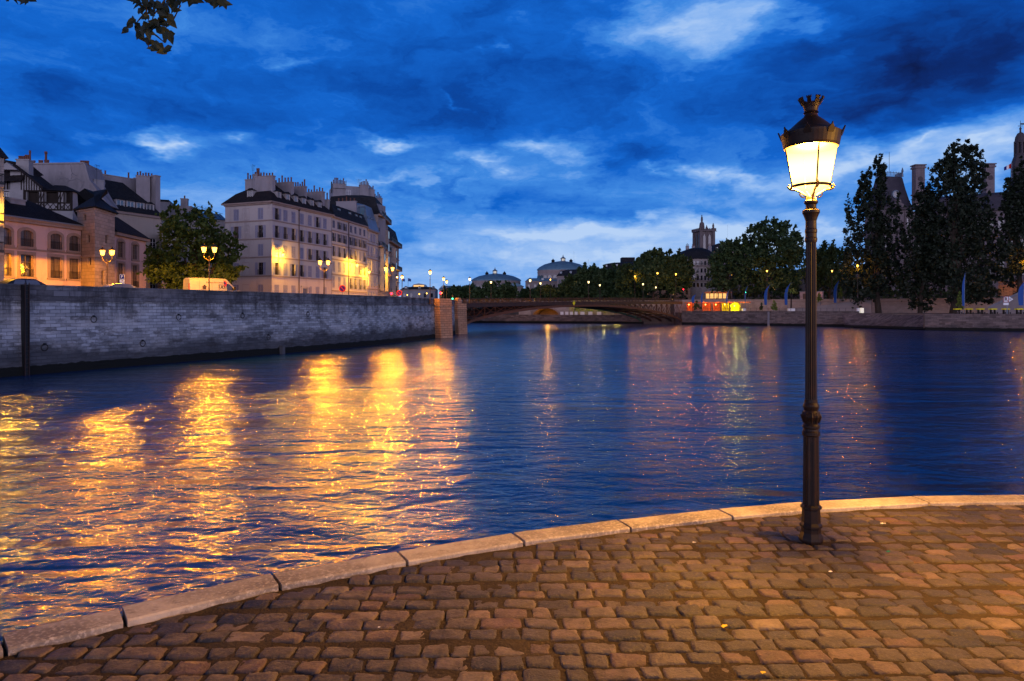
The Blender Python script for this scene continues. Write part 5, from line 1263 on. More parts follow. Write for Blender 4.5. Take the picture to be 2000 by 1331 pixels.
# traffic lights
def traffic_light(px, py, d, base, label, which='red', h=None):
    x, y = ray(px, d); z = zat(py, d); r = thing('traffic_light', label, 'traffic light', (x, y, base)); T = PW[r.name]; h = z-base
    part(MB(T).lathe([(.07,0),(.06,h-.5)], 8), 'post', MT['black_iron'], r)
    part(MB(T).box(-.16, .16, -.1, .14, h-.62, h+.45), 'housing', MT['black_iron'], r)
    for k, zz in enumerate((h+.25, h-.08, h-.42)):
        on = (which == 'red' and k == 0) or (which == 'green' and k == 2)
        zc = zz
        part(MB(T @ Matrix.Translation((0, -.12, zc)) @ RX).lathe([(.02, .10), (.15, .07), (.18, 0)] if on else [(.11, .02), (.11, 0)], 12), 'lens', MT[{'red': 'red_light', 'green': 'green_light'}[which]] if on else MT['black_iron'], r)
    light('signal_glow', r, (0, -.5, h+(.25 if which == 'red' else -.42)), 18 if which == 'red' else 14, (1, .02, .04) if which == 'red' else (.05, 1, .4), .1); return r
traffic_light(861, 575.5, 126, STREET, 'red traffic light on top of the first stone pylon')
traffic_light(765, 577, 108, STREET, 'red traffic light in front of the balconied building')
traffic_light(884, 580.5, 165, STREET, 'green traffic light between the stone pylons and the far trees', 'green')
# ================================================================== trees
def leaves_mesh(name, lobes, n, size, seed, matk, cl=.16, flat=1.0):
    """lobes: (cx, cy, cz, rx, ry, rz, weight); leaf sized faces in clumps through the volume"""
    g = np.random.default_rng(seed); w = np.array([l[6] for l in lobes], float); w /= w.sum(); P = []
    for l, ww in zip(lobes, w):
        m = int(n*ww); nc = max(6, m//28)
        d = g.normal(size=(nc, 3)); d /= np.linalg.norm(d, axis=1)[:, None]; rr = g.random(nc)**.36*1.04
        c = d*rr[:, None]*np.array(l[3:6])+np.array(l[:3])
        k = g.integers(0, nc, m); s = cl*np.array(l[3:6])*(.35+1.0*g.random(nc)**1.6)[:, None]
        P.append(c[k]+g.normal(size=(m, 3))*s[k]*.75)
    P = np.concatenate(P); m = len(P)
    a = g.normal(size=(m, 3)); a /= np.linalg.norm(a, axis=1)[:, None]; b = g.normal(size=(m, 3)); b -= (a*b).sum(1)[:, None]*a; b /= np.linalg.norm(b, axis=1)[:, None]
    s = size*(.55+.9*g.random(m))[:, None]; a *= s; b *= s*.62
    V = np.stack([P-a, P-b*.9, P+a, P+b*.9], 1).reshape(-1, 3).astype('f'); F = np.arange(m*4, dtype='i')
    me = bpy.data.meshes.new(name); me.vertices.add(len(V)); me.vertices.foreach_set('co', V.ravel()); me.loops.add(len(F)); me.loops.foreach_set('vertex_index', F)
    me.polygons.add(m); me.polygons.foreach_set('loop_start', np.arange(0, m*4, 4, dtype='i')); me.polygons.foreach_set('loop_total', np.full(m, 4, 'i')); me.update()
    me.materials.append(MT[matk]); return me
def trunk_mesh(h, r0, limbs, seed, lean=0.0, clear=.3):
    rr = random.Random(seed); mb = MB(); n = 7; path = []; x = y = 0
    for i in range(n): f = i/(n-1); path.append((x+lean*h*f*f, y, h*f)); x += rr.uniform(-.02, .02)*h; y += rr.uniform(-.02, .02)*h
    mb.tube([(path[0][0], path[0][1], -.4)]+path, [r0*1.5]+[r0*(1.15-.8*i/(n-1)) if i else r0*1.25 for i in range(n)], 8)
    for (tx, ty, tz) in limbs:
        f = rr.uniform(clear, .75); i = min(n-2, int(f*(n-1))); s = Vector(path[i]); e = Vector((tx, ty, tz)); q = s.lerp(e, .5)+Vector((0, 0, -.04*h))
        mb.tube([s, q, e], [r0*.45, r0*.28, r0*.08], 5)
    return mb.mesh('trunk', MT['bark'])
def sprays(lobes, k, seed):      # thin leafy shoots breaking the outline of a crown
    rr = random.Random(seed); out = []
    for l in lobes:
        if rr.random() < .8:
            for _ in range(k):
                a = rr.uniform(0, 6.28); u = rr.uniform(.2, 1.0); out.append((l[0]+l[3]*.85*math.cos(a)*(1-u*.5), l[1]+l[4]*.85*math.sin(a)*(1-u*.5), l[2]+l[5]*(.55+.65*u), l[3]*.16, l[4]*.16, l[5]*.36, .035*l[6]))
    return out
def tree(name, label, loc, h, lobes, n, size, seed, matk, r0=.3, th=.6, group=None, lean=0.0, cl=.16, rotz=0.0):
    r = thing(name, label, 'tree', loc, group, rotz); T = PW[r.name]
    limbs = [(l[0], l[1], l[2]) for l in lobes if l[6] > .2]
    put(trunk_mesh(h*th, r0, limbs, seed, lean), 'trunk', r, T); put(leaves_mesh('crown', lobes, n, size, seed, matk, cl), 'crown', r, T); return r
def px_lobes(base_px, d, base_z, blobs, depth=.8):   # crown lobes measured in the photo: px, py, half width, half height (in px), weight
    bx, by = ray(base_px, d); out = []; rr = random.Random(int(base_px))
    for px, py, rx, ry, w in blobs:
        x, y = ray(px, d); k = d/FPX; out.append((x-bx, rr.uniform(-.25, .25)*rx*k, zat(py, d)-base_z, rx*k, rx*k*depth, ry*k, w))
    return out
def px_tree(name, label, px, d, bz, blobs, n, size, seed, matk, **kw):
    lobes = px_lobes(px, d, bz, blobs); lobes += sprays(lobes, 4 if 'poplar' in name else 3, seed); h = max(l[2]+l[5] for l in lobes); x, y = ray(px, d)
    return tree(name, label, (x, y, bz), h, lobes, n, size, seed, matk, **kw)
px_tree('chestnut_tree', 'broad chestnut tree lit from below by a street lamp, between cream house and corner house', 382, 88, STREET,
  [(380,470,66,52,3), (345,440,30,26,.8), (400,425,26,20,.6), (318,505,36,28,1.2), (430,490,42,36,1.3), (450,520,26,22,.8), (340,535,54,24,1.6), (300,520,18,34,.6), (420,540,42,24,1.2), (452,470,16,14,.3), (385,510,60,34,1.8), (360,560,60,20,1.2)],
  15000, .24, 11, 'chestnut_leaves', r0=.35, th=.55)
# --- trees of the right bank
UP = 9.0; LOWQ = 4.0
px_tree('poplar_tree', 'ragged tall poplar leaning right, first right of the iron lamp post', 1716, 203, LOWQ,
  [(1716,335,11,26,.5), (1690,365,14,30,.6), (1672,405,18,30,.5), (1700,420,30,50,1.1), (1735,450,26,60,1.0), (1700,500,46,60,2.2), (1665,470,18,40,.5), (1735,530,38,50,1.6), (1690,560,42,34,1.2), (1655,540,14,40,.5), (1722,375,12,30,.5)],
  15000, .50, 21, 'poplar_leaves', r0=.75, th=.75, cl=.17, group='tall poplars on the right bank', lean=.01)
px_tree('poplar_tree', 'tallest and densest poplar, its crown reaching highest on the right bank', 1862, 190, LOWQ,
  [(1895,300,16,24,.6), (1865,310,18,26,.7), (1845,345,24,34,1.0), (1885,350,34,44,1.6), (1915,330,14,24,.5), (1865,410,46,56,2.4), (1900,440,46,56,2.2), (1860,500,52,60,2.6), (1920,500,40,60,1.8), (1880,560,48,34,1.6), (1915,570,36,24,.8)],
  22000, .46, 22, 'poplar_leaves', r0=.85, th=.75, cl=.17, group='tall poplars on the right bank')
px_tree('poplar_tree', 'poplar between the slate pavilion roof and the tallest poplar, crown down to the quay', 1797, 196, LOWQ,
  [(1812,375,22,28,.7), (1800,420,30,44,1.4), (1828,450,28,50,1.2), (1795,490,38,50,1.9), (1820,530,40,44,1.7), (1785,555,30,36,1.0), (1805,590,24,16,.5)],
  13000, .46, 23, 'poplar_leaves', r0=.55, th=.6, cl=.17, group='tall poplars on the right bank')
px_tree('poplar_tree', 'dark poplar at the right edge below the clock lantern', 1992, 186, UP,
  [(1985,370,22,36,1.0), (2010,400,40,60,2), (1990,450,36,50,1.8), (1975,510,30,40,1.2), (2010,540,40,40,1.4), (1965,420,12,20,.3)],
  12000, .46, 24, 'poplar_leaves', r0=.6, th=.6, cl=.17, group='tall poplars on the right bank')
GP = 'plane trees on the right bank'
px_tree('plane_tree', 'large loose crowned plane tree just left of the iron lamp post', 1500, 236, UP,
  [(1500,450,26,22,.7), (1535,460,26,26,.8), (1480,455,20,16,.4), (1520,490,44,34,1.9), (1545,520,30,40,1.4), (1490,520,40,36,1.7), (1520,555,44,20,1.2), (1556,480,14,30,.4)],
  15000, .55, 31, 'plane_leaves', r0=.6, th=.5, group=GP)
px_tree('plane_tree', 'dark green plane tree right of the round domed building', 1425, 242, UP,
  [(1425,490,28,20,.9), (1410,515,28,26,1.1), (1445,510,34,34,1.4), (1460,480,18,20,.5), (1420,545,38,24,1.3), (1460,550,30,20,.9), (1400,540,16,24,.4)],
  12000, .55, 32, 'plane_leaves', r0=.55, th=.5, group=GP)
px_tree('plane_tree', 'rounded plane tree just right of the iron lamp post', 1620, 246, UP,
  [(1618,495,26,18,.8), (1600,515,22,22,.9), (1640,510,24,24,.9), (1620,540,44,24,1.6), (1650,548,24,18,.6), (1596,545,16,20,.5)],
  11000, .5, 33, 'plane_leaves', r0=.5, th=.5, group=GP)
for px, d, top, hw, lab, sd in ((1318, 262, 497, 30, 'plane tree left of the round domed building', 34), (1276, 264, 493, 30, 'tallest plane tree of the row behind the iron bridge', 35), (1235, 276, 516, 28, 'plane tree in the middle of the row behind the iron bridge', 36),
                                (1192, 290, 523, 28, 'plane tree below the dark zinc roofs behind the bridge', 37), (1152, 300, 521, 26, 'plane tree below the flat zinc dome roof', 38), (1122, 306, 540, 24, 'last low plane tree at the left of the row', 39)):
    px_tree('plane_tree', lab, px, d, UP-1.0, [(px,top+14,hw*.75,16,1), (px-hw*.6,top+28,hw*.65,20,1), (px+hw*.6,top+26,hw*.65,20,1), (px,top+46,hw*1.2,26,2.0), (px,top+62,hw*1.0,14,.8)], 12000, .62, sd, 'plane_leaves', r0=.5, th=.5, group=GP)
GF = 'low trees along the far bank'
for px, d, top, hw, bot, lab, sd in ((962, 300, 553, 24, 588, 'rounded dark tree in front of the smaller round roofed theatre', 41), (993, 305, 557, 18, 588, 'narrow tree in front of the right end of the smaller theatre', 42), (1065, 300, 560, 22, 588, 'orange lit tree in front of the second theatre', 43), (1033, 312, 570, 18, 588, 'small low tree between the two theatres', 44),
                                     (905, 310, 558, 26, 588, 'low tree left of the smaller theatre above the bridge head', 45), (880, 318, 566, 18, 588, 'small low tree beside the green traffic light', 46), (930, 300, 564, 14, 588, 'small tree right above the start of the bridge', 47), (1095, 320, 563, 16, 588, 'small tree at the foot of the long zinc roofed building', 48)):
    px_tree('street_tree', lab, px, d, UP-2.5, [(px,(top+bot)/2-4,hw,(bot-top)*.42,2), (px-hw*.4,bot-12,hw*.7,11,1), (px+hw*.5,bot-11,hw*.6,11,1)], 4500, .6, sd, 'plane_leaves', r0=.3, th=.5, group=GF)
# --- near riverside tree outside the frame at the left; one twig hangs into the picture
def near_tree():
    bx, by = -4.3, 2.05
    r = thing('riverside_tree', 'poplar on the near quay whose leafy twig hangs into the sky at top left', 'tree', (bx, by, PAVE-.03)); T = PW[r.name]
    mb = MB(); rr = random.Random(5)
    mb.tube([(0,0,-.2),(0,0,.1),(.02,.02,1.4),(.05,.08,2.8),(.0,.2,4.4),(-.1,.3,6.5),(0,.3,9)], [.30,.24,.21,.19,.16,.12,.05], 12)
    mb.tube([(.0,.2,4.3),(.7,.9,4.95),(1.5,1.8,5.2),(2.1,2.6,5.15),(2.55,3.1,4.95)], [.10,.07,.05,.03,.012], 8)
    mb.tube([(.0,.25,5.2),(-.8,-.8,6.2),(-1.4,-1.8,7.6)], [.09,.06,.02], 6); mb.tube([(0,.25,5.6),(.9,-.5,6.8),(1.6,-.9,8.2)], [.08,.05,.02], 6)
    put(mb.mesh('trunk', MT['bark']), 'trunk', r, T)
    put(leaves_mesh('crown', [(0,0,9,1.8,1.8,2.2,2), (-1.2,-1.6,7.8,1.4,1.4,1.4,1), (1.5,-.8,8.3,1.4,1.3,1.3,1), (1.3,1.5,6.9,1.3,1.2,.9,.8)], 6000, .055, 5, 'poplar_leaves'), 'crown', r, T)
    # twigs measured in the photo at about five metres
    g = random.Random(9)
    def wp(px, py, d=5.0): return W(px, py, d) - Vector((bx, by, PAVE-.03))
    tw = MB()
    tips = [[(330,-40),(322,0),(300,30),(292,60),(290,96)], [(330,-40),(345,-5),(352,12),(338,40),(318,60)], [(300,-45),(285,0),(286,25),(292,45)], [(292,60),(308,72),(322,84)], [(296,10),(312,14),(330,18)], [(286,25),(274,36),(266,46)],
            [(335,-30),(372,-22),(400,-12),(424,0),(432,6)], [(300,-40),(262,-30),(262,-4)], [(260,-40),(120,-36),(40,-20),(30,-6)]]
    for t in tips: tw.tube([wp(x, y, 5.0+g.uniform(-.05, .05)) for x, y in t], [.010]+[.006]*(len(t)-2)+[.003], 5)
    tw.tube([wp(335,-30), wp(332,-60), Vector((2.35,2.9,5.0))], .012, 5)
    put(tw.mesh('twig', MT['twig']), 'twig', r, T)
    spots = [(268,4),(300,6),(306,14),(312,8),(322,12),(328,20),(284,14),(276,22),(262,36),(258,46),(266,52),(247,58),(272,68),(284,34),(300,28),(318,26),(326,34),(334,30),(340,16),(300,44),(308,52),(296,56),(288,50),(320,44),(312,40),(298,82),(290,78),(304,86),(322,74),(330,70),(310,92),(318,100),(326,98),(300,98),
             (350,4),(358,-2),(372,0),(384,2),(414,6),(422,10),(428,2),(436,10),(408,0),(440,4),(420,-4),(316,58),(292,66),(282,60),(270,10),(263,2),(254,-2),(286,4),(334,46),(30,-2),(44,2),(16,0),(60,-3),(336,4),(294,20),(324,62)]
    V = []; F = []
    for x, y in spots:
        for q in range(2):
            p = wp(x+g.uniform(-4, 4), y+g.uniform(-4, 4), 5.0+g.uniform(-.15, .15)); sz = g.uniform(.028, .050); ax = Vector((g.uniform(-1, 1), g.uniform(-.6, .6), g.uniform(-1.2, .1))).normalized(); sd = ax.cross(Vector((g.uniform(-.5, .5), 1, g.uniform(-.5, .5)))).normalized()
            up = ax.cross(sd)*.12; o = len(V)
            pts = [p-ax*sz*.9, p-ax*sz*.35+sd*sz*.62+up*sz, p+ax*sz*.25+sd*sz*.50+up*sz, p+ax*sz*1.15, p+ax*sz*.25-sd*sz*.50+up*sz, p-ax*sz*.35-sd*sz*.62+up*sz]
            V += [tuple(v) for v in pts]; F += [(o,o+1,o+2,o+3), (o,o+3,o+4,o+5)]
    me = MB(); me.v = V; me.f = F; put(me.mesh('hanging_leaves', MT['near_leaves']), 'hanging_leaves', r, T)
near_tree()
# ================================================================== iron bridge
BA = Vector((-10.75, 150.0)); BB = Vector((57.7, 232.0)); Tb, Lb = frame(BA, BB); BW = 16.0
bridge = thing('iron_bridge', 'low iron arch road bridge with lattice spandrels across the river', 'bridge', (BA.x, BA.y, 0))
dz = lambda f: 6.35+1.35*f+.25*math.sin(math.pi*f)              # deck top
az = lambda f: 1.75-.6*f+4.75*max(0, 1-(2*f-1)**2)**.75        # centre line of the arch chord
nseg = 40; fs = [k/nseg for k in range(nseg+1)]
mb = MB(Tb); mb.ring([[(f*Lb, .15, dz(f)-.75), (f*Lb, BW-.15, dz(f)-.75), (f*Lb, BW-.15, dz(f)-.05), (f*Lb, .15, dz(f)-.05)] for f in fs]); part(mb, 'deck', MT['street_asphalt'], bridge)
for y, nm in ((-.1, 'front'), (BW-.1, 'back')):
    mb = MB(Tb); mb.ring([[(f*Lb, y-.18, dz(f)-.85), (f*Lb, y+.22, dz(f)-.85), (f*Lb, y+.22, dz(f)), (f*Lb, y-.18, dz(f))] for f in fs]); mb.ring([[(f*Lb, y-.26, dz(f)-.08), (f*Lb, y+.3, dz(f)-.08), (f*Lb, y+.3, dz(f)+.06), (f*Lb, y-.26, dz(f)+.06)] for f in fs])
    part(mb, 'edge_girder', MT['brown_iron'], bridge)
    mb = MB(Tb); mb.ring([[(f*Lb, y-.05, dz(f)+1.0), (f*Lb, y+.05, dz(f)+1.0), (f*Lb, y+.05, dz(f)+1.1), (f*Lb, y-.05, dz(f)+1.1)] for f in fs])
    n = int(Lb/.28)
    for k in range(n+1): f = k/n; w_ = .09 if k % 12 == 0 else .025; mb.box(f*Lb-w_, f*Lb+w_, y-.03, y+.03, dz(f)+.02, dz(f)+(1.2 if k % 12 == 0 else 1.02))
    part(mb, 'railing', MT['brown_iron'], bridge)
for k, y in enumerate((0, 3.9, 7.8, 11.7, 15.6)):
    mt = MT['rust_iron'] if k == 0 else (MT['green_iron'] if k == 4 else MT['brown_iron'])
    mb = MB(Tb); mb.ring([[(f*Lb, y-.25, az(f)-.32), (f*Lb, y+.25, az(f)-.32), (f*Lb, y+.25, az(f)+.28), (f*Lb, y-.25, az(f)+.28)] for f in fs]); part(mb, 'arch_rib', mt, bridge)
    nb = 30
    for j0, j1 in ((0, 15), (15, 30)):
      mb = MB(Tb)
      for j in range(j0, j1):
        f0, f1 = j/nb, (j+1)/nb; zt0, zt1 = dz(f0)-.8, dz(f1)-.8; zb0, zb1 = az(f0)+.25, az(f1)+.25
        if zt0-zb0 < .35: continue
        mb.bar((f0*Lb, y, zt0), (f1*Lb, y, zb1), .11); mb.bar((f0*Lb, y, zb0), (f1*Lb, y, zt1), .11); mb.bar((f0*Lb, y, zb0), (f0*Lb, y, zt0), .12)
      part(mb, 'lattice', mt, bridge)
mb = MB(Tb)
for j in range(1, 30, 2): f = j/30; mb.box(f*Lb-.12, f*Lb+.12, .3, BW-.3, az(f)-.1, az(f)+.12)
part(mb, 'cross_brace', MT['brown_iron'], bridge)
x0 = Lb*.455; s_ = scoord(Tb, 1119); mb = MB(Tb @ Matrix.Translation((s_, -.34, dz(s_/Lb)-.35)) @ Matrix.Rotation(R(45), 4, 'Y')); mb.box(-.45, .45, -.02, .02, -.45, .45)
part(mb, 'navigation_sign', MT['yellow_cloth'], bridge)
GB = 'single lamps on the iron bridge'
def on_bridge(px, y): s = scoord(Tb @ Matrix.Translation((0, y, 0)), px); p = Tb @ Vector((s, y, dz(s/Lb))); return tuple(p)
lb0 = city_lamp('street_lamp', 'bridge lamp on the near railing, first from the island', on_bridge(917.5, .5), 1, GB, 260, 5.1, glass='lamp_pale', col=(1,.62,.22))
for px, y, lab in ((959, 15.5, 'bridge lamp on the far railing, first from the island'), (1035.5, .5, 'bridge lamp on the near railing left of the stone arch'), (1055.6, 15.5, 'bridge lamp on the far railing above the stone arch'),
                   (1149.6, .5, 'bridge lamp on the near railing right of the yellow diamond sign'), (1171.6, 15.5, 'bridge lamp on the far railing right of the yellow diamond sign'), (1256, .5, 'bridge lamp on the near railing before the orange lit arcade'), (1281, 15.5, 'bridge lamp on the far railing, nearest the right bank')):
    dup(lb0, on_bridge(px, y), 0, lab, GB)
# no floodlight is set here; the abutment's orange is put into its stone colour
p = on_bridge(913, -1.2)
# ================================================================== right bank
RL = [(57.7, 232), (80.2, 214), (100.5, 198)]
w2 = thing('river_wall', 'long low stone river wall of the right bank below the beach huts', 'quay wall', (57.7, 232, 0))
def wall_line(line, z1, mtk, root, cop=True, z0=-1, th=.9, off0=0.0, nm='wall_face'):
    part(strip_wall(MB(), line, off0, th, z0, z1, .15), nm, MT[mtk], root)
    if cop: part(strip_wall(MB(), line, -.1, th+.05, z1, z1+.22), 'coping', MT[mtk], root)
wall_line(RL, 4.35, 'low_quay_stone', w2)
p_ = ray(1501, 213.8); part(MB(Matrix.Translation((p_[0], p_[1]-.1, 0)) @ Matrix.Rotation(R(-38), 4, 'Z')).box(-.28, .28, -.25, .1, -.5, 4.4), 'fender', MT['grey_plaster'], w2)
p_ = ray(1375, 228); part(MB(Matrix.Translation((p_[0]-.2, p_[1]-.6, 0)) @ Matrix.Rotation(R(-38), 4, 'Z')).box(-.15, .15, -.2, .1, -.5, 2.0), 'fender_post', MT['quay_dark'], w2)
w3 = thing('river_wall', 'taller dark stone river wall at the right edge under the yellow tables', 'quay wall', (101, 167, 0))
RL3 = [(101.0, 167.0), (109, 161.5), (117.4, 156), (135, 148), (180, 130)]
wall_line(RL3, 3.75, 'low_quay_stone', w3)
# paved slope between the two walls
rp = thing('boat_ramp', 'sloping stone boat ramp running into the water between the two river walls', 'ramp', (99, 185, 0))
mb = MB()
a, b, c, d = ray(1668, 187), ray(1812, 167.2), ray(1812, 172.5), ray(1705, 189)
q1, q2 = ray(1735, 176.5), ray(1762, 182)
mb.add([(a[0],a[1],-.6),(q1[0],q1[1],-.6),(b[0],b[1],-.6),(c[0],c[1],3.6),(q2[0],q2[1],3.6),(d[0],d[1],3.95),(a[0]+1,a[1]+9,3.95),(a[0],a[1]+5,-.6)], [(0,1,4,5),(1,2,3,4),(0,5,6,7)])
part(mb, 'paved_slope', MT['low_quay_stone'], rp)
mb = MB(); mb.tube([(a[0],a[1],.25),(q1[0],q1[1],.25),(b[0],b[1],.25)], .35, 4); part(mb, 'ramp_foot', MT['low_quay_stone'], rp)
UL = [(58.5, 246), (80, 240), (117.5, 226), (152, 204), (200, 170)]
lowq = [(57.9, 232.9), (80.8, 214.8), (101, 198.8), (101.5, 190), ray(1705, 190), ray(1765, 182.3), ray(1812, 172.6), (101.3, 168), (117.9, 156.9), (135.4, 149), (180.4, 131), (215, 160), (160, 230), (60, 262)]
struct(MB().prism(lowq, -1, LOWQ-.02), 'lower_quay', MT['bank_gravel'])
w4 = thing('retaining_wall', 'tall pale retaining wall with railing along the upper street of the right bank', 'quay wall', (58.5, 246, 0))
wall_line(UL, 8.4, 'pale_stone', w4, z0=3)
part(strip_wall(MB(), UL, -.15, .9, 7.6, 7.85), 'string_course', MT['trim_stone'], w4)
def rail_line(line, z, h, step, mtk, root, name='railing', posts=.04, bars=2):
    mb = MB()
    for a, b in zip(line[:-1], line[1:]):
        a3, b3 = Vector((*a, z)), Vector((*b, z)); n = max(1, int((b3-a3).length/step))
        for k in range(n): q = a3.lerp(b3, k/n); mb.bar(q, q+Vector((0,0,h)), posts)
        for j in range(bars): mb.bar(a3+Vector((0,0,h*(1-j*.45))), b3+Vector((0,0,h*(1-j*.45))), .03)
    return part(mb, name, MT[mtk], root)
rail_line(off(UL, .4), 8.62, 1.0, 1.8, 'black_iron', w4)
rail_line(off(RL, .3), 4.57, .9, 1.7, 'black_iron', w2, posts=.06, bars=1)
struct(MB().prism(off(UL, .8)+[(260, 190), (400, 900), (-420, 900), (-300, 320), (-16, 292), (40, 279), (60, 262)], 3, UP-.45), 'right_bank_ground', MT['street_asphalt'])
# ramp wall climbing to the street and the low landing wall
rw = thing('ramp_wall', 'grey ramp wall climbing right behind the iron lamp post', 'wall', (*ray(1530, 222), LOWQ))
T_, L_ = frame(ray(1515, 226), ray(1702, 205)); mb = MB(T_)
mb.extrude_xz([(0, LOWQ-.1), (L_, LOWQ-.1), (L_, 8.2), (L_*.75, 7.3), (L_*.35, 5.7), (0, 4.7)], 0, .6); part(mb, 'wall_face', MT['far_stone'], rw)
mb = MB(T_); mb.extrude_xz([(L_*.0, 4.7), (L_*.35, 5.7), (L_*.75, 7.3), (L_, 8.2), (L_, 8.4), (L_*.75, 7.5), (L_*.35, 5.9), (0, 4.9)], -.1, .7); part(mb, 'coping', MT['trim_stone'], rw)
rw2 = thing('stair_wall', 'dark sloping stair wall behind the no mooring sign at the right edge', 'wall', (*ray(1930, 186), LOWQ))
T_, L_ = frame(ray(1930, 184), ray(2030, 176)); mb = MB(T_); mb.extrude_xz([(0, LOWQ-.1), (L_, LOWQ-.1), (L_, 11.5), (0, 5.2)], 0, 1.0); part(mb, 'wall_face', MT['far_stone'], rw2)
mb = MB(T_); mb.extrude_xz([(0, 5.2), (L_, 11.5), (L_, 12.1), (0, 5.8)], -.2, 1.2); part(mb, 'coping', MT['grey_plaster'], rw2)
bl = thing('balustrade', 'stone balustrade lit orange between the poplars at the right edge', 'balustrade', (*ray(1950, 199), UP)); T_, L_ = frame(ray(1950, 200), ray(2010, 196)); mb = MB(T_)
zb0 = zat(562, 198); 
mb.box(0, L_, 0, .5, zb0-2.4, zb0); mb.box(0, L_, 0, .5, zb0+1.5, zb0+1.75)
for k in range(22): x = L_*(k+.5)/22; mb.lathe([(.08, zb0), (.16, zb0+.4), (.07, zb0+1.0), (.12, zb0+1.5)], 6, (x, .25, 0))
part(mb, 'balusters', MT['pylon_stone'], bl); light('lamp_glow', bl, (1, -4, zb0+4.5-UP), 900, (1,.35,.05), .3)
# --- beach: huts, banners, tables, planters
def hut(px0, px1, d, label, bcol, h=3.1, peak=False, pw=170, gcol=(1,.30,.03)):
    T_, L_ = frame(ray(px0, d), ray(px1, d-(px1-px0)*.08)); o = T_.translation
    r = thing('beach_hut', label, 'hut', (o.x, o.y, LOWQ), 'beach huts below the retaining wall')
    mb = MB(T_); mb.box(0, .12, 0, 2.2, LOWQ, LOWQ+h); mb.box(L_-.12, L_, 0, 2.2, LOWQ, LOWQ+h); mb.box(.12, L_-.12, 2.1, 2.2, LOWQ, LOWQ+h); mb.box(.12, L_-.12, .1, .2, LOWQ, LOWQ+1.0); part(mb, 'wall_panel', MT[bcol], r)
    mb = MB(T_)
    if peak: mb.extrude_xz([(-.2, LOWQ+h), (L_+.2, LOWQ+h), (L_*.5+.2, LOWQ+h+1.0), (L_*.5-.2, LOWQ+h+1.0)], -.3, 2.5)
    else: mb.box(-.2, L_+.2, -.6, 2.4, LOWQ+h, LOWQ+h+.15)
    part(mb, 'roof', MT[bcol], r)
    part(MB(T_).lathe([(.05, LOWQ+h-.15), (.16, LOWQ+h-.28), (.17, LOWQ+h-.42), (.08, LOWQ+h-.55)], 10, (L_/2, -.9, 0)), 'hanging_bulb', MT['tungsten'], r)
    p = T_ @ Vector((L_/2, -.6, LOWQ+h-.7)); light('bulb', r, tuple(p-Vector((o.x, o.y, LOWQ))), pw, gcol, .15)
    return r
hut(1341, 1352, 237, 'open orange beach hut, first beside the bridge end', 'orange_board'); hut(1372, 1386, 234, 'open orange beach hut right of the conical tree', 'orange_board')
hut(1393, 1405, 232, 'open orange beach hut in the middle of the row', 'orange_board'); hut(1410, 1423, 230, 'yellow fronted beach hut left of the yellow gabled hut', 'yellow_cloth', gcol=(1,.55,.05)); hut(1427, 1444, 229, 'bright yellow gabled beach hut at the right end of the row', 'yellow_cloth', 2.6, True, 500, (1,.8,.12))
aw = thing('canopy_roof', 'long flat canopy strip above the beach huts with red lamps', 'canopy', (*ray(1338, 241), LOWQ)); T_, L_ = frame(ray(1338, 241), ray(1466, 233)); part(MB(T_).box(0, L_, -1.2, 2, 7.4, 7.7), 'canopy_board', MT['orange_board'], aw)
mb = MB(T_); 
for k in range(8): x = L_*k/7; mb.box(x-.12, x+.12, -.1, .1, LOWQ, 7.4)
part(mb, 'canopy_post', MT['far_stone'], aw)
for k in range(5):
    p = T_ @ Vector((L_*(k+.5)/5, -1.8, 6.9)); light('canopy_lamp', aw, tuple(p-Vector(aw.location)), 170, (1,.24,.02) if k < 4 else (1,.7,.15), .2)
def banner(px, d, y0, y1, label, base=LOWQ, w=.9, curve=1.0, group='tall blue feather banners on the beach'):
    x, y = ray(px, d); r = thing('feather_banner', label, 'banner', (x, y, base), group); T = PW[r.name]; h = zat(y0, d)-base; hb = max(.3, zat(y1, d)-base)
    k = d/FPX
    path = [(0,0,0), (.0,0,h*.5), (.25*curve,0,h*.8), (.8*curve,0,h*.95), (1.5*curve,0,h), (2.2*curve,0,h-.2)]
    part(MB(T).tube(path, [.06,.05,.04,.035,.03,.02], 5), 'pole', MT['zinc'], r)
    pts0 = []; pts1 = []
    for i in range(13):
        f = i/12; z = hb+(h-.3-hb)*f; xx = 0 if f < .45 else .95*curve*((f-.45)/.55)**2
        ww = w*(.45+1.5*f*(1-f)+.4*(1-f))*(1-max(0, f-.75)*3.2); pts0.append((xx-max(.05, ww), z)); pts1.append((xx-.02, z))
    mb = MB(T); 
    for i in range(12): mb.add([(pts0[i][0],.02*math.sin(i),pts0[i][1]),(pts1[i][0],0,pts1[i][1]),(pts1[i+1][0],0,pts1[i+1][1]),(pts0[i+1][0],.02*math.sin(i+1),pts0[i+1][1]), (pts0[i][0],.05,pts0[i][1]),(pts1[i][0],.05,pts1[i][1]),(pts1[i+1][0],.05,pts1[i+1][1]),(pts0[i+1][0],.05,pts0[i+1][1])], [(0,1,2,3),(7,6,5,4),(0,3,7,4),(1,5,6,2)])
    part(mb, 'banner_cloth', MT['banner_blue'], r); return r
banner(1498, 220, 555, 596, 'curved blue banner left of the potted yellow green bush'); banner(1538, 216, 552, 596, 'curved blue banner beside the small palm, left of the lamp post'); banner(1634, 210, 545, 592, 'curved blue banner on the ramp right of the lamp post')
banner(1421, 230, 566, 594, 'slim blue banner between the yellow beach huts', w=.5, curve=.5); banner(1372, 236, 568, 592, 'slim blue banner right of the conical tree among the orange huts', w=.5, curve=.4); banner(1456, 226, 556, 590, 'thin hooked banner pole at the green traffic light', w=.25)
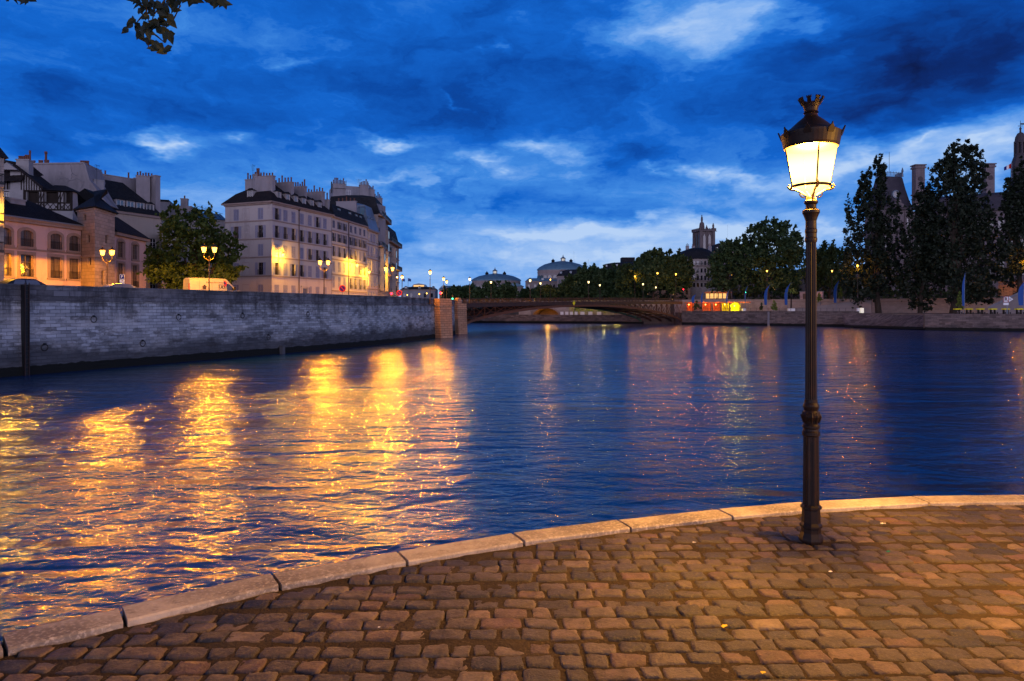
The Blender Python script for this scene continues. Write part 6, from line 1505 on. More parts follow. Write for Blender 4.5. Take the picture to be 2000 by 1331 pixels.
banner(1884, 168, 531, 598, 'straight blue banner between the poplars and the yellow tables', 4.0, .6, .2); banner(1999, 160, 548, 597, 'wide blue banner cut by the right edge', 4.0, 1.2, .2)
banner(1356, 236, 573, 592, 'pale blue sail like banner above the first orange hut', w=.9, curve=.8)
traffic_light(1456, 569, 233, LOWQ, 'green traffic light on a tall pole right of the yellow gabled hut', 'green')
traffic_light(1334.5, 567, 246, UP-.5, 'small red traffic light before the round domed building', 'red')
GT = 'yellow topped tables on the quay'
def table(px, d):
    x, y = ray(px, d); r = thing('picnic_table', 'yellow topped table on the right quay, leftmost beside the poplar trunk', 'table', (x, y, LOWQ-.02), GT); T = PW[r.name]
    part(MB(T).box(-.75, .75, -.45, .45, 1.05, 1.32), 'tabletop', MT['yellow_cloth'], r)
    for a in (-.45, .45): part(MB(T).box(a-.05, a+.05, -.3, .3, 0, 1.05), 'leg', MT['black_iron'], r)
    part(MB(T).box(-.7, .7, -.9, -.6, .42, .5).box(-.6, -.5, -.85, -.65, 0, .42).box(.5, .6, -.85, -.65, 0, .42), 'bench', MT['black_iron'], r); return r
t0 = table(1870, 166)
for px, d, lab in ((1892, 164.5, 'yellow topped table just right of the straight blue banner'), (1914.5, 163, 'third yellow topped table from the poplar trunk'), (1939, 161.5, 'fourth yellow topped table from the poplar trunk'), (1964, 160, 'yellow topped table behind the no mooring sign post'), (1990, 158.5, 'yellow topped table nearest the right edge')):
    x, y = ray(px, d); dup(t0, (x, y, LOWQ-.02), 0, lab, GT)
# no mooring sign
x, y = ray(1967, 158.2); ns = thing('mooring_sign', 'white river sign with struck through letter R and arrow plate at the right edge', 'sign', (x, y, LOWQ-.02)); T = PW[ns.name]
part(MB(T).lathe([(.09, 0), (.09, 4.0)], 8), 'post', MT['zinc'], ns)
f = part(MB(T).box(-.95, .25, -.15, -.1, 2.75, 4.15), 'sign_face', MT['sign_white'], ns); text('R', 1.15, 'text_dark', 'letter', f, T @ Matrix.Translation((-.38, -.17, 3.45)) @ RX, bold=True)
mb = MB(T); mb.box(-.95,.25,-.175,-.151,4.05,4.15); mb.box(-.95,.25,-.175,-.151,2.75,2.85); mb.box(-.95,-.85,-.175,-.151,2.85,4.05); mb.box(.15,.25,-.175,-.151,2.85,4.05); part(mb, 'red_border', MT['red_paint'], f)
mb = MB(T); mb.bar((-.85,-.19,4.05), (.15,-.19,2.85), .05); part(mb, 'red_slash', MT['red_paint'], f)
p = part(MB(T).extrude_xz([(.32, 2.85), (1.35, 3.45), (.32, 4.1)], -.15, -.1), 'arrow_plate', MT['sign_white'], ns); text('50', .5, 'text_dark', 'number', p, T @ Matrix.Translation((.62, -.17, 3.45)) @ RX)
part(MB(T).box(-.95, .25, -.15, -.1, 2.1, 2.65), 'lower_plate', MT['sign_white'], ns)
# planters, palm, bushes, boxes
def bush(px, d, base, hh, ww, label, seed, matk='bush_leaves', cone=False, group='potted bushes on the right bank'):
    x, y = ray(px, d); r = thing('potted_bush', label, 'bush', (x, y, base), group); T = PW[r.name]
    part(MB(T).lathe([(.45,0),(.6,.7),(.65,.75),(.55,.76)], 12), 'pot', MT['far_stone'], r)
    lob = [(0,0,.8+hh*.3,ww,ww,hh*.35,2), (0,0,.8+hh*.65,ww*.65,ww*.65,hh*.3,1), (0,0,.8+hh*.95,ww*.25,ww*.25,hh*.15,.3)]
    put(leaves_mesh('foliage', lob, 1500, .16, seed, matk), 'foliage', r, T)
bush(1512, 214, LOWQ, 3.0, 1.1, 'yellow green bush in a pot left of the small palm', 51); bush(1600, 218, 6.6, 2.9, 1.0, 'yellow green bush in a pot right of the iron lamp post', 52); bush(1642, 216, 7.6, 3.6, .7, 'slim bush in a pot beside the blue banner on the ramp', 53)
bush(1361, 235.5, LOWQ, 3.2, 1.5, 'conical dark tree in a pot between the orange huts', 54, 'plane_leaves'); bush(1487, 222, LOWQ, 2.4, .5, 'thin young plant in a pot left of the curved banner', 55, 'plane_leaves'); bush(1875, 172, LOWQ, 4.5, .8, 'slim green plant behind the straight blue banner', 56, 'bush_leaves')
def palm(px, d, base, h):
    x, y = ray(px, d); r = thing('small_palm', 'small palm tree beside a blue banner on the beach', 'palm', (x, y, base)); T = PW[r.name]
    part(MB(T).tube([(0,0,0),(.05,0,h*.5),(0,0,h)], [.28,.2,.16], 8), 'trunk', MT['bark'], r); mb = MB(T)
    for k in range(16):
        a = k*2.4; el = .9-.12*k; c, s_ = math.cos(a), math.sin(a); P = [(0,0,h), (c*.9, s_*.9, h+.7*el), (c*1.7, s_*1.7, h+.5*el-.4), (c*2.1, s_*2.1, h+.1*el-1.3)]
        for i in range(3):
            w0, w1 = (.12,.28,.22,.05)[i], (.12,.28,.22,.05)[i+1]; p0, p1 = P[i], P[i+1]
            mb.add([(p0[0]-s_*w0, p0[1]+c*w0, p0[2]-.08), p0, p1, (p1[0]-s_*w1, p1[1]+c*w1, p1[2]-.08)], [(0,1,2,3)]); mb.add([(p0[0]+s_*w0, p0[1]-c*w0, p0[2]-.08), p0, p1, (p1[0]+s_*w1, p1[1]-c*w1, p1[2]-.08)], [(0,3,2,1)])
    part(mb, 'frond', MT['bush_leaves'], r)
palm(1545, 217, LOWQ, 7.4)
GX = 'white equipment boxes on the quay'
def qbox(px, d, base, w, h, label, m='sign_white'):
    x, y = ray(px, d); r = thing('equipment_box', label, 'box', (x, y, base), GX); T = PW[r.name]
    part(MB(T).tbox(-w/2, w/2, -.4, .4, .05, h, .01), 'case', MT[m], r); part(MB(T).box(-w/2-.04, w/2+.04, -.44, .44, h, h+.05), 'lid', MT['grey_shutter'], r)
    part(MB(T).box(-w/2+.05, -w/2+.15, -.35, .35, 0, .05).box(w/2-.15, w/2-.05, -.35, .35, 0, .05), 'foot', MT['black_iron'], r)
qbox(1453, 226, LOWQ, 1.1, 1.4, 'white box below the green traffic light'); qbox(1541, 212, LOWQ, .7, 1.4, 'narrow pale blue white box below the small palm'); qbox(1548, 211.8, LOWQ, 1.2, 1.4, 'wide white box below the small palm'); qbox(1676, 200, LOWQ, .8, 1.5, 'white box on the quay left of the lit cream box'); qbox(1683, 199.5, LOWQ, .9, 1.5, 'lit cream box on the quay left of the ragged poplar', 'lit_white')
for k, px in enumerate((1097.5, 1107, 1116, 1125, 1137.5, 1153, 1170)):
    qbox(px, 252, 3.05, 1.5 if k > 3 else 1.1, 1.2, ['white box under the bridge, nearest the stone arch', 'second white box from the stone arch', 'third white box from the stone arch', 'white box under the yellow diamond sign', 'fifth white box from the stone arch', 'sixth white box from the stone arch', 'white box under the bridge farthest from the arch'][k])
# cars and kiosk glow on the upper street
# lit upper ground floor / cafe strip
cf = thing('cafe_terrace', 'strip of lit cafe windows on the upper street above the beach huts', 'cafe', (*ray(1378, 262), UP-.5)); T_, L_ = frame(ray(1378, 262), ray(1428, 258)); part(MB(T_).box(0, L_, 0, 3, 8.5, 12.0), 'wall', MT['far_stone'], cf)
for k in range(6): x = L_*(k+.5)/6; part(MB(T_).box(x-.6, x+.6, -.05, 0, 9.3, 11.2), 'lit_window', MT['warm_window'], cf)
part(MB(T_).box(-.2, L_+.2, -1.2, 0, 11.4, 11.6), 'awning', MT['orange_board'], cf)
kb = thing('site_cabin', 'low pinkish site cabin behind the iron lamp post', 'cabin', (*ray(1562, 238), UP-.5)); T_, L_ = frame(ray(1562, 238), ray(1605, 234)); part(MB(T_).box(0, L_, 0, 3, 8.5, 11.2), 'wall', MT['pink_plaster'], kb); part(MB(T_).box(-.2, L_+.2, -.2, 3.2, 11.2, 11.4), 'roof', MT['grey_plaster'], kb)
part(MB(T_).box(1, 2, -.05, 0, 8.6, 10.6), 'door', MT['brown_frame'], kb)
# street lamps among the trees
GU = 'street lamps among the right bank trees'
u0 = city_lamp('street_lamp', 'orange street lamp in the foliage left of the iron lamp post', (*ray(1498, 226), UP-.5), 1, GU, 1300, 9.0, leak=1.8)
for px, d, lab in ((1675, 199, 'yellow street lamp in the foliage of the ragged poplar'), (1284, 240, 'street lamp lighting the trunks behind the bridge'), (1320, 247, 'street lamp left of the round domed building'), (2003, 181, 'street lamp at the right edge in the dark poplar'), (1895, 203, 'orange street lamp hidden behind the tallest poplar'), (1430, 250, 'street lamp under the dark green plane tree'), (1625, 226, 'street lamp under the rounded plane tree'), (1240, 262, 'street lamp under the middle of the tree row'), (1075, 292, 'street lamp beside the orange lit tree'), (1400, 252, 'street lamp above the beach huts')):
    dup(u0, (*ray(px, d), UP-.5), 0, lab, GU)
# --- stone bridge seen under the iron one, far bank
fb = thing('far_quay', 'low far river wall seen under the iron bridge', 'quay wall', (46, 247, 0)); FL = [(-40, 268), (-20, 262), (20, 251), (47, 243.5)]
wall_line(FL, 2.9, 'low_quay_stone', fb)
struct(MB().prism(off(FL, .8)+[(58.5, 246), (60, 258), (-40, 290)], -1, 2.95), 'far_quay_path', MT['bank_gravel'])
sb = thing('stone_bridge', 'pale stone arch bridge end with glowing vault seen under the iron bridge', 'bridge', (*ray(1023, 262), 0)); T_, L_ = frame(ray(1015, 263), ray(1112, 258)); mb = MB(T_)
s0, s1 = scoord(T_, 1040), scoord(T_, 1092); cx = (s0+s1)/2; ra = (s1-s0)/2; N_ = 16
arc = [(cx+ra*math.cos(math.pi-math.pi*k/N_), 2.4+ra*.62*math.sin(math.pi*k/N_)) for k in range(N_+1)]
for i in range(N_): mb.add([(arc[i][0],0,arc[i][1]),(arc[i+1][0],0,arc[i+1][1]),(arc[i+1][0],0,8.2),(arc[i][0],0,8.2)], [(0,1,2,3)])
mb.add([(0,0,-1),(s0,0,-1),(s0,0,8.2),(0,0,8.2)], [(0,1,2,3)]); mb.add([(s1,0,-1),(L_,0,-1),(L_,0,8.2),(s1,0,8.2)], [(0,1,2,3)])
part(mb, 'spandrel_wall', MT['pale_stone'], sb); mb = MB(T_)
for i in range(N_): mb.add([(arc[i][0],0,arc[i][1]),(arc[i+1][0],0,arc[i+1][1]),(arc[i+1][0],12,arc[i+1][1]),(arc[i][0],12,arc[i][1])], [(3,2,1,0)])
mb.add([(s0,0,-1),(s0,12,-1),(s0,12,2.4),(s0,0,2.4)], [(0,1,2,3)]); mb.add([(s1,0,-1),(s1,12,-1),(s1,12,2.4),(s1,0,2.4)], [(0,1,2,3)]); mb.add([(s0,12,-1),(s1,12,-1),(s1,12,8),(s0,12,8)], [(0,1,2,3)])
part(mb, 'vault', MT['pylon_stone'], sb)
mb = MB(T_)
for i in range(N_): 
    o = [(cx+(ra+.7)*math.cos(math.pi-math.pi*k/N_), 2.4+(ra*.62+.7)*math.sin(math.pi*k/N_)) for k in (i, i+1)]; mb.extrude_xz([arc[i], arc[i+1], o[1], o[0]], -.15, .1)
part(mb, 'arch_ring', MT['trim_stone'], sb)
part(MB(T_).box(0, s0-.3, -1.5, 0, -1, 6.8), 'pier', MT['pale_stone'], sb)
p = T_ @ Vector((cx, 4, 5.0)); light('vault_lamp', sb, tuple(p-Vector(sb.location)), 380, (1,.5,.05), .3)
gw = thing('garden_wall', 'yellow lit garden wall seen under the iron bridge behind the white boxes', 'wall', (*ray(1112, 262), 2.9)); T_, L_ = frame(ray(1112, 262), ray(1330, 256)); part(MB(T_).box(0, L_, 0, .6, 2.9, 8.5), 'wall_face', MT['pale_stone'], gw)
mb = MB(T_)
for k in range(20): x = L_*(k+.5)/20; mb.box(x-.25, x+.25, -.2, -.01, 2.9, 8.4)
part(mb, 'pilaster', MT['trim_stone'], gw)
for k in range(4): p = T_ @ Vector((3+L_*.36*k/3, -3.5, 6.2)); light('wall_lamp_glow', gw, tuple(p-Vector(gw.location)), 450, (1,.72,.15), .2)
for k, px in enumerate((1128, 1150, 1176, 1200)): bush(px, 257, 2.95, 3.6, 2.2, ['low green bush under the bridge right of the stone arch', 'low green bush under the bridge behind the fifth white box', 'low green bush under the bridge behind the last white box', 'low green bush farthest right under the bridge'][k], 60+k, 'bush_leaves', group='bushes seen under the iron bridge')
mk('hall_far', (.10,.085,.085), .9, .2)
# ================================================================== far buildings
def round_theatre(px0, px1, d, yw, ye, yr, cupx, label, bull=True):
    a, b = ray(px0, d), ray(px1, d); w = b[0]-a[0]; r = thing('theatre', label, 'theatre', (a[0], a[1], UP), 'round roofed theatres on the far bank'); cx, cy = (a[0]+b[0])/2, d+w*.3
    ez, rz, z0 = zat(ye, d), zat(yr, d), 6
    mb = MB(); pts = [(cx+w*.5*math.cos(q), cy+w*.32*math.sin(q)) for q in [2*math.pi*k/28 for k in range(28)]]
    mb.prism(pts, z0, ez); part(mb, 'wall', MT['far_stone'], r)
    mb = MB(); mb.ring([[(cx+(p[0]-cx)*s, cy+(p[1]-cy)*s, z) for p in pts] for s, z in ((1.03, ez), (1.03, ez+.5), (.93, ez+(rz-ez)*.35), (.72, ez+(rz-ez)*.66), (.42, ez+(rz-ez)*.88), (.12, rz))]); rf = part(mb, 'roof', MT['blue_zinc'], r)
    mb = MB(); mb.prism([(cx+(p[0]-cx)*1.02, cy+(p[1]-cy)*1.02) for p in pts], ez-1.4, ez-1.1); part(mb, 'cornice', MT['trim_stone'], r)
    k = d/FPX; x = (cupx-1000)*k
    mb = MB()
    for q in range(8): c, s_ = math.cos(q*.785), math.sin(q*.785); mb.bar((x+2.6*k*c*1.6, cy+2.6*k*s_*1.6, rz-.8), (x+2.6*k*c*1.6, cy+2.6*k*s_*1.6, rz+4*k*1.3), .25)
    mb.lathe([(6*k, rz+5.2*k), (4*k, rz+6.6*k), (1.2*k, rz+9*k), (.25*k, rz+13*k)], 10, (x, cy, 0)); mb.lathe([(5*k, rz-1.5), (5*k, rz+.6*k)], 10, (x, cy, 0)); part(mb, 'cupola', MT['zinc'], rf)
    part(MB().lathe([(2.6*k, rz+.6*k), (2.6*k, rz+5*k)], 8, (x, cy, 0)), 'cupola_core', MT['lit_white'], rf)
    for i in range(28):
        q = 2*math.pi*(i+.5)/28
        if math.sin(q) < .2:
            px_, py_ = cx+w*.5*math.cos(q)*1.0, cy+w*.32*math.sin(q); an = math.atan2(math.sin(q)/.32, math.cos(q)/.5)
            T = Matrix.Translation((px_+math.cos(an)*.02, py_+math.sin(an)*.02, ez-4.0)) @ Matrix.Rotation(an+math.pi/2, 4, 'Z') @ RX
            part(MB(T).lathe([(1.15, -.1), (1.15, .14)], 12), 'round_window', MT['dark_glass'], r)
    for qx in (-.19, .17):
        xx = cx+w*qx; part(MB().lathe([(3.2*k, rz-2.5*k-1), (3.2*k, rz+.2*k), (4.2*k, rz+.4*k), (1.0*k, rz+3.4*k), (.2*k, rz+5*k)], 8, (xx, cy-w*.05, 0)), 'roof_turret', MT['slate'], rf)
    mb = MB(); mb.ring([[(cx+(p[0]-cx)*s, cy+(p[1]-cy)*s, z) for p in pts] for s, z in ((1.22, 6), (1.22, ez-6.4), (1.24, ez-6.2), (1.0, ez-4.9))], False); part(mb, 'lower_ring', MT['far_stone'], r)
    return r, k
r1, k1 = round_theatre(920, 1017, 400, 575, 548, 533.5, 966, 'smaller round roofed theatre with round windows beyond the bridge lamps')
T_, L_ = frame(ray(975, 392), ray(1022, 392)); part(MB(T_).box(0, L_, 0, 10, 6, zat(560, 392)), 'side_wing', MT['far_stone'], r1); part(MB(T_).extrude_xz([(-.5, zat(560, 392)), (L_+.5, zat(560, 392)), (L_-3, zat(554, 392)), (3, zat(554, 392))], -.5, 10), 'side_roof', MT['blue_zinc'], r1)
r2, k2 = round_theatre(1051, 1150, 372, 575, 527, 508.5, 1102, 'larger round roofed theatre with central cupola and flagpole')
def far_block(name, label, px0, px1, d, yt, yr, m='far_stone', rm='blue_zinc', floors=4, step=2.8, d2=None, lit=0, base=6.0, group='pale blocks on the far bank'):
    T, Lw = frame(ray(px0, d), ray(px1, d2 or d)); r = thing(name, label, 'building', (*ray(px0, d), UP), group); zt = zat(yt, d); zr = zat(yr, d)
    ops = []; n = max(2, int(Lw/step)); z0 = zt-1.0-floors*3.4
    for j in range(floors):
        for k in range(n): s = Lw*(k+.5)/n; ops.append((s-.55, s+.55, z0+j*3.4+.6, z0+j*3.4+2.6, j, k))
    mb = body([ray(px0, d), ray(px1, d2 or d), tuple((T @ Vector((Lw, 12, 0)))[:2]), tuple((T @ Vector((0, 12, 0)))[:2])], base, zt, (0,)); wall(mb, T, Lw, base, zt, ops, .3); part(mb, 'wall', MT[m], r)
    key = ('fw', 1); 
    if key not in WINC: WINC[key] = MB().box(-.54, .54, .2, .27, .02, 1.98).mesh('window', MT['dark_glass']); WINC[('fw', 2)] = MB().box(-.54, .54, .2, .27, .02, 1.98).mesh('window', MT['warm_window'])
    rr = random.Random(int(px0))
    for o in ops: put(WINC[('fw', 2 if rr.random() < lit else 1)], 'window', r, T @ Matrix.Translation(((o[0]+o[1])/2, 0, o[2])))
    band(r, [(T, Lw)], [zt-.5], 'trim_stone', out=.4, h=.5)
    po = [tuple((T @ Vector((x, y, 0)))[:2]) for x, y in ((-.3,-.3),(Lw+.3,-.3),(Lw+.3,12),(-.3,12))]
    part(roof(po, [(0, zt), (1.6, zt+(zr-zt)*.8), (4.5, zr)]), 'roof', MT[rm], r)
    for k in range(0, n, 2): dormer(r, T, Lw*(k+.7)/n, .4, zt+.3, 1.3, min(2.2, (zr-zt)*.7), 'zinc', rm, 'sky_glass', 1.4)
    return r, T, Lw
far_block('far_building', 'pale four storey theatre front block with some lit windows', 1027, 1088, 366, 549.5, 543, floors=4, lit=.2)
far_block('far_building', 'long pale block with a row of dormers under the larger theatre roof', 1088, 1156, 352, 540, 527, floors=5, d2=338, rm='slate')
far_block('far_building', 'pale block with dark zinc mansard behind the row of plane trees', 1176, 1250, 345, 527, 513, floors=4, d2=335, rm='slate')
part(MB(frame(ray(1215, 350), ray(1240, 350))[0]).box(0, 6.6, 0, 6, zat(516, 350), zat(503, 350)), 'roof_pavilion', MT['slate'], C.objects['far_building.002'])
antenna(1149, 507, 523, 372, 'thin mast on the right end of the larger theatre roof', .4)
antenna(1121, 492, 512, 372, 'flagpole on the larger round theatre roof', .3)
far_block('far_building', 'low grey building with a curved glass attic left of the bridge head lamps', 783, 850, 330, 566, 560, 'grey_plaster', 'slate', 3, 3.0)
fbx = C.objects['far_building.003']; T_, L_ = frame(ray(802, 332), ray(832, 332)); mb = MB(T_); mb.extrude_xz([(0, zat(561, 332)), (L_, zat(561, 332)), (L_*.85, zat(555.5, 332)), (L_*.5, zat(553.5, 332)), (L_*.15, zat(555.5, 332))], 2, 9); part(mb, 'glass_attic', MT['zinc'], fbx)
mb = MB(T_).box(1.2, L_-1.2, 1.7, 1.9, zat(560, 332), zat(557, 332)); part(mb, 'attic_window', MT['warm_window'], fbx)
for px, lab in ((785, 'flag on a pole, left of the pair on the low grey building'), (797, 'flag on a pole, right of the pair on the low grey building')):
    p = W(px, 562, 329); fr_ = thing('flag_pole', lab, 'flag', tuple(p), 'pair of flags on the low grey building'); T = PW[fr_.name]; part(MB(T).tube([(0,0,-1.5),(0,0,4.6)], .1, 5), 'pole', MT['zinc'], fr_)
    mb = MB(T); mb.add([(0,.0,4.5),(1.0,.15,4.3),(1.5,-.1,3.9),(1.4,0,2.8),(.7,.15,3.0),(0,0,3.0),(0,.06,4.5),(1.0,.21,4.3),(1.5,-.04,3.9),(1.4,.06,2.8),(.7,.21,3.0),(0,.06,3.0)], [(0,1,2,3,4,5),(11,10,9,8,7,6)]); part(mb, 'flag_cloth', MT['banner_blue'], fr_)
for px0, px1, d, yt, yr, lab in ((905, 960, 420, 562, 557, 'very far flat zinc roofed block left of the smaller theatre'), (858, 895, 430, 565, 558, 'very far pale block between the bridge head lamps')):
    far_block('far_building', lab, px0, px1, d, yt, yr, floors=3)
far_block('far_building', 'warm lit low block behind the trunks of the plane tree row', 1165, 1348, 325, 546, 535, 'pylon_stone', 'slate', 4, 3.0, lit=.35)
far_block('far_building', 'dim block behind the plane trees left of the iron lamp post', 1440, 1570, 345, 540, 528, 'hall_far', 'slate', 5, 3.2, lit=.12)
far_block('far_building', 'dim block behind the rounded plane tree right of the iron lamp post', 1568, 1705, 340, 536, 522, 'hall_far', 'slate', 5, 3.2, lit=.12)
def hedge(px0, px1, d, y0, label, seed, m='plane_leaves'):
    a, b = Vector((*ray(px0, d), 0)), Vector((*ray(px1, d), 0)); L_ = (b-a).length; h = zat(y0, d)-UP+.5; r = thing('garden_hedge', label, 'hedge', (a.x, a.y, UP-.5), 'dark hedges on the upper street'); n = max(2, int(L_/4)); rr = random.Random(seed)
    put(leaves_mesh('foliage', [(L_*(k+.5)/n, rr.uniform(-.5,.5), h*.5, L_/n*.8, 1.3, h*rr.uniform(.5,.62), 1) for k in range(n)], int(L_*190), .32, seed, m), 'foliage', r, PW[r.name])
    mb = MB(PW[r.name])
    for k in range(n): mb.tube([(L_*(k+.5)/n, 0, 0), (L_*(k+.5)/n, .1, h*.6)], [.12, .05], 5)
    part(mb, 'stem', MT['bark'], r)
hedge(1432, 1560, 262, 561, 'dark hedge behind the beach huts left of the iron lamp post', 71); hedge(1590, 1720, 250, 558, 'dark hedge right of the iron lamp post', 72); hedge(1720, 1960, 236, 562, 'long dark hedge behind the poplar trunks', 73)
hedge(1170, 1335, 300, 572, 'low dark hedge behind the bridge railing', 74)
# domed round corner building with balconies
def dome_house():
    d = 330; cx, cy = ray(1361, d+8); k = d/FPX; rad = 35*k; r = thing('apartment_building', 'round fronted stone building with slate dome roof below the gothic tower', 'building', (cx, cy-rad, UP)); N_ = 15
    pts = [(cx+rad*math.cos(q), cy+rad*math.sin(q)) for q in [math.pi+math.pi*i/N_ for i in range(N_+1)]]; ze = zat(506, d)
    mb = MB(); wins = []
    for i in range(N_):
        T, Lw = frame(pts[i], pts[i+1]); ops = []
        if i % 2 == 0 or True:
            for y0, y1 in ((510, 518), (525, 533), (539, 548), (553, 561)): z0, z1 = zat(y1, d), zat(y0, d); ops.append((Lw/2-.5, Lw/2+.5, z0, z1)); wins.append((T, Lw/2, z0, z1-z0))
        wall(mb, T, Lw, 6, ze, ops, .3)
    mb.T = None; mb.poly([(*p, ze-.01) for p in pts]); part(mb, 'wall', MT['pale_stone'], r)
    for T, s, z, h in wins: Tw = T @ Matrix.Translation((s, 0, z)); part(MB(Tw).box(-.48, .48, .2, .26, .02, h-.02), 'window', MT['dark_glass'], r)
    full = pts+[(cx+rad, cy+14), (cx-rad, cy+14)]
    part(roof(full, [(-.5, ze), (-.5, ze+.6), (1.2, ze+3.6), (3.2, ze+5.0), (5.5, ze+5.8)]), 'roof', MT['slate'], r)
    for y in (519, 548.5):
        mb = MB(); o = [(cx+(rad+1)*math.cos(q), cy+(rad+1)*math.sin(q)) for q in [math.pi+math.pi*i/N_ for i in range(N_+1)]]; z = zat(y, d)
        mb.ring([[(*o[i], z-.25), (*pts[i], z-.25), (*pts[i], z), (*o[i], z)] for i in range(N_+1)]); b = part(mb, 'balcony', MT['trim_stone'], r); mb = MB()
        for i in range(N_):
            A_, B_ = Vector((*o[i], z)), Vector((*o[i+1], z)); mb.bar(A_+Vector((0,0,1)), B_+Vector((0,0,1)), .05)
            for j in range(7): q = A_.lerp(B_, j/7); mb.bar(q, q+Vector((0,0,1)), .035)
        part(mb, 'railing', MT['black_iron'], b)
    for px in (1346, 1349, 1352, 1365, 1380, 1391):
        p = W(px, 499.5, d-2.2 if 1350 < px < 1380 else d+2); q = math.atan2(p.y-cy, p.x-cx); T = Matrix.Translation((cx+(rad-.9)*math.cos(q), cy+(rad-.9)*math.sin(q), ze+2.5)) @ Matrix.Rotation(q+math.pi/2, 4, 'Z') @ Matrix.Rotation(R(-28), 4, 'X')
        part(MB(T).box(-.45, .45, -.12, .1, -.9, .9), 'roof_window', MT['sky_glass'], r)
    for a, b in ((1340, 1346), (1352, 1357), (1384, 1390)):
        T, Lw = frame(ray(a, d+14), ray(b, d+14)); chimney(r, T, 0, Lw, 0, 1, ze+2, ze+7.4, 'blank_plaster', 3, .9)
dome_house()
far_block('far_building', 'dark roofed block between the domed building and the plane trees', 1393, 1460, 360, 492, 474, rm='slate', floors=5)
antenna(1421, 440, 474, 360, 'tall thin mast above the dark roof right of the gothic tower', .2)
# gothic tower
def gothic_tower():
    d = 450; k = d/FPX; cx, cy = ray(1374.5, d); w = 16.4*k; r = thing('gothic_tower', 'tall gothic stone tower with corner statues behind the domed building', 'tower', (cx, cy, UP)); zt = zat(449, d); T = Matrix.Translation((cx, cy, 0)) @ Matrix.Rotation(R(12), 4, 'Z'); a = w*.80
    part(MB(T).box(-a, a, -a, a, 6, zt), 'shaft', MT['gothic_stone'], r)
    mb = MB(T)
    for sx_ in (-1, 1):
        for sy_ in (-1, 1): mb.tbox(sx_*a-1.0, sx_*a+1.0, sy_*a-1.0, sy_*a+1.0, 6, zt, .1)
    part(mb, 'corner_buttress', MT['gothic_stone'], r)
    for q in range(4):
        Tq = T @ Matrix.Rotation(q*math.pi/2, 4, 'Z'); mb = MB(Tq)
        for x in (-a*.42, a*.42): mb.box(x-.85, x+.85, -a-.03, -a-.005, zt-15.5, zt-5); mb.extrude_xz([(x-.85, zt-5), (x+.85, zt-5), (x, zt-3.2)], -a-.03, -a-.005)
        part(mb, 'lancet_window', MT['dark_glass'], r); mb = MB(Tq)
        for x in (-a*.82, -a*.12, a*.12, a*.82): mb.box(x-.2, x+.2, -a-.35, -a-.04, zt-16, zt-2)
        part(mb, 'mullion', MT['gothic_stone'], r)
    mb = MB(T); mb.box(-a-1.3, a+1.3, -a-1.3, a+1.3, zt-1.6, zt-.9)
    for i in range(9):
        x = -a-1.1+(2*a+2.2)*i/8
        for y in (-a-1.15, a+1.15): mb.box(x-.35, x+.35, y-.15, y+.15, zt-.9, zt+.5); mb.box(y-.15, y+.15, x-.35, x+.35, zt-.9, zt+.5)
    mb.box(-a-2.6, -a-1.2, -a-.2, -a+.2, zt-1.5, zt-1.1); mb.box(a+1.2, a+2.6, -a-.2, -a+.2, zt-1.5, zt-1.1)
    part(mb, 'parapet', MT['gothic_stone'], r)
    for x, y, h in ((-a, -a, 3.2), (a, -a, 3.6), (a, a, 3.2)):
        mb = MB(T); mb.lathe([(1.0, zt), (.9, zt+.8), (.5, zt+1.0), (.75, zt+1.8), (.6, zt+h-.8), (.25, zt+h-.3), (.35, zt+h), (.1, zt+h+.4)], 7, (x, y, 0)); part(mb, 'statue', MT['gothic_stone'], r)
    mb = MB(T @ Matrix.Translation((-a*.15, a*.3, 0))); mb.lathe([(2.0, zt), (1.7, zt+3), (1.5, zt+4.4), (.9, zt+5.0), (.6, zt+5.4), (.75, zt+6.6), (.6, zt+8.4), (.25, zt+8.8), (.38, zt+9.4), (.1, zt+10.0)], 8); part(mb, 'turret_statue', MT['gothic_stone'], r)
mk('gothic_stone', (.15,.12,.12), .9, .2, noise=((.5,.5,.15), (.08,.068,.07), .42, .7), bump=(2.5, .8, .25))
gothic_tower()
mk('hall_roof', (.045,.040,.055), .7, .2, noise=(.5, (.07,.062,.08), .45, .75)); mk('hall_stone', (.17,.14,.15), .9, .2, uvb=(1.4, .6, .02, .88, 1.1, .6), noise=((.4,.4,.12), (.10,.085,.09), .5, .8)); mk('hall_trim', (.075,.062,.068), .9, .2)
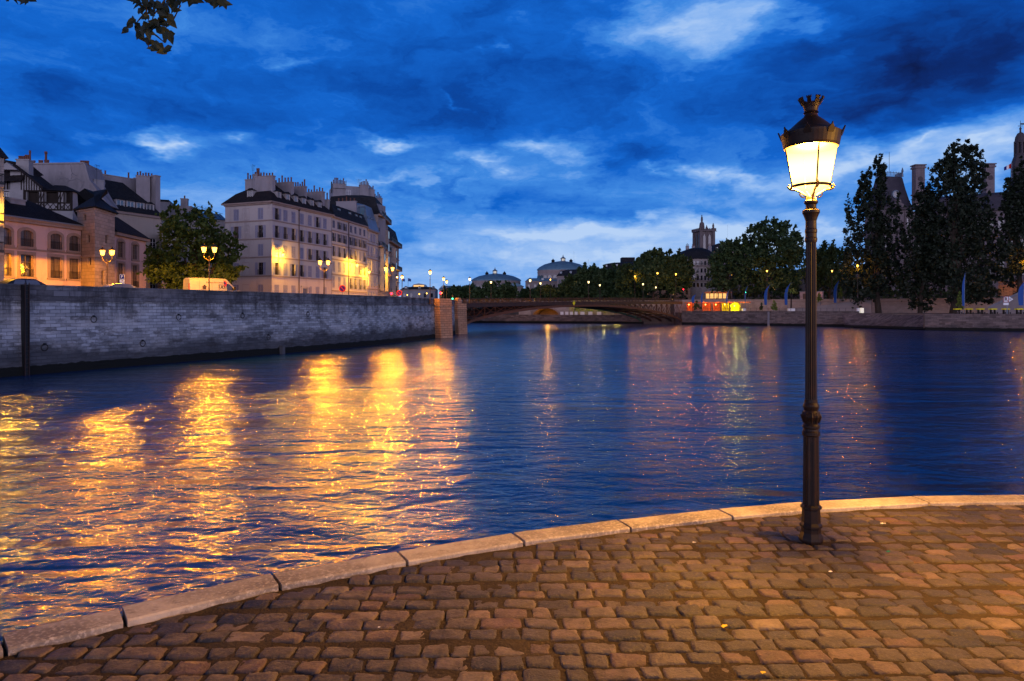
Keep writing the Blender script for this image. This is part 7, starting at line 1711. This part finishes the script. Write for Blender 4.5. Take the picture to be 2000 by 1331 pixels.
# city hall
def city_hall():
    d = 262; r = thing('city_hall', 'ornate city hall with steep slate pavilion roof and tall chimneys behind the poplars', 'city hall', (*ray(1700, d), UP)); zf = lambda y: zat(y, d)
    T, Lw = frame(ray(1722, d), ray(1783, d+3)); ops = []
    for z0, z1 in ((zf(443), zf(425)), (zf(485), zf(460)), (zf(530), zf(505))):
        for k in range(3): s = Lw*(k+.5)/3; ops.append((s-.9, s+.9, z0, z1))
    mb = MB(); wall(mb, T, Lw, 8, zf(409), ops, .5); mb.T = T; mb.box(.01, Lw-.01, .6, 9, 8, zf(409)-.05); part(mb, 'pavilion_wall', MT['hall_stone'], r)
    for o in ops: part(MB(T).box(o[0]+.02, o[1]-.02, .35, .45, o[2], o[3]), 'window', MT['dark_glass'], r)
    mb = MB(T)
    for k in range(5): s = Lw*k/4; mb.box(s-.35, s+.35, -.5, .0, 9, zf(411))
    part(mb, 'pilaster', MT['hall_stone'], r)
    part(MB(T).box(-.8, Lw+.8, -1.0, 9.4, zf(409), zf(405)), 'cornice', MT['hall_trim'], r); part(MB(T).box(-.5, Lw+.5, -.7, 0, zf(453), zf(449)), 'cornice', MT['hall_trim'], r)
    po = [tuple((T @ Vector((x, y, 0)))[:2]) for x, y in ((0,-.2),(Lw,-.2),(Lw,9),(0,9))]
    rf = part(roof(po, [(0, zf(405)), (.9, zf(390)), (1.9, zf(365)), (2.6, zf(343)), (2.9, zf(341)), (4.0, zf(340))]), 'pavilion_roof', MT['hall_roof'], r)
    mb = MB(T); z = zf(341)
    for (x0, y0, x1, y1) in ((2.6, 2.4, Lw-2.6, 2.4), (2.6, 2.4, 2.6, 6.4), (Lw-2.6, 2.4, Lw-2.6, 6.4)):
        A_, B_ = Vector((x0, y0, z)), Vector((x1, y1, z)); mb.bar(A_+Vector((0,0,1.5)), B_+Vector((0,0,1.5)), .12); n = 14
        for j in range(n): q = A_.lerp(B_, (j+.5)/n); mb.bar(q, q+Vector((0,0,1.9 if j % 2 else 1.4)), .16)
    for x, y, h in ((2.6, 2.4, 3.2), (Lw-2.6, 2.4, 3.6)): mb.lathe([(.4, z), (.25, z+1.6), (.45, z+2.2), (.1, z+h)], 7, (x, y, 0))
    part(mb, 'roof_cresting', MT['zinc'], rf); s = scoord(T, 1752); mb = MB(T); mb.bar((s, 4, z), (s, 4, zf(291)), .1); part(mb, 'mast', MT['black_iron'], rf)
    for px in (1752,):
        s = scoord(T, px); mb = MB(T); mb.lathe([(1.5, 0), (1.5, .5)], 14); part(MB(T @ Matrix.Translation((s, .9, zf(378))) @ RX).lathe([(1.6,-1.2),(1.6,.5),(1.15,.6),(1.15,.3)], 14), 'round_dormer', MT['zinc'], rf); part(MB(T @ Matrix.Translation((s, .55, zf(378))) @ RX).lathe([(1.1,-.4),(1.1,.0)], 14), 'pane', MT['dark_glass'], rf)
        mb = MB(T); mb.extrude_xz([(s-2.6, zf(404)), (s+2.6, zf(404)), (s+2.2, zf(398)), (s, zf(393)), (s-2.2, zf(398))], -.9, 1.5); mb.box(s-1.0, s+1.0, -1.0, 1.0, zf(404), zf(390)); part(mb, 'stone_dormer', MT['hall_stone'], rf)
    def stack(a, b, yt, yb, label):
        T2, L2 = frame(ray(a, d-.6), ray(b, d-.6)); mb = MB(T2); z1, z0 = zf(yt), zf(yb); mb.box(0, L2, 0, 2.6, z0, z1-1.5); mb.box(-.35, L2+.35, -.35, 2.95, z1-1.5, z1-.9); mb.box(-.1, L2+.1, -.1, 2.7, z1-.9, z1-.4); mb.box(-.45, L2+.45, -.45, 3.05, z1-.4, z1); mb.box(-.3, L2+.3, -.3, 2.9, z0+4, z0+4.5)
        c = part(mb, 'chimney', MT['hall_stone'], r, label); part(MB(T2 @ Matrix.Translation((L2/2, -.05, z1-5.5)) @ RX).lathe([(.9,-.1),(.9,.12),(.5,.15)], 12), 'medallion', MT['hall_trim'], c)
    stack(1788.5, 1806.5, 322, 402, 'pale chimney beside the slate pavilion roof'); stack(1926, 1943, 320, 402, None)
    # long wing behind the poplars
    T3, L3 = frame(ray(1785, d+6), ray(2100, d-20)); ops = []
    for z0, z1 in ((zf(455), zf(435)), (zf(495), zf(470)), (zf(540), zf(512))):
        for k in range(15): s = L3*(k+.5)/15; ops.append((s-.95, s+.95, z0, z1))
    mb = MB(); wall(mb, T3, L3, 8, zf(418), ops, .5); mb.T = T3; mb.box(.01, L3-.01, .6, 16, 8, zf(418)-.05); part(mb, 'wing_wall', MT['hall_stone'], r)
    for o in ops: part(MB(T3).box(o[0]+.02, o[1]-.02, .35, .45, o[2], o[3]), 'window', MT['dark_glass'], r)
    part(MB(T3).box(-.3, L3+.3, -1, 16, zf(418), zf(414)), 'cornice', MT['hall_trim'], r)
    po = [tuple((T3 @ Vector((x, y, 0)))[:2]) for x, y in ((0,-.2),(L3,-.2),(L3,16),(0,16))]; part(roof(po, [(0, zf(414)), (2.2, zf(386)), (6, zf(379))]), 'wing_roof', MT['hall_roof'], r)
    # clock lantern
    cx, cy = ray(1993, d+14); k = (d+14)/FPX; z2 = lambda y: zat(y, d+14); T4 = Matrix.Translation((cx, cy, 0)); a = 17*k
    mb = MB(T4); mb.lathe([(a, 20), (a, z2(362)), (a*1.12, z2(360)), (a*1.12, z2(355)), (a*.95, z2(352)), (a*.93, z2(330)), (a*1.02, z2(326)), (a*.9, z2(318)), (a*.62, z2(304)), (a*.60, z2(302))], 8, ph=.39); part(mb, 'lantern_base', MT['hall_trim'], r)
    mb = MB(T4)
    for q in range(8): c, s_ = math.cos(q*.785+.39), math.sin(q*.785+.39); mb.box(a*.5*c-.35, a*.5*c+.35, a*.5*s_-.35, a*.5*s_+.35, z2(302), z2(280))
    mb.lathe([(a*.62, z2(280)), (a*.64, z2(277)), (a*.55, z2(275)), (a*.5, z2(268)), (a*.3, z2(261)), (a*.10, z2(259)), (a*.08, z2(254)), (a*.13, z2(252)), (.1, z2(248))], 12); mb.lathe([(a*.64, z2(304)), (a*.64, z2(301))], 8); mb.lathe([(a*.24, z2(302)), (a*.24, z2(280))], 8)
    part(mb, 'open_lantern', MT['hall_trim'], r); mb = MB(T4); mb.bar((0,0,z2(252)), (0,0,z2(236)), .12); mb.box(-.1, 1.6, -.03, .03, z2(244), z2(241)); mb.box(-1.0, .9, -.05, .05, z2(247), z2(246)); part(mb, 'weathervane', MT['black_iron'], r)
    # flag
    p = W(1976, 333, d+4); fl = thing('roof_flag', 'drooping tricolour flag beside the clock lantern at the right edge', 'flag', tuple(p)); T5 = PW[fl.name]; part(MB(T5).tube([(0,0,-3.2),(0,0,3.2)], .1, 5), 'pole', MT['zinc'], fl)
    for kk, (mt_) in enumerate(('sign_blue', 'sign_white', 'red_paint')):
        x0, x1 = -.1-(2-kk)*.0-(.95*(2-kk))-.95, -.1-(.95*(2-kk)); mb = MB(T5); mb.add([(x0,.05*kk,2.7-.5*(2-kk)-.5),(x1,.05*kk,2.7-.5*(2-kk)),(x1,.05*kk,.9-.35*(2-kk)),(x0,.05*kk,.9-.35*(2-kk)-.35)], [(0,1,2,3)]); mb.v += [(v[0],v[1]+.08,v[2]) for v in mb.v]; mb.f += [(7,6,5,4),(0,4,5,1),(2,6,7,3)]; part(mb, 'flag_stripe', MT[mt_], fl)
city_hall()
